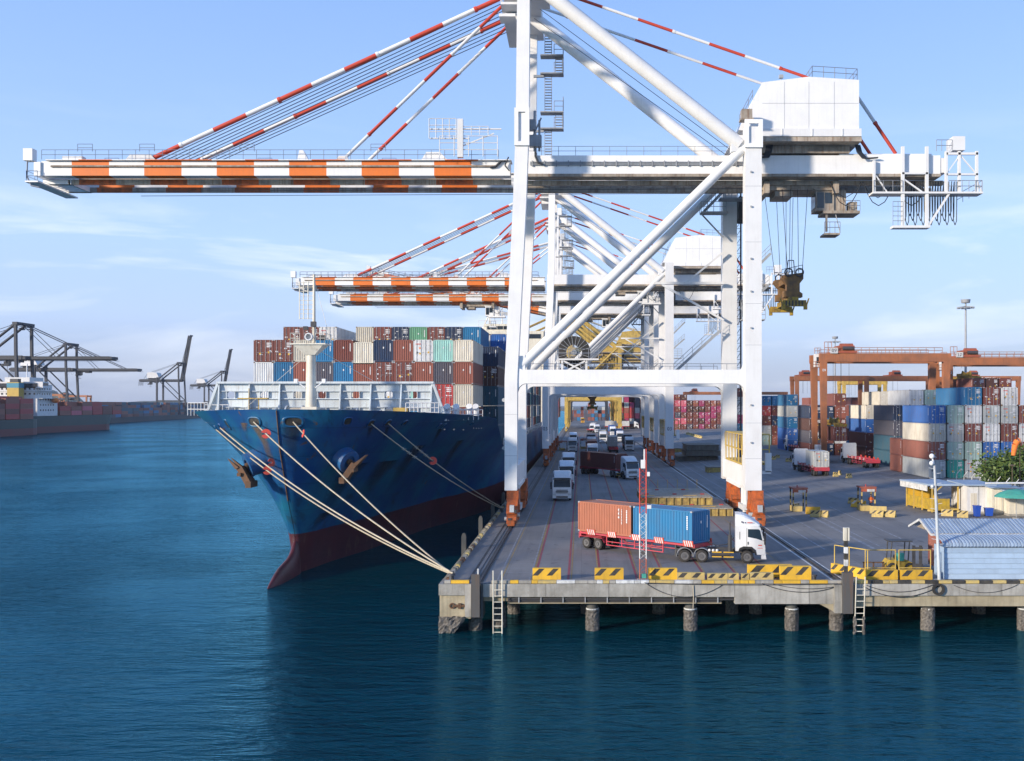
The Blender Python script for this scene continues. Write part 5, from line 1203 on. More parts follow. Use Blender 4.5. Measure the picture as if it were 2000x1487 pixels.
block('tall block behind the nearest yard block', 196.0, 80.0, [['maroon']*5+['red brown'], ['maroon']*5+['dark brown'], ['dark brown']*5+['maroon']], 'containers in the tall rear block')
# --- far end of the terminal
fc = ['maroon','dark brown','magenta','maroon','red brown','slate grey','dark brown','maroon']
rf = random.Random(5)
for i in range(15):
    nt = 6 if i < 3 else 5 if i < 9 else 4
    for k in range(nt):
        c = 'red' if i == 0 else ('pink' if i in (1, 2) and k in (1, 4) else rf.choice(fc))
        cbox(41.5+i*2.75, 448, .9+2.735*k, c, f'{c} container, {ORD[i]} column, {ORD[k]} tier up, far reddish block beyond the cranes', 'containers in the far reddish block', parts=False, door=True)
# ------------------------------------------------------------------ lorries
def wheel_mesh(r=.50, w=.30):
    t = MB(); n = 22; prof = [(-w/2,r*.62), (-w/2,r*.93), (-w*.36,r), (w*.36,r), (w/2,r*.93), (w/2,r*.62)]; vs = []
    for i in range(n):
        a = 2*math.pi*i/n; vs += [(x, rr*math.cos(a), rr*math.sin(a)) for x, rr in prof]
    t.add(vs, [(6*i+k, 6*((i+1)%n)+k, 6*((i+1)%n)+k+1, 6*i+k+1) for i in range(n) for k in range(5)], True)
    return t
def rim_mesh(r=.50, w=.30):
    t = MB()
    for s in (-1, 1):
        t.ring((s*w*.36,0,0), (1,0,0), r*.66, r*.38, .05, 18); t.disc((s*w*.22,0,0), (1,0,0), r*.45, .06, 14); t.disc((s*w*.40,0,0), (1,0,0), r*.17, .12, 10)
        for i in range(8): a = 2*math.pi*i/8; t.disc((s*w*.39, r*.29*math.cos(a), r*.29*math.sin(a)), (1,0,0), .03, .05, 6)
    return t
TY = wheel_mesh().mesh('tyre', M['rubber']); RI = rim_mesh().mesh('rim', M['rim_grey'])
TYD = wheel_mesh(.5,.28).mesh('inner_tyre', M['rubber'])
def wheel(parent, x, y, dual=False):
    e = inst('wheel', TY, parent, (x, y, .50)); inst('rim', RI, e)
    if dual: inst('inner_tyre', TYD, e, (-.33 if x > 0 else .33, 0, 0))
CACHE = {}
def part(parent, name, key, fn, mats):
    if key not in CACHE: CACHE[key] = fn().mesh(name, mats)
    return inst(name, CACHE[key], parent)
def tractor(loc, rz, label, group, col='cab_white', fine=True, cat='lorry'):
    """front axle at the origin, heading -y"""
    root = thing('container_lorry', loc, label, cat, group, rz); C = M[col]; k = col
    # side profile of the cab (y, z), extruded across
    prof = [(-1.36,.72), (-1.40,1.25), (-1.34,1.75), (-1.02,2.86), (-.90,2.98), (.92,2.98), (.92,.98), (.62,.98), (.55,1.20), (.25,1.30), (-.30,1.28), (-.60,1.05), (-.66,.72)]
    def cabf():
        m = MB().prismx(prof, -1.22, 1.22); return m
    part(root, 'cab', 'cab'+k, cabf, C)
    def fair():
        m = MB(); n = 8; L = []
        for i in range(n+1):
            t = i/n; y = lerp(-1.0, .92, t); h = .05 + .82*math.sin(min(1, t*1.12)*math.pi/2)**1.0; w = lerp(1.0, 1.2, min(1, t*1.6))
            L.append([(-w,y,2.98), (-w,y,2.98+h*.82), (-w*.86,y,2.98+h), (w*.86,y,2.98+h), (w,y,2.98+h*.82), (w,y,2.98)])
        vs = [p for r in L for p in r]; m.add(vs, [(6*i+j, 6*i+j+1, 6*(i+1)+j+1, 6*(i+1)+j) for i in range(n) for j in range(5)] + [tuple(range(6)), tuple(range(6*n, 6*n+6))]); return m
    part(root, 'roof_fairing', 'fair'+k, fair, C)
    part(root, 'windscreen', 'ws', lambda: MB().hexa([(-1.10,-1.345,1.80),(1.10,-1.345,1.80),(1.10,-1.28,1.80),(-1.10,-1.28,1.80)], [(-1.04,-1.085,2.72),(1.04,-1.085,2.72),(1.04,-1.02,2.72),(-1.04,-1.02,2.72)]), M['window_glass'])
    def vis(): return MB().hexa([(-1.12,-1.25,2.78),(1.12,-1.25,2.78),(1.12,-1.05,2.84),(-1.12,-1.05,2.84)], [(-1.12,-1.22,2.86),(1.12,-1.22,2.86),(1.12,-.98,2.95),(-1.12,-.98,2.95)])
    part(root, 'sun_visor', 'vis', vis, M['black_plastic'])
    for s in (-1, 1):
        part(root, 'side_window', f'sw{s}', lambda: MB().prismx([(-1.18,1.82), (-1.0,2.62), (-.90,2.72), (-.05,2.72), (-.05,2.10), (-.70,1.98)], s*1.215-.012, s*1.215+.018), M['window_glass'])
        part(root, 'door_seam', f'ds{s}', lambda: MB().prismx([(.02,1.05), (.05,1.05), (.05,2.80), (.02,2.80)], s*1.221-.006, s*1.221+.006).prismx([(.55,1.9), (.60,1.9), (.60,2.5), (.55,2.5)], s*1.221-.008, s*1.221+.012).box(s*1.23-.02, s*1.23+.02, -.10, -.03, 1.5, 1.72), M['black_plastic'])
        part(root, 'mirror', f'mi{s}', lambda: MB().cb((s*1.42,-1.38,2.15), .2, .12, .62).cb((s*1.40,-1.36,1.68), .2, .12, .25).bar((s*1.2,-1.2,2.5), (s*1.42,-1.36,2.4), .04).bar((s*1.2,-1.2,1.8), (s*1.42,-1.36,1.9), .04), M['black_plastic'])
        part(root, 'headlight', f'hl{s}', lambda: MB().cb((s*.98,-1.40,.86), .38, .08, .22), M['lamp_glass'])
        part(root, 'wheel_arch', f'wa{s}', lambda: MB().prismx([(-.74,.70), (-.66,1.08), (-.34,1.34), (.28,1.36), (.60,1.22), (.70,.98), (.92,.98), (.92,.88), (.62,.85), (.55,1.05), (.22,1.18), (-.28,1.16), (-.54,.96), (-.62,.70)], s*1.20-.06, s*1.20+.06), M['black_plastic'])
    part(root, 'grille', 'gr', lambda: MB().cb((0,-1.39,1.42), 1.5, .06, .09).cb((0,-1.40,1.24), 1.62, .06, .11).cb((0,-1.395,1.08), 1.5, .06, .07), M['black_plastic'])
    part(root, 'bumper', 'bu'+k, lambda: MB().hexa([(-1.22,-1.48,.38),(1.22,-1.48,.38),(1.22,-1.1,.38),(-1.22,-1.1,.38)], [(-1.22,-1.42,.78),(1.22,-1.42,.78),(1.22,-1.1,.78),(-1.22,-1.1,.78)]).box(-.8,.8,-1.5,-1.42,.66,.72), C)
    part(root, 'lower_intake', 'li', lambda: MB().box(-.75,.75,-1.492,-1.45,.45,.62), M['black_plastic'])
    part(root, 'chassis', 'ch', lambda: MB().box(-.45,-.33,-.9,5.6,.72,1.0).box(.33,.45,-.9,5.6,.72,1.0).box(-.6,.6,3.1,5.2,.98,1.14).box(-.5,.5,1.0,1.2,.7,1.0).cb((0,4.2,1.22), .9, 1.1, .1), M['dark_steel'])
    if fine:
        for s in (-1, 1):
            part(root, 'fuel_tank', f'ft{s}', lambda: MB().tube((s*.85,1.35,.72), (s*.85,2.75,.72), .30, 14), M['dark_steel'])
            part(root, 'side_guard', f'sg{s}', lambda: MB().box(s*1.19-.03, s*1.19+.03, 1.05, 1.85, .82, .90).box(s*1.19-.03, s*1.19+.03, 2.0, 2.75, .82, .90).box(s*1.19-.03, s*1.19+.03, 1.05, 1.85, .45, .53).box(s*1.19-.03, s*1.19+.03, 2.0, 2.75, .45, .53), M['paint_yellow'])
            part(root, 'mudguard', f'mg{s}', lambda: MB().ring((s*.98,3.55,.50), (1,0,0), .66, .63, .56, 14, R(-5), R(185)).ring((s*.98,4.90,.50), (1,0,0), .66, .63, .56, 14, R(-5), R(185)), M['grey_steel'])
            part(root, 'air_tank', f'at{s}', lambda: MB().sphere((s*1.12,2.95,.98), .12, 8).sphere((s*1.12,2.65,.98), .12, 8).sphere((s*1.12,2.35,.98), .12, 8), M['white_steel'])
        part(root, 'exhaust_stack', 'ex', lambda: MB().tube((-.95,1.35,.9), (-.95,1.35,2.2), .16, 12).tube((-.95,1.35,2.2), (-.95,1.35,3.2), .06, 8), M['dark_steel'])
        part(root, 'air_hose', 'ah', lambda: MB().path([(-.2,1.0,1.9), (-.3,1.6,1.35), (-.2,2.4,1.25), (0,3.1,1.45)], .04, 6), M['black_plastic'])
    for s in (-1, 1):
        wheel(root, s*1.03, 0)
        for y in (3.55, 4.90): wheel(root, s*1.05, y, True)
    return root
def trailer_parts(root, yk, ang, fine=True, col='trailer_red'):
    """skeletal trailer hung on its kingpin at (0, yk); ang turns it about the pin"""
    e = bpy.data.objects.new('trailer', CACHE.setdefault('tr'+col, (lambda m: m.mesh('trailer', M[col]))(
        MB().box(-.52,-.38,-.9,11.4,1.12,1.42).box(.38,.52,-.9,11.4,1.12,1.42).box(-1.2,1.2,-.95,-.75,1.18,1.45).box(-1.2,1.2,5.15,5.30,1.25,1.45).box(-1.2,1.2,5.5,5.65,1.25,1.45).box(-1.2,1.2,11.3,11.5,1.0,1.45)
        .box(-1.15,1.15,2.0,2.12,1.2,1.4).box(-1.15,1.15,8.2,8.32,1.2,1.4).box(-1.22,-1.1,-.8,11.4,1.26,1.42).box(1.1,1.22,-.8,11.4,1.26,1.42).box(-1.22,1.22,11.48,11.56,.85,1.35).box(-.9,.9,9.2,11.0,.95,1.12))))
    COL.objects.link(e); e.parent = root; e.location = (0, yk, 0); e.rotation_euler = (0, 0, ang)
    for s in (-1, 1):
        for y in (9.35, 10.7):
            w = inst('wheel', TY, e, (s*1.05, y, .50)); inst('rim', RI, e, (s*1.05, y, .50)); inst('inner_tyre', TYD, e, (s*.72, y, .50))
        if fine:
            part_e = lambda n, k, f, m: part(e, n, k, f, m)
            part_e('landing_leg', f'll{s}', lambda: MB().box(s*.7-.07, s*.7+.07, 1.2, 1.34, .35, 1.2).cb((s*.7,1.27,.32), .3, .3, .06), M['dark_steel'])
            part_e('under_run_guard', f'ug{s}', lambda: MB().box(s*1.15-.03, s*1.15+.03, 2.2, 8.4, .50, .57).box(s*1.15-.03, s*1.15+.03, 2.2, 8.4, .80, .86).box(s*1.15-.03,s*1.15+.03,2.2,2.28,.5,1.3).box(s*1.15-.03,s*1.15+.03,4.2,4.28,.5,1.3).box(s*1.15-.03,s*1.15+.03,5.2,5.28,.5,1.3).box(s*1.15-.03,s*1.15+.03,6.6,6.68,.5,1.3).box(s*1.15-.03,s*1.15+.03,8.3,8.38,.5,1.3), M[col])
            part_e('mudguard', f'tm{s}', lambda: MB().box(s*1.05-.28, s*1.05+.28, 8.75, 11.25, 1.04, 1.08).hexa([(s*1.05-.28,8.45,.7),(s*1.05+.28,8.45,.7),(s*1.05+.28,8.49,.7),(s*1.05-.28,8.49,.7)], [(s*1.05-.28,8.75,1.04),(s*1.05+.28,8.75,1.04),(s*1.05+.28,8.79,1.08),(s*1.05-.28,8.79,1.08)]), M[col])
            for y in (-.35, 2.6, 5.0, 7.7, 10.1):
                def plate(y=y):
                    m = MB(); x = s*1.235; n = 4; m.box(min(x, x+s*.04), max(x, x+s*.04), y-.5, y+.5, 1.24, 1.72); m.mat(1)
                    for i in range(n):
                        a = y-.48+i*.22; m.add([(x+s*.045,a,1.26),(x+s*.045,a+.11,1.26),(x+s*.045,a+.27,1.70),(x+s*.045,a+.16,1.70)], [(0,1,2,3)])
                    return m
                part_e('striped_plate', f'sp{s}{y}', plate, [M['stay_red'], M['paint_white']])
    return e
def kp(root_loc, rz, y): return Vector((root_loc[0] - math.sin(rz)*y, root_loc[1] + math.cos(rz)*y, root_loc[2]))
# main lorry turning in front of the cranes
L0 = (13.2, 77.75, 0); rzt = R(82); rzr = R(47)
main = tractor(L0, rzt, 'white lorry with red trailer and two containers turning on the apron', 'container lorries')
tr = trailer_parts(main, 4.2, rzr - rzt)
part(main, 'door_logo', 'dl', lambda: MB().box(-1.232,-1.222,.28,.36,3.16,3.30).box(-1.232,-1.222,.38,.46,3.22,3.34).box(-1.232,-1.222,.1,.20,3.18,3.26), M['letter_dark'])
part(main, 'door_text', 'dt', lambda: MB().box(-1.232,-1.222,-.42,.0,3.20,3.26).box(-1.232,-1.222,-1.15,-.85,1.42,1.50).box(-1.232,-1.222,-1.2,-.8,1.22,1.26), M['letter_red'])
K = kp(L0, rzt, 4.2)
def on_trailer(K, rz, y, col, label, L=6.06, z=1.46, H=2.59, door=False, group='containers on lorries'):
    p = kp(K, rz, y); return cbox(p.x, p.y, p.z+z, col, label, group, L=L, H=H, rz=rz, door=door)
bx = on_trailer(K, rzr, 2.32, 'blue', 'bright blue short container at the front of the turning lorry trailer')
ob = on_trailer(K, rzr, 8.62, 'orange brown', 'orange brown short container at the rear of the turning lorry trailer')
mk = MB()
for i in range(10): mk.box(-1.238,-1.222, -2.05, -1.97, 2.15-i*.13, 2.22-i*.13)
for i in range(3): mk.box(-1.238,-1.222, -1.75, -1.62, 2.1-i*.32, 2.25-i*.32)
mk.box(-1.238,-1.222,-1.74,-1.70,1.7,2.3)
mk.build('serial_mark', M['letter_white'], None).parent = ob
# the other lorries: (photo px, py of the near wheels, heading, trailer?, container, label)
def lorry(px, py, rz, label, box=None, boxlabel=None, tra=True, L=12.19, col='cab_white', fine=False, tang=0.0, bH=2.59):
    g = gd(px, py); loc = (g.x, g.y, g.z)
    t = tractor(loc, R(rz), label, 'container lorries', col, fine=fine)
    if tra:
        trailer_parts(t, 4.2, R(tang), fine=False)
        if box: on_trailer(kp(loc, R(rz), 4.2), R(rz+tang), 5.3, box, boxlabel, L=L, H=bH)
    return t
lorry(1098, 977, 0, 'white lorry at the head of the queue in the sea-side lane', fine=True)
lorry(1106.5, 948, 0, 'second white lorry in the sea-side lane queue')
lorry(1110.5, 925, 0, 'third white lorry in the sea-side lane queue, roof showing')
lorry(1118, 883, 0, 'white lorry passing between the two small quay booths')
lorry(1119.5, 868, 0, 'white lorry right behind the one between the quay booths')
lorry(1157, 900, 0, 'white lorry with a maroon container in the second lane', 'maroon', 'maroon container on the white lorry in the second lane')
lorry(1155, 881, 0, 'white lorry with an olive topped container behind the maroon one', 'slate grey', 'grey container behind the maroon one in the second lane')
lorry(1229.5, 936, 22, 'white lorry swinging out with a dark maroon container under the crane', 'maroon', 'dark maroon long container on the lorry swinging out under the crane', tang=8, fine=True)
lorry(1229, 881, 0, 'white lorry with a taupe container near the land-side crane legs', 'slate grey', 'taupe container on the lorry near the land-side crane legs')
lorry(1178, 866, 0, 'white lorry with a grey container left of the grey box doors', 'light grey', 'grey container on the lorry left of the grey box doors')
lorry(1211, 864, 0, 'white lorry carrying a blue container in the middle lanes', 'blue', 'blue container on the white lorry in the middle lanes')
lorry(1197, 852, 0, 'white lorry with a blue container farther back in the middle lanes', 'royal blue', 'royal blue container farther back in the middle lanes')
lorry(1166, 846, 12, 'sunlit white lorry far down the quay', None)
lorry(1157, 844, -4, 'sunlit white lorry with white container far down the quay', 'white', 'white container on the sunlit lorry far down the quay')
lorry(1242, 838, 90, 'white lorry standing across the far quay with a long white container', 'white', 'long white container lying across the far end of the quay')
lorry(1246, 834, 0, 'yellow lorry beside the long white container', col='cab_yellow')
lorry(1138, 827, 0, 'yellow lorry far away between the yellow crane legs', col='cab_yellow')
lorry(1347, 838, -78, 'white lorry crossing in front of the far reddish block', 'orange brown', 'orange brown long container on the lorry crossing before the far block')
# one driving away: grey doors to the camera
g = gd(1198, 884); t = tractor((g.x, g.y+13.5, 0), R(180), 'white lorry driving away with a grey container, doors towards us', 'container lorries', fine=False); trailer_parts(t, 4.2, 0, fine=False)
o = cbox(g.x, g.y+3.0, 1.46, 'light grey', 'grey container with doors towards us between the queueing lorries', 'containers on lorries', H=2.59, door=True)
# yard lorries, driving away to the left
def away(px, py, rz, label, box=None, boxlabel=None):
    """px, py: rear of the trailer on the ground"""
    g = gd(px, py); r = R(rz); f = Vector((math.sin(r), -math.cos(r), 0)); L = Vector((g.x, g.y, g.z)) + f*15.2
    L.z = gz(L.x, L.y); t = tractor(tuple(L), r, label, 'container lorries', fine=False); trailer_parts(t, 4.2, 0, fine=True)
    if box:
        p = L - f*(4.2+8.3); cbox(p.x, p.y, p.z+1.46, box, boxlabel, 'containers on lorries', L=6.06, H=2.59, rz=r+math.pi, door=True, mark='letter_red')
away(1604, 930, 180, 'white lorry with red trailer and a grey container in the yard road', 'light grey', 'grey short container with orange top rail on the yard lorry')
away(1704, 914, 180, 'white lorry with an empty red trailer beside the gantry leg')
away(1572, 886, 180, 'white lorry with an empty pink trailer below the far yard blocks')
# ------------------------------------------------------------------ barriers, booths, fences, sheds on the quay
def barrier(loc, rz, w, h, d, label, group, mats=('paint_yellow','paint_black'), stripes=2, jersey=False):
    y, b = M[mats[0]], M[mats[1]]; root = thing('concrete_barrier', loc, label, 'barrier', group, rz); mb = MB()
    if jersey: mb.prismx([(-d/2,0), (-d/2,h*.18), (-d*.2,h*.5), (-d*.15,h), (d*.15,h), (d*.2,h*.5), (d/2,h*.18), (d/2,0)], -w/2, w/2)
    else: mb.hexa([(-w/2,-d/2,0.06),(w/2,-d/2,0.06),(w/2,d/2,0.06),(-w/2,d/2,0.06)], [(-w/2,-d/2+.03,h),(w/2,-d/2+.03,h),(w/2,d/2-.03,h),(-w/2,d/2-.03,h)]); mb.box(-w/2,-w*.28,-d/2+.01,d/2-.01,0,.07).box(-w*.1,w*.1,-d/2+.01,d/2-.01,0,.07).box(w*.28,w/2,-d/2+.01,d/2-.01,0,.07)
    o = bpy.data.objects.new('block', mb.mesh('block', y)); COL.objects.link(o); o.parent = root
    sb = MB()
    for i in range(stripes):
        c = -w/2 + w*(i+.42)/stripes; ww = w/stripes*.40; sl = h*.55
        for sy, yo in ((-1, -d/2), (1, d/2)):
            if jersey: ya = lambda z: sy*(tab([(0,d/2), (h*.18,d/2), (h*.5,d*.2), (h,d*.15)], z)+.004)
            else: ya = lambda z: sy*(d/2 - .03*(z-.06)/(h-.06) + .004)
            z0, z1 = h*.40, h*.97
            if jersey: z0 = h*.5; z1 = h*.98
            sb.add([(c-ww/2-sl/2,ya(z0),z0),(c+ww/2-sl/2,ya(z0),z0),(c+ww/2+sl/2,ya(z1),z1),(c-ww/2+sl/2,ya(z1),z1)], [(0,1,2,3)])
    s_ = bpy.data.objects.new('stripe', sb.mesh('stripe', b)); COL.objects.link(s_); s_.parent = root
    return root
def at_edge(px, py=1133): g = gd(px, py); return (g.x, g.y, 0)
G = 'striped barriers along the quay edge'
for px, w, lab in ((1068,2.02,'tall yellow striped barrier on the quay edge, leftmost of the row'), (1189.5,2.06,'tall yellow striped barrier on the quay edge, second from the ship corner'), (1294,2.05,'tall yellow striped barrier right of the lattice mast')):
    barrier(at_edge(px), 0, w, .86, .42, lab, G)
barrier(at_edge(1553), 0, 2.2, 1.0, .5, 'tall yellow striped barrier near the right rail, rightmost before the end stop', G)
barrier((13.6, 70.4, 0), R(2), 3.2, .95, .45, 'yellow striped barrier half hidden behind the tall one near the right rail', G)
wy = ('paint_yellow_worn', 'paint_black')
for px, w, h, rz, lab in ((1349,1.95,.58,-4,'pale worn low barrier leaning beside the mast barrier'), (1401,1.45,.52,0,'worn low barrier, second of the low ones'), (1432,.74,.52,0,'short worn block, third of the low ones'),
                          (1455,.55,.5,3,'broken grey block between the low worn barriers'), (1487,1.65,.58,-2,'worn low barrier with a black hose over it')):
    barrier(at_edge(px, 1134), R(rz), w, h, .38, lab, 'low worn barriers along the quay edge', wy, 2 if w > 1 else 1)
barrier(at_edge(1721), 0, 2.26, .74, .4, 'yellow striped barrier under the left yellow gate panel', G)
barrier(at_edge(1788.5), 0, 2.26, .74, .4, 'yellow striped barrier under the right yellow gate panel', G)
barrier((18.85+.72, 71.0, 0), R(-57), 3.3, .74, .4, 'yellow striped barrier set at an angle beside the black and white post', G, stripes=4)
MB().tube((12.05,69.75,0), (12.05,69.75,.02), .2, 14).tube((12.05,69.75,.02), (12.05,69.75,.5), .12, 12, .03).build('traffic_cone', M['sock_orange'], None, origin=(14.6,70.9,0), label='small red cone behind the tall barrier near the right rail', cat='cone').location = (14.9+.0, 71.6, 0)
MB().tube((0,0,0), (0,0,.32), .16, 12).tube((0,0,.32), (0,0,.42), .24, 12).build('bollard_stub', M['dark_steel'], None, label='small dark bollard right of the tall barrier near the rail', cat='bollard').location = (16.55, 69.3, 0)
# gate panels of yellow tube
def gate(px0, px1, label, worn=False):
    a = at_edge(px0); b = at_edge(px1); y = a[1]+.24; root = thing('yellow_gate', (a[0], y, 0), label, 'gate', 'yellow gate panels')
    for x in (a[0], b[0]): MB().tube((x,y,0), (x,y,2.12), .04, 8).build('post', M['walk_yellow'], root)
    for z in (2.1, .82): MB().tube((a[0],y,z), (b[0],y,z), .038, 8).build('bar', M['walk_yellow'], root)
gate(1692, 1751, 'left yellow tube gate panel above a striped barrier'); gate(1758, 1820, 'right yellow tube gate panel beside the camera pole')
root = thing('yellow_gate', (19.6,70.6,0), 'slanting yellow gate panel beside the black and white post', 'gate', 'yellow gate panels')
pa, pb = Vector((18.75,72.1,0)), Vector((20.5,69.7,0))
for t in (0, .45, 1): p = pa.lerp(pb, t); MB().tube(p, p+Vector((0,0,2.1)), .04, 8).build('post', M['walk_yellow'], root)
MB().tube(pa+Vector((0,0,2.1)), pb+Vector((0,0,2.1)), .038, 8).build('bar', M['walk_yellow'], root)
# black and white post on the end stop
root = thing('marker_post', (18.4,67.75,.85), 'black and white banded post on the right end stop', 'post')
for i in range(5):
    MB().box(18.28, 18.52, 67.63, 67.87, .85+.44*i, .85+.44*(i+1)).build('band', M['paint_black' if i % 2 == 0 else 'paint_white'], root)
MB().box(18.24,18.44,67.6,67.9,3.05,3.95).box(18.5,18.62,67.62,67.88,3.05,3.95).build('lamp_housing', M['mast_cream'], root)
MB().box(-7.26,-7.16,67.6,67.7,.72,1.1).build('marker_peg', M['paint_white'], None, origin=(-7.2,67.65,.72), label='short white peg on the left end stop', cat='peg')
# lattice mast, red and white
def lattice(x, d, h, w, label):
    root = thing('lattice_mast', (x,d,0), label, 'mast'); cs = [(-w/2,-w/2), (w/2,-w/2), (w/2,w/2), (-w/2,w/2)]; n = 5
    for k in range(n):
        z0, z1 = h*k/n, h*(k+1)/n; mb = MB(); m = 4
        for cx, cy in cs: mb.tube((x+cx,d+cy,z0), (x+cx,d+cy,z1), .026, 6)
        for i in range(m):
            za, zb = lerp(z0,z1,i/m), lerp(z0,z1,(i+1)/m)
            for j in range(4):
                (ax,ay), (bx_,by) = cs[j], cs[(j+1)%4]
                if i % 2: ax, ay, bx_, by = bx_, by, ax, ay
                mb.tube((x+ax,d+ay,za), (x+bx_,d+by,zb), .012, 4, caps=False)
        mb.build('lattice_section', M['booth_red' if k == 0 else 'stay_red' if k in (3, 4) else 'paint_white'], root)
    MB().cb((x,d,h+.3), .3, .3, .6).tube((x+.1,d,h), (x+.1,d,h+1.35), .05, 8).cb((x+.35,d-.1,h-.4), .25, .25, .3).cb((x+.42,d-.1,h*.66), .3, .3, .25).build('instrument_head', M['white_steel'], root)
    MB().tube((x+.22,d-.2,h), (x+.22,d-.2,h+1.4), .04, 8).build('red_antenna', M['stay_red'], root)
    MB().cb((x+.05,d-.42,.45), .3, .25, .3).build('junction_box', M['tarp_green'], root)
    MB().box(x-.4,x+.4,d-.4,d+.4,0,.12).build('footing', M['concrete'], root)
lattice(4.35, 69.0, 8.0, .46, 'red and white lattice mast on the quay edge')
# ladders down to the water
def ladder(x, w, z0, z1, y, label, lean=0.0, rope=False):
    root = thing('ladder', (x,y,z0), label, 'ladder', 'ladders on the quay face')
    for s in (-1, 1): MB().tube((x+s*w/2+lean,y,z0), (x+s*w/2,y-.02,z1), .045, 8).build('rail', M['mast_cream'], root)
    n = int((-z0)/.42)
    for i in range(n):
        z = z0+.25+.42*i; o = lean*(1-(z-z0)/(z1-z0)); MB().tube((x-w/2+o,y,z), (x+w/2+o,y,z), .032, 6).build('rung', M['mast_cream'], root)
    if rope:
        for s in (-1, 1): crust(MB(), x+s*w/2+lean*.9, y, .07, z0-.1, z0+1.3, 8, 10, .09).build('shell_crust', M['barnacle'], root)
ladder(-5.85, .62, -3.6, .95, 67.82, 'tan ladder on the quay face beside the left end stop'); ladder(19.4, .62, -3.5, .55, 67.62, 'grey ladder beside the right end stop, crusted at its foot', -.12, True)
# hoses and cables along the face
def sag(x0, z0, x1, z1, s, y=67.96, n=14): return [(lerp(x0,x1,i/n), y, lerp(z0,z1,i/n)-s*4*(i/n)*(1-i/n)) for i in range(n+1)]
for i, (pts, r, lab) in enumerate(((sag(4.4,.1,9.9,-.05,.95), .022, 'thin black cable sagging under the lattice mast'), (sag(4.6,.05,17.9,.0,.1), .032, 'black hose lying along the kerb right of the lattice mast'),
    (sag(12.6,.02,18.1,-.1,.55), .026, 'black hose sagging left of the right end stop, lower one'), (sag(13.4,-.02,18.1,-.12,.28), .02, 'black hose sagging left of the right end stop, upper one'),
    (sag(19.7,-.2,25.0,-.15,.75), .03, 'black hose drooping below the yellow gates, lower one'), (sag(19.9,-.1,24.6,-.05,.5), .025, 'black hose drooping below the yellow gates, upper one'), (sag(26,-.1,30.5,-.05,.55), .018, 'thin cable drooping below the blue shed'))):
    MB().path(pts, r, 6).build('hose', M['cable'], None, origin=pts[0], label=lab, cat='hose', group='hoses on the quay face')
MB().path([(7.8,67.95,-.1), (7.82,67.93,-.9), (7.78,67.93,-1.75)], .03, 6).build('hanging_rope', M['rope'], None, origin=(7.8,67.95,-.1), label='short pale rope hanging from the quay face', cat='rope')
MB().ring((24.9,67.9,-.38), (0,1,0), .42, .27, .2, 20).build('tyre_fender', M['rubber'], None, origin=(24.9,67.9,-.38), label='black tyre hung on the quay face below the camera pole', cat='tyre')
# camera pole
root = thing('camera_pole', (25.3,69.2,0), 'tall grey pole with white cameras beside the blue shed', 'pole')
MB().tube((25.45,69.2,0), (25.1,69.2,8.3), .13, 12, .085).build('shaft', M['deck_gear'], root)
MB().tube((25.45,69.2,0), (25.45,69.2,.08), .4, 12).build('base_plate', M['grey_steel'], root)
m1 = MB()
for i in range(17): z = 2.2+i*.36; xx = lerp(25.45,25.1,z/8.3); s_ = 1 if i % 2 else -1; m1.tube((xx+s_*.1,69.2,z), (xx+s_*.42,69.2,z+.06), .018, 5)
m1.build('step_peg', M['white_steel'], root)
MB().sphere((24.88,69.1,8.85), .19, 12).sphere((24.86,69.1,8.35), .17, 12).tube((25.1,69.2,8.2), (24.85,69.1,8.9), .06, 8).sphere((24.9,69.1,6.7), .12, 10).tube((25.15,69.2,6.6), (24.85,69.1,6.75), .04, 6).build('camera_housing', M['white_steel'], root)
# shed with lapped blue boards, pitched roof and a curved lean-to
root = thing('blue_shed', (30,69.7,0), 'pale blue boarded shed with ribbed roof at the quay edge', 'shed')
for i in range(6): MB().hexa([(26.0,69.66,.02+.375*i),(44,69.66,.02+.375*i),(44,69.8,.02+.375*i),(26.0,69.8,.02+.375*i)], [(26.0,69.72,.385+.375*i),(44,69.72,.385+.375*i),(44,69.8,.385+.375*i),(26.0,69.8,.385+.375*i)]).build('board', M['shed_blue'], root)
MB().box(26.05,44,69.81,71.9,0,2.25).build('inner_wall', M['shed_blue'], root)
n = 74
for j in range(n):                                           # curved ribs of the lean-to
    x = 25.85 + j*.245; prof = [(71.6,2.98), (70.6,2.86), (69.95,2.72), (69.66,2.56), (69.56,2.32)]
    if x > 33.5: break
    vs = [(x+dx,y,z+dz) for (dx,dz) in ((0,0),(.06,.05),(.17,.05),(.23,0)) for y,z in prof]
    MB().add(vs, [(5*a+b, 5*a+b+1, 5*(a+1)+b+1, 5*(a+1)+b) for a in range(3) for b in range(4)]).build('lean_to_rib', M['shed_roof'], root)
for j in range(44):
    x = 25.7 + j*.27
    if x > 34.5: break
    for (y0,z0,y1,z1) in ((71.5,3.02,73.9,3.82), (76.3,3.02,73.9,3.82)):
        vs = [(x+dx,y,z+dz) for (dx,dz) in ((0,0),(.05,.045),(.2,.045),(.25,0)) for y,z in ((y0,z0),(y1,z1))]
        MB().add(vs, [(2*a, 2*a+1, 2*a+3, 2*a+2) for a in range(3)]).build('roof_rib', M['shed_roof'], root)
MB().box(25.7,44,71.42,71.5,2.88,3.04).bar((25.68,71.45,2.97), (25.68,73.9,3.79), .1, .16).bar((25.68,76.35,2.97), (25.68,73.9,3.79), .1, .16).build('barge_board', M['paint_white'], root)
MB().prismx([(71.9,3.0), (75.9,3.0), (73.9,3.66)], 26.15, 26.25).build('gable', M['crane_grime'], root)
cbs = cbox(26.5+6.06/2, 73.2, .35, 'red brown', 'red and white container used as the end of the blue shed', None, L=6.06, H=2.59, rz=R(90))
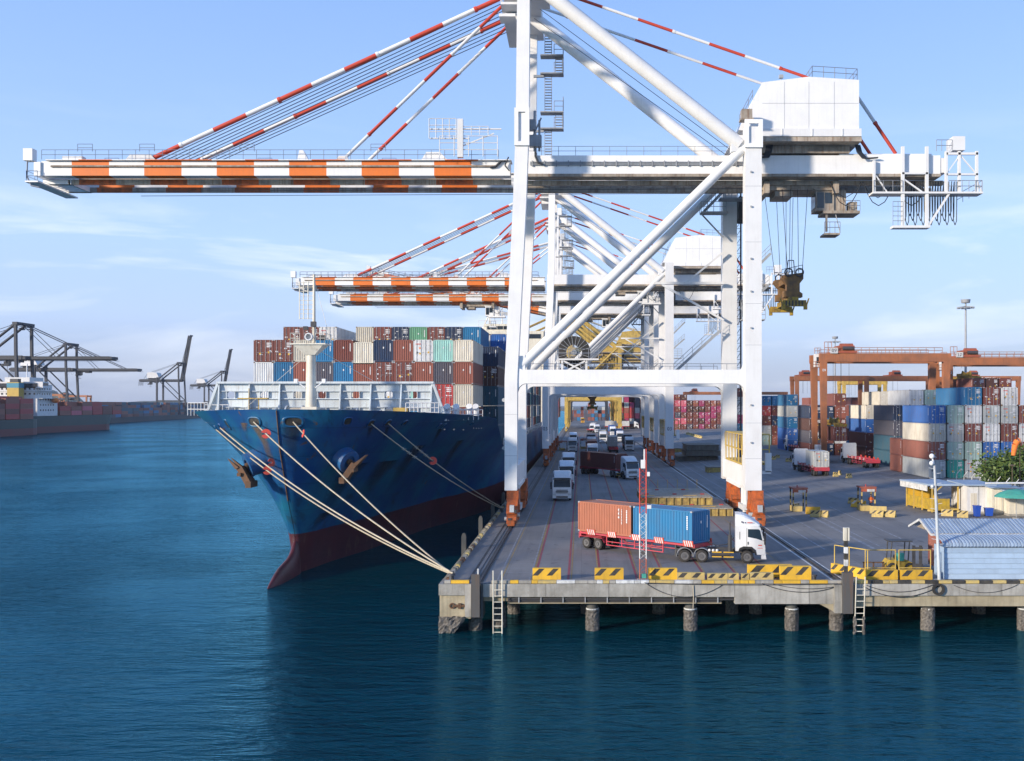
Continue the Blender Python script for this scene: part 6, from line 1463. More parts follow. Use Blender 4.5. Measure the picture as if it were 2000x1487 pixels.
MB().box(-1.24,1.24,-3.045,-3.036,.95,2.0).build('white_band', M['paint_white'], cbs)
cbs.children[-1].location = (0,0,0) ; cbs.children[-1].parent = cbs
# forklift behind the gates
fk = thing('forklift', (24.2,72.6,0), 'yellow forklift with black mast behind the yellow gates', 'forklift')
MB().prism([(22.7,.35), (24.5,.35), (24.5,.8), (24.1,1.0), (23.4,1.05), (22.8,1.0), (22.6,.7)], 72.0, 73.2).build('body', M['forklift_yellow'], fk)
m1 = MB()
for x in (22.9, 24.2):
    for y in (72.1, 73.1): m1.tube((x,y,.95), (x+.1,y,2.35), .045, 6)
m1.box(22.75,24.5,72.0,73.2,2.35,2.43).build('overhead_guard', M['dark_steel'], fk)
for x in (24.55, 25.05): MB().box(x-.09, x+.09, 71.8, 72.0, .1, 2.1).build('mast_rail', M['dark_steel'], fk)
MB().box(24.5,25.2,71.78,71.98,.5,.75).box(24.5,25.2,71.78,71.98,1.85,1.97).build('carriage', M['dark_steel'], fk)
for x in (23.0, 24.3):
    w = inst('wheel', TY, fk, (x-24.2, 72.05-72.6, .42), (0,0,R(90))); w.scale = (.9,.8,.8)
MB().tube((23.7,72.1,.95), (23.6,72.1,1.5), .12, 8).cb((23.5,72.5,1.15), .4, .5, .3).build('seat', M['black_plastic'], fk)
MB().tube((23.55,71.9,1.0), (23.55,71.9,1.55), .28, 14).build('gas_bottle', M['tarp_green'], fk)
pal_ = thing('scrap_pallet', (21.6,72.4,0), 'low rusty scrap frame behind the left gate panel', 'scrap')
MB().box(20.8,22.4,71.9,72.9,.1,.2).build('deck', M['rusty'], pal_)
for x in (20.9, 21.6, 22.3): MB().box(x-.05,x+.05,71.95,72.05,.2,.85).build('upright', M['rusty'], pal_)
MB().box(20.8,22.4,71.95,72.05,.8,.88).build('bar', M['rusty'], pal_)
MB().tube((22.5,72.3,0), (22.5,72.3,.45), .2, 10).build('drum', M['booth_red'], pal_)
# hatch covers set down on the apron
def hatch(x0, x1, d0, d1, z0, h, top, sidem, label, tabs=True):
    root = thing('hatch_cover', ((x0+x1)/2, (d0+d1)/2, z0), label, 'hatch cover', 'hatch covers on the paving')
    MB().box(x0+.15, x1-.15, d0+.15, d1-.15, z0, z0+h*.86).build('core', M[sidem], root)
    MB().box(x0, x1, d0, d1, z0+h*.86, z0+h).build('top_plate', M[top], root)
    n = max(3, int((x1-x0)/.85))
    for i in range(n+1): x = lerp(x0+.06, x1-.06, i/n); MB().box(x-.06, x+.06, d0+.01, d0+.15, z0, z0+h*.86).build('web', M[sidem], root)
    if tabs:
        for i in range(5):
            for (y, m) in ((d0+1.4,'hatch_yellow'), (d1-2.2,'hatch_yellow')): 
                if i in (0, 3): MB().box(lerp(x0,x1,i/5)+.1, lerp(x0,x1,(i+1)/5), y, y+.5, z0+h+.003, z0+h+.02).build('walk_strip', M['paint_yellow'], root)
            MB().cb((lerp(x0,x1,(i+.5)/5), lerp(d0,d1,.25+.5*(i%2)), z0+h+.06), .45, .35, .12).build('twist_lock', M['paint_red'], root)
    return root
hatch(8.4, 17.0, 109.2, 122.5, 0, .92, 'hatch_grey', 'hatch_yellow', 'lower hatch cover lying behind the turning lorry')
h2 = hatch(6.9, 15.1, 112.3, 124.2, .93, .95, 'hatch_grey', 'hatch_yellow', 'upper hatch cover with yellow strips behind the turning lorry')
for i in range(7): MB().tube((7.2+i*1.25,124.0,1.88), (7.2+i*1.25,124.0,3.0), .03, 5).build('stanchion', M['walk_yellow'], h2)
MB().tube((7.2,124,2.95), (14.7,124,2.95), .012, 4).build('chain', M['grey_steel'], h2)
for k, (px0, px1, py, z) in enumerate(((1324,1412,902,0), (1340,1416,902,1.25), (1342,1412,902,2.5))):
    g = gd(px0, py); g2 = gd(px1, py); hatch(g.x, g2.x, g.y, g.y+11, gz(g.x,g.y)+z, 1.15, 'hatch_dark', 'hatch_dark', f'dark hatch cover beyond the land-side rail, {("lowest","middle","topmost")[k]} of three stacked', False)
for (px0,px1,py,lab) in ((1381,1412,924,'small yellowish hatch panel beside the land-side crane leg'), (1317,1345,884,'small yellowish hatch panel behind the dark stacked covers')):
    g = gd(px0, py); g2 = gd(px1, py); hatch(g.x, g2.x, g.y, g.y+4, gz(g.x,g.y), 1.1, 'hatch_grey', 'hatch_yellow', lab, False)
# yard gate booths
def booth(px, py, label, w=1.5, h=2.75):
    g = gd(px, py); x, y, z = g; root = thing('gate_booth', (x,y,z), label, 'booth', 'small striped gate booths')
    for sx in (-1, 1):
        for yy in (0, 1.5):
            for k in range(6): MB().box(x+sx*w/2-.07, x+sx*w/2+.07, y+yy-.07, y+yy+.07, z+h/6*k*.93, z+h/6*(k+1)*.93).build('post_band', M['paint_black' if k % 2 else 'paint_yellow_worn'], root)
    MB().box(x-w/2-.15, x+w/2+.15, y-.2, y+1.7, z+h*.95, z+h).build('roof', M['booth_red'], root)
    MB().box(x-w/2-.1, x+w/2+.1, y-.2, y-.14, z+h*.80, z+h*.94).build('fascia', M['booth_red'], root)
    MB().box(x-.2, x+w/2-.1, y-.22, y-.2, z+h*.80, z+h*.90).build('sign', M['paint_white'], root)
    MB().box(x-w/2-.1, x+w/2-.5, y-.25, y+1.6, z, z+.6).build('kerb_wall', M['paint_yellow_worn'], root)
    MB().tube((x-.3,y,z+h), (x-.3,y,z+h+.3), .06, 6).build('beacon', M['paint_red'], root)
booth(1562, 999, 'left striped gate booth in the yard, empty'); booth(1696, 998, 'right striped gate booth in the yard with a worker inside')
booth(1100, 880, 'small booth left of the lorry lane on the quay', 2.0, 2.6); booth(1141, 877, 'small dark booth right of the lorry lane on the quay', 2.0, 2.9)
GB = 'low barriers in the yard'
for px, py, rz, w, lab, mats in ((1588,1004,0,1.6,'yellow block beside the left gate booth',('paint_yellow','paint_yellow')), (1593,1010,-25,1.1,'striped barrier in front of the yellow block, left of two',wy), (1608,1010,-40,1.2,'striped barrier in front of the yellow block, right of two',wy),
    (1555,996,50,1.4,'striped barrier behind the left gate booth',wy), (1715,1003,-15,1.8,'yellowish block beside the right gate booth',('paint_yellow_worn','paint_yellow_worn')), (1714,1010,-25,1.2,'striped barrier in front of the right yellow block, left of two',wy), (1738,1010,-40,1.3,'striped barrier in front of the right yellow block, right of two',wy),
    (1677,991,-45,1.8,'yellow plastic barrier left of the right gate booth',('paint_yellow','paint_white')), (1667,984,-45,1.3,'pinkish striped barrier at the end of the right booth line',wy),
    (1787,983,-20,.9,'striped barrier at the far end of the line by the yellow shelter',wy), (1799,992,-25,1.0,'second striped barrier of the line by the yellow shelter',wy), (1822,999,-25,1.1,'third striped barrier of the line by the yellow shelter',wy), (1850,1008,-25,1.2,'fourth striped barrier of the line by the yellow shelter',wy), (1880,1011,-20,1.1,'nearest striped barrier of the line by the yellow shelter',wy),
    (1510,898,20,1.2,'small orange barrier beyond the white crane leg',wy), (1519,895,-10,.9,'second small orange barrier beyond the white crane leg',wy), (1540,902,20,1.2,'small orange barrier left of the yard lorry',wy), (1549,903,-10,1.0,'orange barrier touching the yard lorry',wy),
    (1640,928,60,1.0,'dark barrier right behind the yard lorry',wy), (1658,934,30,1.0,'orange barrier pair right of the yard lorry',wy), (1632,931,10,.8,'brown barrier beside the yard lorry tail',wy)):
    g = gd(px, py); barrier((g.x,g.y,g.z), R(rz), w, .8 if w > 1.55 else .72, .5, lab, GB, mats, 2, jersey=True)
for i in range(9):
    g = gd(1343+i*3.2, 849+i*.9); barrier((g.x,g.y,g.z), R(-60), 1.6, .85, .6, f'orange barrier in the far line beyond the land-side legs, {ORD[i]} from the left', 'far line of orange barriers', wy, 2, jersey=True)
# the worker
g = gd(1703.5, 997); wx, wy_, wz = g.x, g.y+.5, g.z
def person(x, y, z, label):
    root = thing('person', (x,y,z), label, 'person')
    V = [(0,0,.92),(0,0,1.12),(0,0,1.36),(0,0,1.50),(0,.0,1.60),(0,-.02,1.72), (-.10,0,.88),(-.11,.0,.50),(-.11,.03,.09),(-.12,-.12,.05), (.10,0,.88),(.12,.02,.50),(.13,.05,.09),(.14,-.10,.05),
         (-.19,0,1.40),(-.25,-.03,1.12),(-.22,-.22,1.00),(-.20,-.30,.98), (.19,0,1.40),(.27,.0,1.14),(.27,-.14,.93),(.27,-.20,.87)]
    E = [(0,1),(1,2),(2,3),(3,4),(4,5),(0,6),(6,7),(7,8),(8,9),(0,10),(10,11),(11,12),(12,13),(2,14),(14,15),(15,16),(16,17),(2,18),(18,19),(19,20),(20,21)]
    rad = [.15,.14,.17,.06,.085,.08,.095,.07,.05,.045,.095,.07,.05,.045,.075,.05,.04,.035,.075,.05,.04,.035]
    me = bpy.data.meshes.new('body'); me.from_pydata(V, E, []); o = bpy.data.objects.new('body', me); COL.objects.link(o); o.parent = root
    me.materials.append(M['trousers']); sk = o.modifiers.new('skin', 'SKIN'); o.modifiers.new('smooth', 'SUBSURF').levels = 2; o.modifiers['smooth'].render_levels = 2
    lay = me.skin_vertices[0].data if me.skin_vertices else None
    if lay is None:
        import bmesh; bm = bmesh.new(); bm.from_mesh(me); bm.verts.layers.skin.verify(); bm.to_mesh(me); bm.free(); lay = me.skin_vertices[0].data
    for i, r in enumerate(rad): lay[i].radius = (r, r)
    lay[0].use_root = True
    vb = MB(); n = 14; prof = [(.86,.175,.135), (1.0,.185,.14), (1.2,.20,.145), (1.36,.215,.14), (1.46,.15,.10), (1.50,.09,.08)]
    vs = [(a*math.cos(2*math.pi*i/n), b*math.sin(2*math.pi*i/n), zz) for zz, a, b in prof for i in range(n)]
    vb.add(vs, [(j*n+i, j*n+(i+1)%n, (j+1)*n+(i+1)%n, (j+1)*n+i) for j in range(5) for i in range(n)], True)
    for s, i0 in ((-1,14), (1,18)): vb.tube(V[i0], V[i0+1], .085, 8, .07)
    v_ = bpy.data.objects.new('vest', vb.mesh('vest', M['vest_orange'])); COL.objects.link(v_); v_.parent = root
    b_ = bpy.data.objects.new('reflective_band', MB().ring((0,0,1.04), (0,0,1), .20, .12, .06, 14).mesh('reflective_band', M['paint_white'])); COL.objects.link(b_); b_.parent = root; b_.scale = (1,.78,1)
    h_ = bpy.data.objects.new('head', MB().sphere((0,-.01,1.63), .098, 12, 1.25).sphere((0,-.115,1.62), .02, 6).sphere((-.1,0,1.63), .025, 6).sphere((.1,0,1.63), .025, 6).mat(1).sphere((-.035,-.098,1.65), .014, 6).sphere((.035,-.098,1.65), .014, 6).box(-.03,.03,-.112,-.095,1.565,1.575).mesh('head', [M['skin'], M['black_plastic']])); COL.objects.link(h_); h_.parent = root
    hm = bpy.data.objects.new('hair', MB().sphere((0,.02,1.69), .115, 12, .95).mesh('hair', M['black_plastic'])); COL.objects.link(hm); hm.parent = root
    for s, i0 in ((-1,17), (1,21)):
        hx, hy, hz_ = V[i0]; hb = MB().cb((hx,hy-.03,hz_-.02), .05, .08, .03)
        for k in range(4): hb.tube((hx-.02+.013*k,hy-.06,hz_-.02), (hx-.02+.013*k,hy-.13+.008*abs(k-1.5),hz_-.05), .008, 5)
        hb.tube((hx-s*.02,hy-.02,hz_-.02), (hx-s*.055,hy-.07,hz_-.03), .009, 5)
        q = bpy.data.objects.new('hand', hb.mesh('hand', M['skin'])); COL.objects.link(q); q.parent = root
person(wx, wy_, wz, 'person in an orange high visibility vest standing in the right gate booth')
# yellow open shelter, cabins, bins, parasol
g = gd(1862, 1001); x, y, z = g
sh = thing('open_shelter', (x,y,z), 'yellow open-sided shelter with flat roof and white name boards', 'shelter')
xa, ya = x-2.6, y+5.5
MB().hexa([(x-2.2,y+.2,z+.25),(x+.6,y,z+.25),(x+.6,y+6.5,z+.25),(x-3.0,y+6.5,z+.25)], [(x-2.2,y+.2,z+.4),(x+.6,y,z+.4),(x+.6,y+6.5,z+.4),(x-3.0,y+6.5,z+.4)]).build('floor', M['walk_yellow'], sh)
MB().hexa([(x-2.25,y+.1,z+.2),(x-2.2,y+.1,z+.2),(x-3.0,y+6.5,z+.2),(x-3.05,y+6.5,z+.2)], [(x-2.25,y+.1,z+1.45),(x-2.2,y+.1,z+1.45),(x-3.0,y+6.5,z+1.45),(x-3.05,y+6.5,z+1.45)]).build('side_panel', M['forklift_yellow'], sh)
MB().box(x-2.25, x-.4, y, y+.06, z+.2, z+1.5).build('front_panel', M['forklift_yellow'], sh)
MB().box(x-2.9, x+.6, y+6.4, y+6.5, z+.3, z+2.3).build('back_panel', M['paint_yellow'], sh)
MB().hexa([(x-2.9,y-.3,z+2.95),(x+1.0,y-.4,z+2.95),(x+1.0,y+7.2,z+2.95),(x-3.6,y+7.2,z+2.95)], [(x-2.9,y-.3,z+3.15),(x+1.0,y-.4,z+3.15),(x+1.0,y+7.2,z+3.1),(x-3.6,y+7.2,z+3.1)]).build('roof', M['shed_roof'], sh)
MB().hexa([(x-2.97,y-.2,z+2.35),(x-2.93,y-.2,z+2.35),(x-3.6,y+6.8,z+2.35),(x-3.64,y+6.8,z+2.35)], [(x-2.97,y-.2,z+2.98),(x-2.93,y-.2,z+2.98),(x-3.6,y+6.8,z+2.98),(x-3.64,y+6.8,z+2.98)]).build('name_board', M['paint_white'], sh)
for (dx,dy) in ((-2.3,.1), (-2.6,2.4), (-2.85,4.4), (-3.0,6.4), (.55,.1), (.55,6.4)): MB().box(x+dx-.07, x+dx+.07, y+dy-.07, y+dy+.07, z, z+2.98).build('post', M['walk_yellow'], sh)
MB().bar((x-1.3,y-.1,z+2.9), (x-2.1,y-.1,z+2.2), .12).build('brace', M['walk_yellow'], sh)
def cabin(px, py, w, dp, h, label, mat='white_steel', lean=0.0):
    g = gd(px, py); x, y, z = g; c = thing('site_cabin', (x,y,z), label, 'cabin', 'small cabins by the tree')
    MB().box(x, x+w, y, y+dp, z+.25, z+h).build('wall', M[mat], c); MB().hexa([(x-.4,y-.5,z+h),(x+w+.5,y-.5,z+h),(x+w+.5,y+dp+.3,z+h+.1),(x-.4,y+dp+.3,z+h+.1)], [(x-.4,y-.5,z+h+.12),(x+w+.5,y-.5,z+h+.12),(x+w+.5,y+dp+.3,z+h+.24),(x-.4,y+dp+.3,z+h+.24)]).build('roof', M['shed_roof'], c)
    MB().box(x+w*.15, x+w*.42, y-.04, y, z+.35, z+2.25).build('door', M['mast_cream'], c); MB().box(x+w*.48, x+w*.50, y-.05, y-.01, z+.3, z+h).build('corner_trim', M['grey_steel'], c); MB().box(x-.05,x+w+.05,y-.02,y+dp,z,z+.25).build('plinth', M['concrete'], c)
cabin(1889, 1004, 2.5, 4.5, 3.1, 'white cabin with blue grey roof behind the blue bin'); cabin(1938, 1006, 2.3, 3.0, 2.9, 'white cabin with a brown door gap left of the green parasol', 'mast_cream'); cabin(1972, 1009, 3.5, 3.0, 2.6, 'pale cabin partly under the green parasol at the picture edge', 'mast_cream')
def wbin(px, py, label, h=1.15, w=.62):
    g = gd(px, py); x, y, z = g; b = thing('wheelie_bin', (x,y,z), label, 'bin', 'blue bins')
    MB().hexa([(x-w*.4,y-.3,z+.08),(x+w*.4,y-.3,z+.08),(x+w*.4,y+.3,z+.08),(x-w*.4,y+.3,z+.08)], [(x-w/2,y-.36,z+h),(x+w/2,y-.36,z+h),(x+w/2,y+.36,z+h),(x-w/2,y+.36,z+h)]).build('body', M['bin_blue'], b)
    MB().box(x-w/2-.03,x+w/2+.03,y-.4,y+.4,z+h,z+h+.07).build('lid', M['bin_blue'], b); MB().disc((x-w*.35,y+.3,z+.1), (1,0,0), .1, .06, 10).disc((x+w*.35,y+.3,z+.1), (1,0,0), .1, .06, 10).build('wheel', M['rubber'], b)
wbin(1908, 1010, 'upright blue wheelie bin in front of the white cabin'); wbin(1931, 1009, 'lower blue bin right of the upright one', .85, .75)
g = gd(1985, 1013); x, y, z = g
pr = thing('parasol', (x,y,z), 'faded green parasol in front of the pale cabins', 'parasol'); vs = [(x,y,z+3.1)]; n = 8
for k in range(3):
    for i in range(n): a = 2*math.pi*i/n; r_ = (.9,1.8,2.3)[k]; vs.append((x+r_*math.cos(a), y+r_*math.sin(a), z+(2.95,2.6,2.25)[k]))
MB().add(vs, [(0,1+i,1+(i+1)%n) for i in range(n)] + [(1+k*n+i, 1+(k+1)*n+i, 1+(k+1)*n+(i+1)%n, 1+k*n+(i+1)%n) for k in range(2) for i in range(n)]).build('canopy', M['tarp_green'], pr)
MB().tube((x,y,z), (x,y,z+3.1), .035, 8).build('pole', M['grey_steel'], pr); MB().disc((x,y,z+.06), (0,0,1), .4, .12, 14).build('base', M['concrete'], pr)
# boundary fence with angled tops
fr = thing('fence', tuple(gd(1868, 962)), 'grey wire fence with angled post tops in front of the tree', 'fence')
p0, p1 = gd(1868, 962), gd(2060, 1000); prev = None
for i in range(12):
    p = p0.lerp(p1, i/11); q = p+Vector((0,0,2.3)); MB().tube(p, q, .05, 6).tube(q, q+Vector((.45,0,.55)), .05, 6).build('fence_post', M['paint_white'], fr)
    if prev:
        m1 = MB()
        for h_ in (.4, 1.0, 1.6, 2.2): m1.tube(prev+Vector((0,0,h_)), p+Vector((0,0,h_)), .012, 4)
        m1.build('wire', M['grey_steel'], fr)
    prev = p
g = gd(1985, 1012)
MB().tube((g.x-2.8,g.y+1,g.z+3.55), (g.x+6,g.y+1,g.z+3.6), .11, 10).build('overhead_pipe', M['white_steel'], None, origin=(g.x-2.8,g.y+1,g.z+3.55), label='white overhead pipe running above the cabins to the picture edge', cat='pipe')
# windsock
g = gd(1992, 1000); x, y, z = g.x, g.y, g.z; wsx = thing('windsock', (x,y,z), 'orange windsock drooping above the tree', 'windsock')
MB().tube((x,y,z), (x,y,z+7.9), .05, 8).build('mast', M['bark'], wsx)
m1 = MB(); pts = [((x-.05,y,z+7.75),.34), ((x-.3,y-.05,z+7.7),.36), ((x-.55,y-.1,z+7.3),.33), ((x-.68,y-.1,z+6.7),.28), ((x-.75,y-.1,z+6.15),.22)]
for (a, ra), (b, rb_) in zip(pts, pts[1:]): m1.tube(a, b, ra, 14, rb_, caps=False)
m1.build('sock', M['sock_orange'], wsx); MB().ring((x-.05,y,z+7.75), (1,0,.3), .36, .32, .05, 16).build('hoop', M['grey_steel'], wsx)
g2 = gd(1977, 1003); MB().tube(tuple(g2), (g2.x,g2.y,g2.z+5.2), .05, 8).cb((g2.x,g2.y,g2.z+5.2), .5, .3, .15).build('thin_pole', M['bark'], None, origin=tuple(g2), label='thin rusty pole with a small lamp in front of the tree', cat='pole')
# tree
def leaf_material():
    m = bpy.data.materials.new('leaf'); m.use_nodes = True; N, L = m.node_tree.nodes, m.node_tree.links; b = N['Principled BSDF']; b.inputs['Roughness'].default_value = .6
    geo = N.new('ShaderNodeNewGeometry'); cr = N.new('ShaderNodeValToRGB'); cr.color_ramp.elements[0].color = (.025,.06,.012,1); cr.color_ramp.elements[1].color = (.11,.16,.03,1); L.new(geo.outputs['Random Per Island'], cr.inputs[0]); L.new(cr.outputs[0], b.inputs['Base Color']); M['leaf'] = m
leaf_material()
def tree(x, y, z, h, r, label, n=5200, seed=3):
    rn = random.Random(seed); root = thing('tree', (x,y,z), label, 'tree', None); tb = MB()
    tb.tube((x,y,z), (x+.1,y,z+h*.4), .28, 10, .2); cl = []
    for i in range(9):
        a = rn.uniform(0,6.28); q = Vector((x+r*.65*math.cos(a), y+r*.65*math.sin(a), z+h*rn.uniform(.5,.85))); tb.tube((x+.1,y,z+h*rn.uniform(.25,.4)), q, .12, 7, .03); cl.append((q, rn.uniform(.32,.5)*r))
    for i in range(14):
        a = rn.uniform(0,6.28); rr = r*rn.uniform(.1,.9); cl.append((Vector((x+rr*math.cos(a), y+rr*math.sin(a), z+h*rn.uniform(.45,1.0-.35*(rr/r)**2))), rn.uniform(.22,.4)*r))
    tb.build('trunk', M['bark'], root); lb = MB()
    for i in range(n):
        c, cr_ = rn.choice(cl); d = Vector((rn.gauss(0,1), rn.gauss(0,1), rn.gauss(0,.8))); d.normalize(); p = c + d*cr_*rn.random()**.4
        a = Vector((rn.gauss(0,1), rn.gauss(0,1), rn.gauss(0,.6))).normalized(); b = a.cross(Vector((rn.gauss(0,1), rn.gauss(0,1), rn.gauss(0,1)))).normalized(); s = rn.uniform(.16,.32)
        lb.add([p-a*s, p+b*s*.55, p+a*s, p-b*s*.55], [(0,1,2,3)])
    lb.build('crown', M['leaf'], root)
g = gd(1985, 972); tree(g.x, g.y+2, g.z, 4.6, 4.0, 'dense green tree behind the fence at the picture edge')
g = gd(2045, 975); tree(g.x, g.y+4, g.z, 6.0, 3.6, 'taller green tree partly cut by the picture edge', n=3000, seed=7)
# ------------------------------------------------------------------ yard gantries, light masts
def text_plate(root, s, loc, size, mat, rot=(R(90),0,0), name='number'):
    inst(name, text_mesh(s, size, M[mat], name), root, Vector(loc)-wloc(root), rot)
def rtg(x0, d, label, span=24.0, ztop=22.5, number=None, mat='rtg_orange', trolley=.12, spread=None, fine=True, wb=7.6):
    z0 = gz(x0, d); root = thing('yard_gantry', (x0+span/2, d+wb/2, z0), label, 'gantry crane', 'yard gantry cranes'); m = M[mat]; x1 = x0+span
    for y in (d, d+wb):
        b = MB().box(x0, x1, y, y+1.2, ztop-1.65, ztop).build('main_beam', m, root)
        for x, s in ((x0, 1), (x1, -1)):
            MB().hexa([(x+s*.25-.45,y+.15,z0+1.6),(x+s*.25+.45,y+.15,z0+1.6),(x+s*.25+.45,y+1.05,z0+1.6),(x+s*.25-.45,y+1.05,z0+1.6)], [(x-.6 if s > 0 else x-.7,y,ztop-1.64),(x+.7 if s > 0 else x+.6,y,ztop-1.64),(x+.7 if s > 0 else x+.6,y+1.2,ztop-1.64),(x-.6 if s > 0 else x-.7,y+1.2,ztop-1.64)]).box(x-.75, x+.75, y+.002, y+1.198, ztop-1.64, ztop-.002).build('leg', m, root)
        if fine: MB().rail((x0+1,y,ztop), (x1-1,y,ztop), 1.1, 14, .05, 1).build('handrail', m, b)
    for x in (x0+.25, x1-.25):
        MB().box(x-.5, x+.5, d-1.2, d+wb+2.2, z0+.85, z0+1.6).build('bogie_beam', m, root)
        for y in (d-.4, d+.9, d+wb+.3, d+wb+1.5):
            w = inst('wheel', TY, root, (x-x0-span/2, y-d-wb/2, .72)); w.scale = (1.5,1.45,1.45)
        MB().box(x-.9, x+.9, d+2, d+4.6, z0+1.7, z0+3.4).build('power_pack', M['white_steel'], root)
        MB().box(x-.3, x+.3, d+1.2, d+wb, ztop-1.2, ztop-.4).build('end_tie', m, root)
    tx = lerp(x0+2, x1-3, trolley)
    t = MB().box(tx-1.4, tx+2.6, d-.2, d+wb+1.4, ztop+.05, ztop+.45).box(tx-.9, tx+2.2, d+.3, d+4, ztop+.45, ztop+1.5).tube((tx-.5,d+1,ztop+1.4), (tx+2,d+1,ztop+1.4), .55, 12).build('trolley', M['booth_red'] if mat != 'crane_yellow' else m, root)
    MB().tube((tx-.2,d+.0,ztop+.95), (tx+1.9,d+.0,ztop+.95), .38, 12).build('hoist_drum', M['dark_steel'], t)
    if fine:
        MB().box(x0-1.4, x0-.1, d+.8, d+2.4, ztop-2.6, ztop-.1).build('driver_cab', M['white_steel'], root)
        MB().box(x0-1.2, x0-.4, d+.76, d+.8, ztop-1.9, ztop-.7).build('window', M['window_glass'], root)
        for m1 in (MB().rail((x0-2.0,d+.6,ztop-2.7), (x0-.8,d+.6,ztop-2.7), 1.1, 2, .05).box(x0-2.1,x0-.75,d+.5,d+2.4,ztop-2.78,ztop-2.7), MB().rail((x0-1.6,d+.6,ztop-.05), (x0-.4,d+.6,ztop-.05), 1.1, 2, .05), MB().rail((x0+.2,d+.2,ztop), (x0+1.6,d+.2,ztop), 2.2, 2, .06)): m1.build('platform', m, root)
    if number:
        MB().box(tx-2.7, tx-1.2, d-.28, d-.22, ztop-.05, ztop+1.05).build('number_board', M['paint_white'], root); text_plate(root, number, (tx-1.95,d-.30,ztop+.5), .95, 'letter_dark')
        text_plate(root, number, (x0+.1,d-.02,ztop-3.3), .7, 'letter_white')
    mr = MB()
    for sx in (-.8, .8):
        for y in (d+1.4, d+wb-.4): mr.tube((tx+.6+sx,y,ztop), (tx+.6+sx,y,spread if spread else ztop-6), .03, 4, caps=False)
    mr.build('hoist_rope', M['cable'], root)
    z = spread if spread else ztop-6
    return root, tx+.6, z, d+wb/2
def spreader2(x, y, z, label, L=12.2):
    root = thing('spreader', (x,y,z), label, 'spreader', 'yard gantry spreaders')
    MB().box(x-.55, x+.55, y-L/2+.3, y+L/2-.3, z-.5, z-.05).box(x-1.22,x+1.22,y-L/2,y-L/2+.5,z-.75,z-.2).box(x-1.22,x+1.22,y+L/2-.5,y+L/2,z-.75,z-.2).build('frame', M['spreader_yellow'], root)
    MB().box(x-.95,x+.95,y-1.8,y+1.8,z-.05,z+.55).prism([(x-1.0,z+.5), (x-.8,z+1.1), (x-.3,z+.7), (x+.3,z+.7), (x+.8,z+1.1), (x+1.0,z+.5)], y-1.4, y-.9).build('headblock', M['spreader_yellow'], root)
r1, sx_, sz_, sy_ = rtg(46.9, 188.5, 'nearest orange yard gantry, numbered 09, over the yard blocks', number='09', trolley=.10, spread=9.5)
spreader2(49.6, 188.3+4, 9.05, 'yellow spreader of the nearest gantry gripping a maroon container')
cbox(49.6, 186.2, 5.55, 'maroon', 'maroon container lifted by the nearest orange gantry', 'containers on lorries', door=True)
r2, sx_, sz_, sy_ = rtg(77.2, 204.0, 'orange yard gantry, numbered 12, at the right behind the nearest block', number='12', trolley=.10, spread=20.5)
spreader2(sx_, sy_, 18.6, 'dark spreader hanging high under the gantry numbered 12')
rtg(74.0, 334.0, 'orange yard gantry, left one of the rear row', fine=False, trolley=.02)
rtg(98.6, 336.0, 'orange yard gantry, middle one of the rear row', fine=False, trolley=.4)
r5, a5, b5, c5 = rtg(128.0, 338.0, 'red orange yard gantry, right one of the rear row with white lettering', fine=False, trolley=.3)
text_plate(r5, 'LCIT  RTG 06', (140.5,337.97,21.6), 1.15, 'letter_white', name='gantry_lettering')
rtg(108.0, 400.0, 'yellow yard gantry seen between the rear orange ones', span=17, mat='crane_yellow', fine=False)
rtg(60.0, 560.0, 'orange yard gantry far beyond the reddish block', span=26, ztop=20, fine=False)
rtg(92.0, 560.0, 'second orange yard gantry far beyond the reddish block', span=26, ztop=20, fine=False)
def light_mast(px, py, D, label):
    t = P(px, py, D); x, z = t.x, t.z; root = thing('light_mast', (x,D,gz(x,D)), label, 'light mast', 'tall light masts')
    MB().tube((x,D,0), (x,D,z), .45, 12, .22).build('pole', M['grey_steel'], root)
    MB().tube((x,D,z), (x,D,z+.9), 1.1, 14, 1.25).build('head_ring', M['grey_steel'], root)
    for i in range(8):
        a = 2*math.pi*i/8; c = Vector((x+1.9*math.cos(a), D+1.9*math.sin(a), z-1.1)); MB().bar((x,D,z-.9), c, .12).cb(c-Vector((0,0,.2)), .75, .75, .35).build('floodlight', M['grey_steel'], root)
light_mast(1886, 592, 262, 'tall light mast rising behind the gantry numbered 12'); light_mast(1631, 662, 400, 'farther light mast behind the gantry numbered 09')
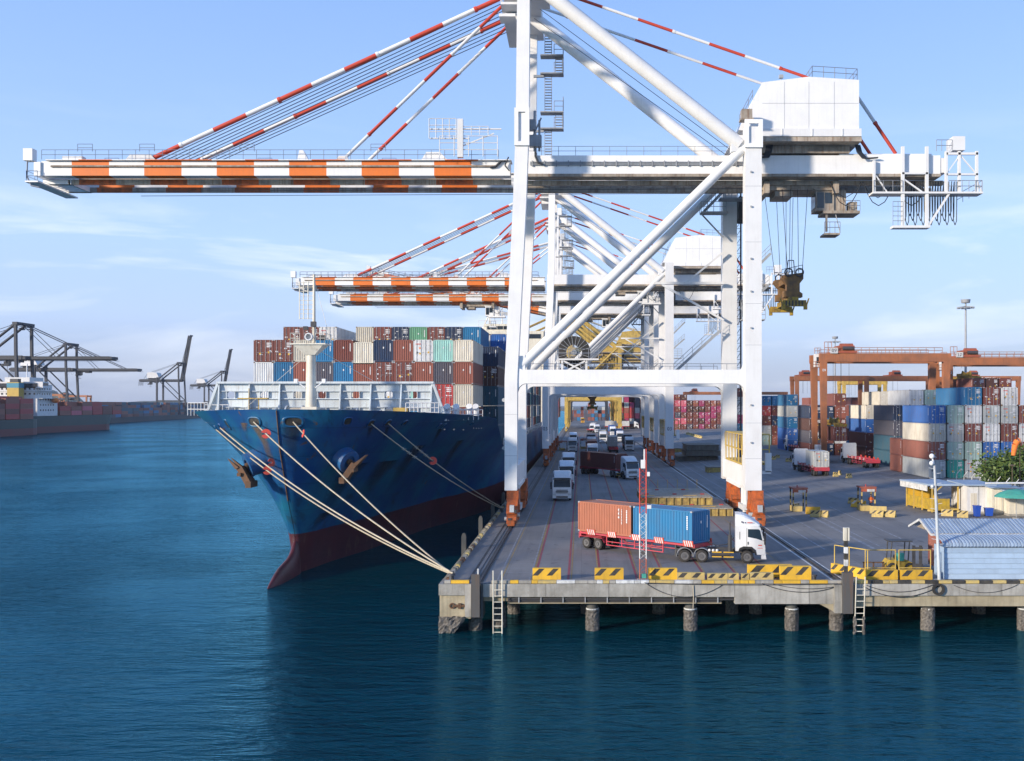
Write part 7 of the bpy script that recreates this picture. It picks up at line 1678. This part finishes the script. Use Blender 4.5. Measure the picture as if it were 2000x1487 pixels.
# ------------------------------------------------------------------ far end of the terminal: stacked boxes that read as one mass
def heap(name, label, spec, seed):
    rn = random.Random(seed); cols = ['maroon','red','pink','red brown','light grey','dark teal','slate grey','blue','white','magenta','royal blue']; mb = MB()
    for (x0, nx, px_, d0, nd, pd, z0, tmin, tmax, w, L, h, ch) in spec:
        for i in range(nx):
            for j in range(nd):
                for k in range(rn.randint(tmin, tmax)):
                    mb.mat(ch[rn.randrange(len(ch))]); x = x0+i*px_; y = d0+j*pd; mb.box(x+.05, x+w-.05, y+.1, y+L-.1, z0+h*k+.02, z0+h*(k+1)-.03)
    o = mb.build(name, [M['box_'+c] for c in cols]); tag(o, label, 'containers', None, 'stuff'); return o
heap('distant_containers', 'mass of far stacked containers behind the yellow cranes', [(60,6,2.8,226,4,14,1.5,3,4,2.5,12.2,2.75,[0,3,7,8,4]), (-12,16,2.8,770,2,14,0,2,5,2.5,12.2,2.75,[0,3,4,6,7]), (19.0,9,2.8,500,3,14,.0,4,7,2.5,12.2,2.75,[0,1,2,3,4,6,6,9]), (-22,4,2.6,500,3,14,6,3,6,2.5,12.2,2.75,[0,1,3,1,8]), (36,30,2.9,600,3,16,1.4,3,5,2.5,12.2,2.75,[0,1,2,3,5,7,8]), (86,24,2.9,352,2,16,1.5,3,5,2.5,12.2,2.75,[0,0,3,8,6]), (100,16,2.9,236,2,14,1.5,3,4,2.5,12.2,2.75,[0,3,4,7])], 4)
# ------------------------------------------------------------------ the berth across the basin
crane(556, 'dark blue grey quay crane across the basin, nearest at the left edge', 'dark quay cranes across the basin', DARK, detail=0, mx=-1, house_mat='white_steel', xo=-330, gz0=1.4, trolley=-2)
crane(742, 'dark blue grey quay crane across the basin, second with a long level boom', 'dark quay cranes across the basin', DARK, detail=0, mx=-1, house_mat='white_steel', xo=-400, gz0=1.4, trolley=-18)
crane(1080, 'dark quay crane across the basin with its boom raised, taller of the two', 'dark quay cranes across the basin', DARK, detail=0, mx=-1, house_mat='white_steel', xo=-454, gz0=1.4, boom=80)
crane(1350, 'dark quay crane across the basin with its boom raised, half behind the bow', 'dark quay cranes across the basin', DARK, detail=0, mx=-1, house_mat='white_steel', xo=-506, gz0=1.4, boom=80)
def far_hull(name, label, xc, hw, d0, d1, zd, far_bow=True):
    root = thing(name, (xc,(d0+d1)/2,WZ), label, 'ship', 'ships across the basin'); L = d1-d0; n = 24
    for (za, zb, mt, nm) in ((-6,.2,'hull_red','boot_top'), (.2,zd,'hull_green','hull')):
        mb = MB(); vs = []
        for i in range(n+1):
            t = i/n; u = t if far_bow else 1-t
            for z in (za, zb):
                k = 1-max(0, (u-.80)/.20)**(1.9 if z > .3 else 1.3); k = max(.03, k); ext = (.02*L if z > .3 and u > .98 else 0)
                if u < .06: k *= .78 + .22*u/.06
                vs += [(xc-hw*k, d0+L*t+(ext if far_bow else -ext), z), (xc+hw*k, d0+L*t+(ext if far_bow else -ext), z)]
        mb.add(vs, [q for i in range(n) for q in ((4*i,4*i+4,4*i+6,4*i+2), (4*i+1,4*i+3,4*i+7,4*i+5))] + [(0,1,3,2), (4*n,4*n+2,4*n+3,4*n+1)] + [(4*i+2,4*i+3,4*i+7,4*i+6) for i in range(n)]); mb.build(nm, M[mt], root)
    return root
fs = far_hull('container_ship', 'dark green hulled container ship with red containers across the basin', -318, 14.5, 505, 652, 6.2)
mbs = MB().box(-331,-305,545,566,6.2,16).box(-329,-307,547,564,16,24).box(-333,-303,547,553,22,25.5).box(-325,-311,548,562,25.5,28); mbs.build('superstructure', M['white_steel'], fs)
for z_ in (9.0, 12.0, 15.0, 18.2, 21.0):
    mw = MB()
    for k_ in range(9): mw.box(-329+k_*2.6, -328+k_*2.6, 544.9 if z_ < 16 else 546.9, 545.0 if z_ < 16 else 547.0, z_, z_+1.0)
    for k_ in range(6): mw.box(-305.05 if z_ < 16 else -307.05, -304.95 if z_ < 16 else -306.95, 548+k_*2.6, 549+k_*2.6, z_, z_+1.0)
    tag(mw.build('cabin_window', M['window_glass'], fs), kind='stuff')
MB().box(-333.5,-302.5,546,567,16.0,16.2).box(-331,-305,546.5,566,20.2,20.35).build('deck_edge', M['paint_white'], fs)
MB().box(-330,-306,546.9,547.0,22.6,24.6).box(-302.95,-302.9,547.5,552.5,23.3,24.8).build('bridge_window', M['window_glass'], fs)
MB().box(-319,-312.5,540,545,6.2,25).build('funnel', M['funnel_yellow'], fs); MB().box(-319.1,-312.4,539.9,545.1,22.0,24.6).build('funnel_band', M['funnel_blue'], fs); MB().box(-318,-313.5,541,544,25,27).build('funnel_top', M['dark_steel'], fs)
MB().tube((-317,556,28), (-317,556,36), .3, 8).build('mast', M['white_steel'], fs); MB().sphere((-303,560,15), 2.0, 10, .8).build('lifeboat', M['sock_orange'], fs)
fs2 = far_hull('container_ship', 'dark hulled ship stern at the left edge across the basin', -303, 13, 420, 523, 4.8, far_bow=False)
heap('ship_cargo', 'rows of red containers on the ships across the basin', [(-331,10,2.6,569,6,12.8,6.3,2,3,2.5,12.2,2.7,[1,1,3,3,1,2,0,3]), (-331,10,2.6,506,2,12.8,6.3,3,4,2.5,12.2,2.7,[1,3,1,3,1]), (-315,9,2.6,480,3,12.8,5.0,3,4,2.5,12.2,2.7,[1,3,3,1,0]), (-315,9,2.6,430,3,12.8,5.0,3,4,2.5,12.2,2.7,[1,3,3,1])], 9)
heap('quay_stacks', 'distant container stacks on the quay across the basin', [(-415-14*i,5,2.7,760+44*i,4,13,1.4,3,5,2.5,12.2,2.75,[0,5,5,6,7,3,4,3]) for i in range(9)] + [(-412-9*i,4,2.7,800+42*i,3,13,1.4,3,5,2.5,12.2,2.75,[0,5,5,6,7,3,0,3]) for i in range(14)] + [(-520-30*i,8,2.7,900+70*i,3,13,1.4,2,5,2.5,12.2,2.75,[0,3,5,6,7,1]) for i in range(7)], 12)
for x, d, lab in ((-430,760,'orange yard gantry on the quay across the basin, right one'), (-470,742,'orange yard gantry on the quay across the basin, left one'), (-462,860,'orange yard gantry on the quay across the basin, rear one')): rtg(x, d, lab, span=24, ztop=21, fine=False)
for i, (x, d) in enumerate(((-505,1050), (-515,1060), (-640,1100), (-575,1200))): tree(x, d, 1.4, 13, 8, f'dark round tree on the quay across the basin, {ORD[i]} from the right', n=500, seed=20+i)
# ------------------------------------------------------------------ sea air
HAZE = 0.00006
hm = bpy.data.materials.new('haze'); hm.use_nodes = True; N, L = hm.node_tree.nodes, hm.node_tree.links
N.remove(N['Principled BSDF']); pv = N.new('ShaderNodeVolumePrincipled'); pv.inputs['Color'].default_value = (.80,.88,1.0,1); pv.inputs['Density'].default_value = HAZE; pv.inputs['Anisotropy'].default_value = .0
L.new(pv.outputs[0], N['Material Output'].inputs['Volume'])
if HAZE > 0: MB().box(-8800, 8800, -290, 8900, -15, 150).build('haze', hm, kind='stuff')
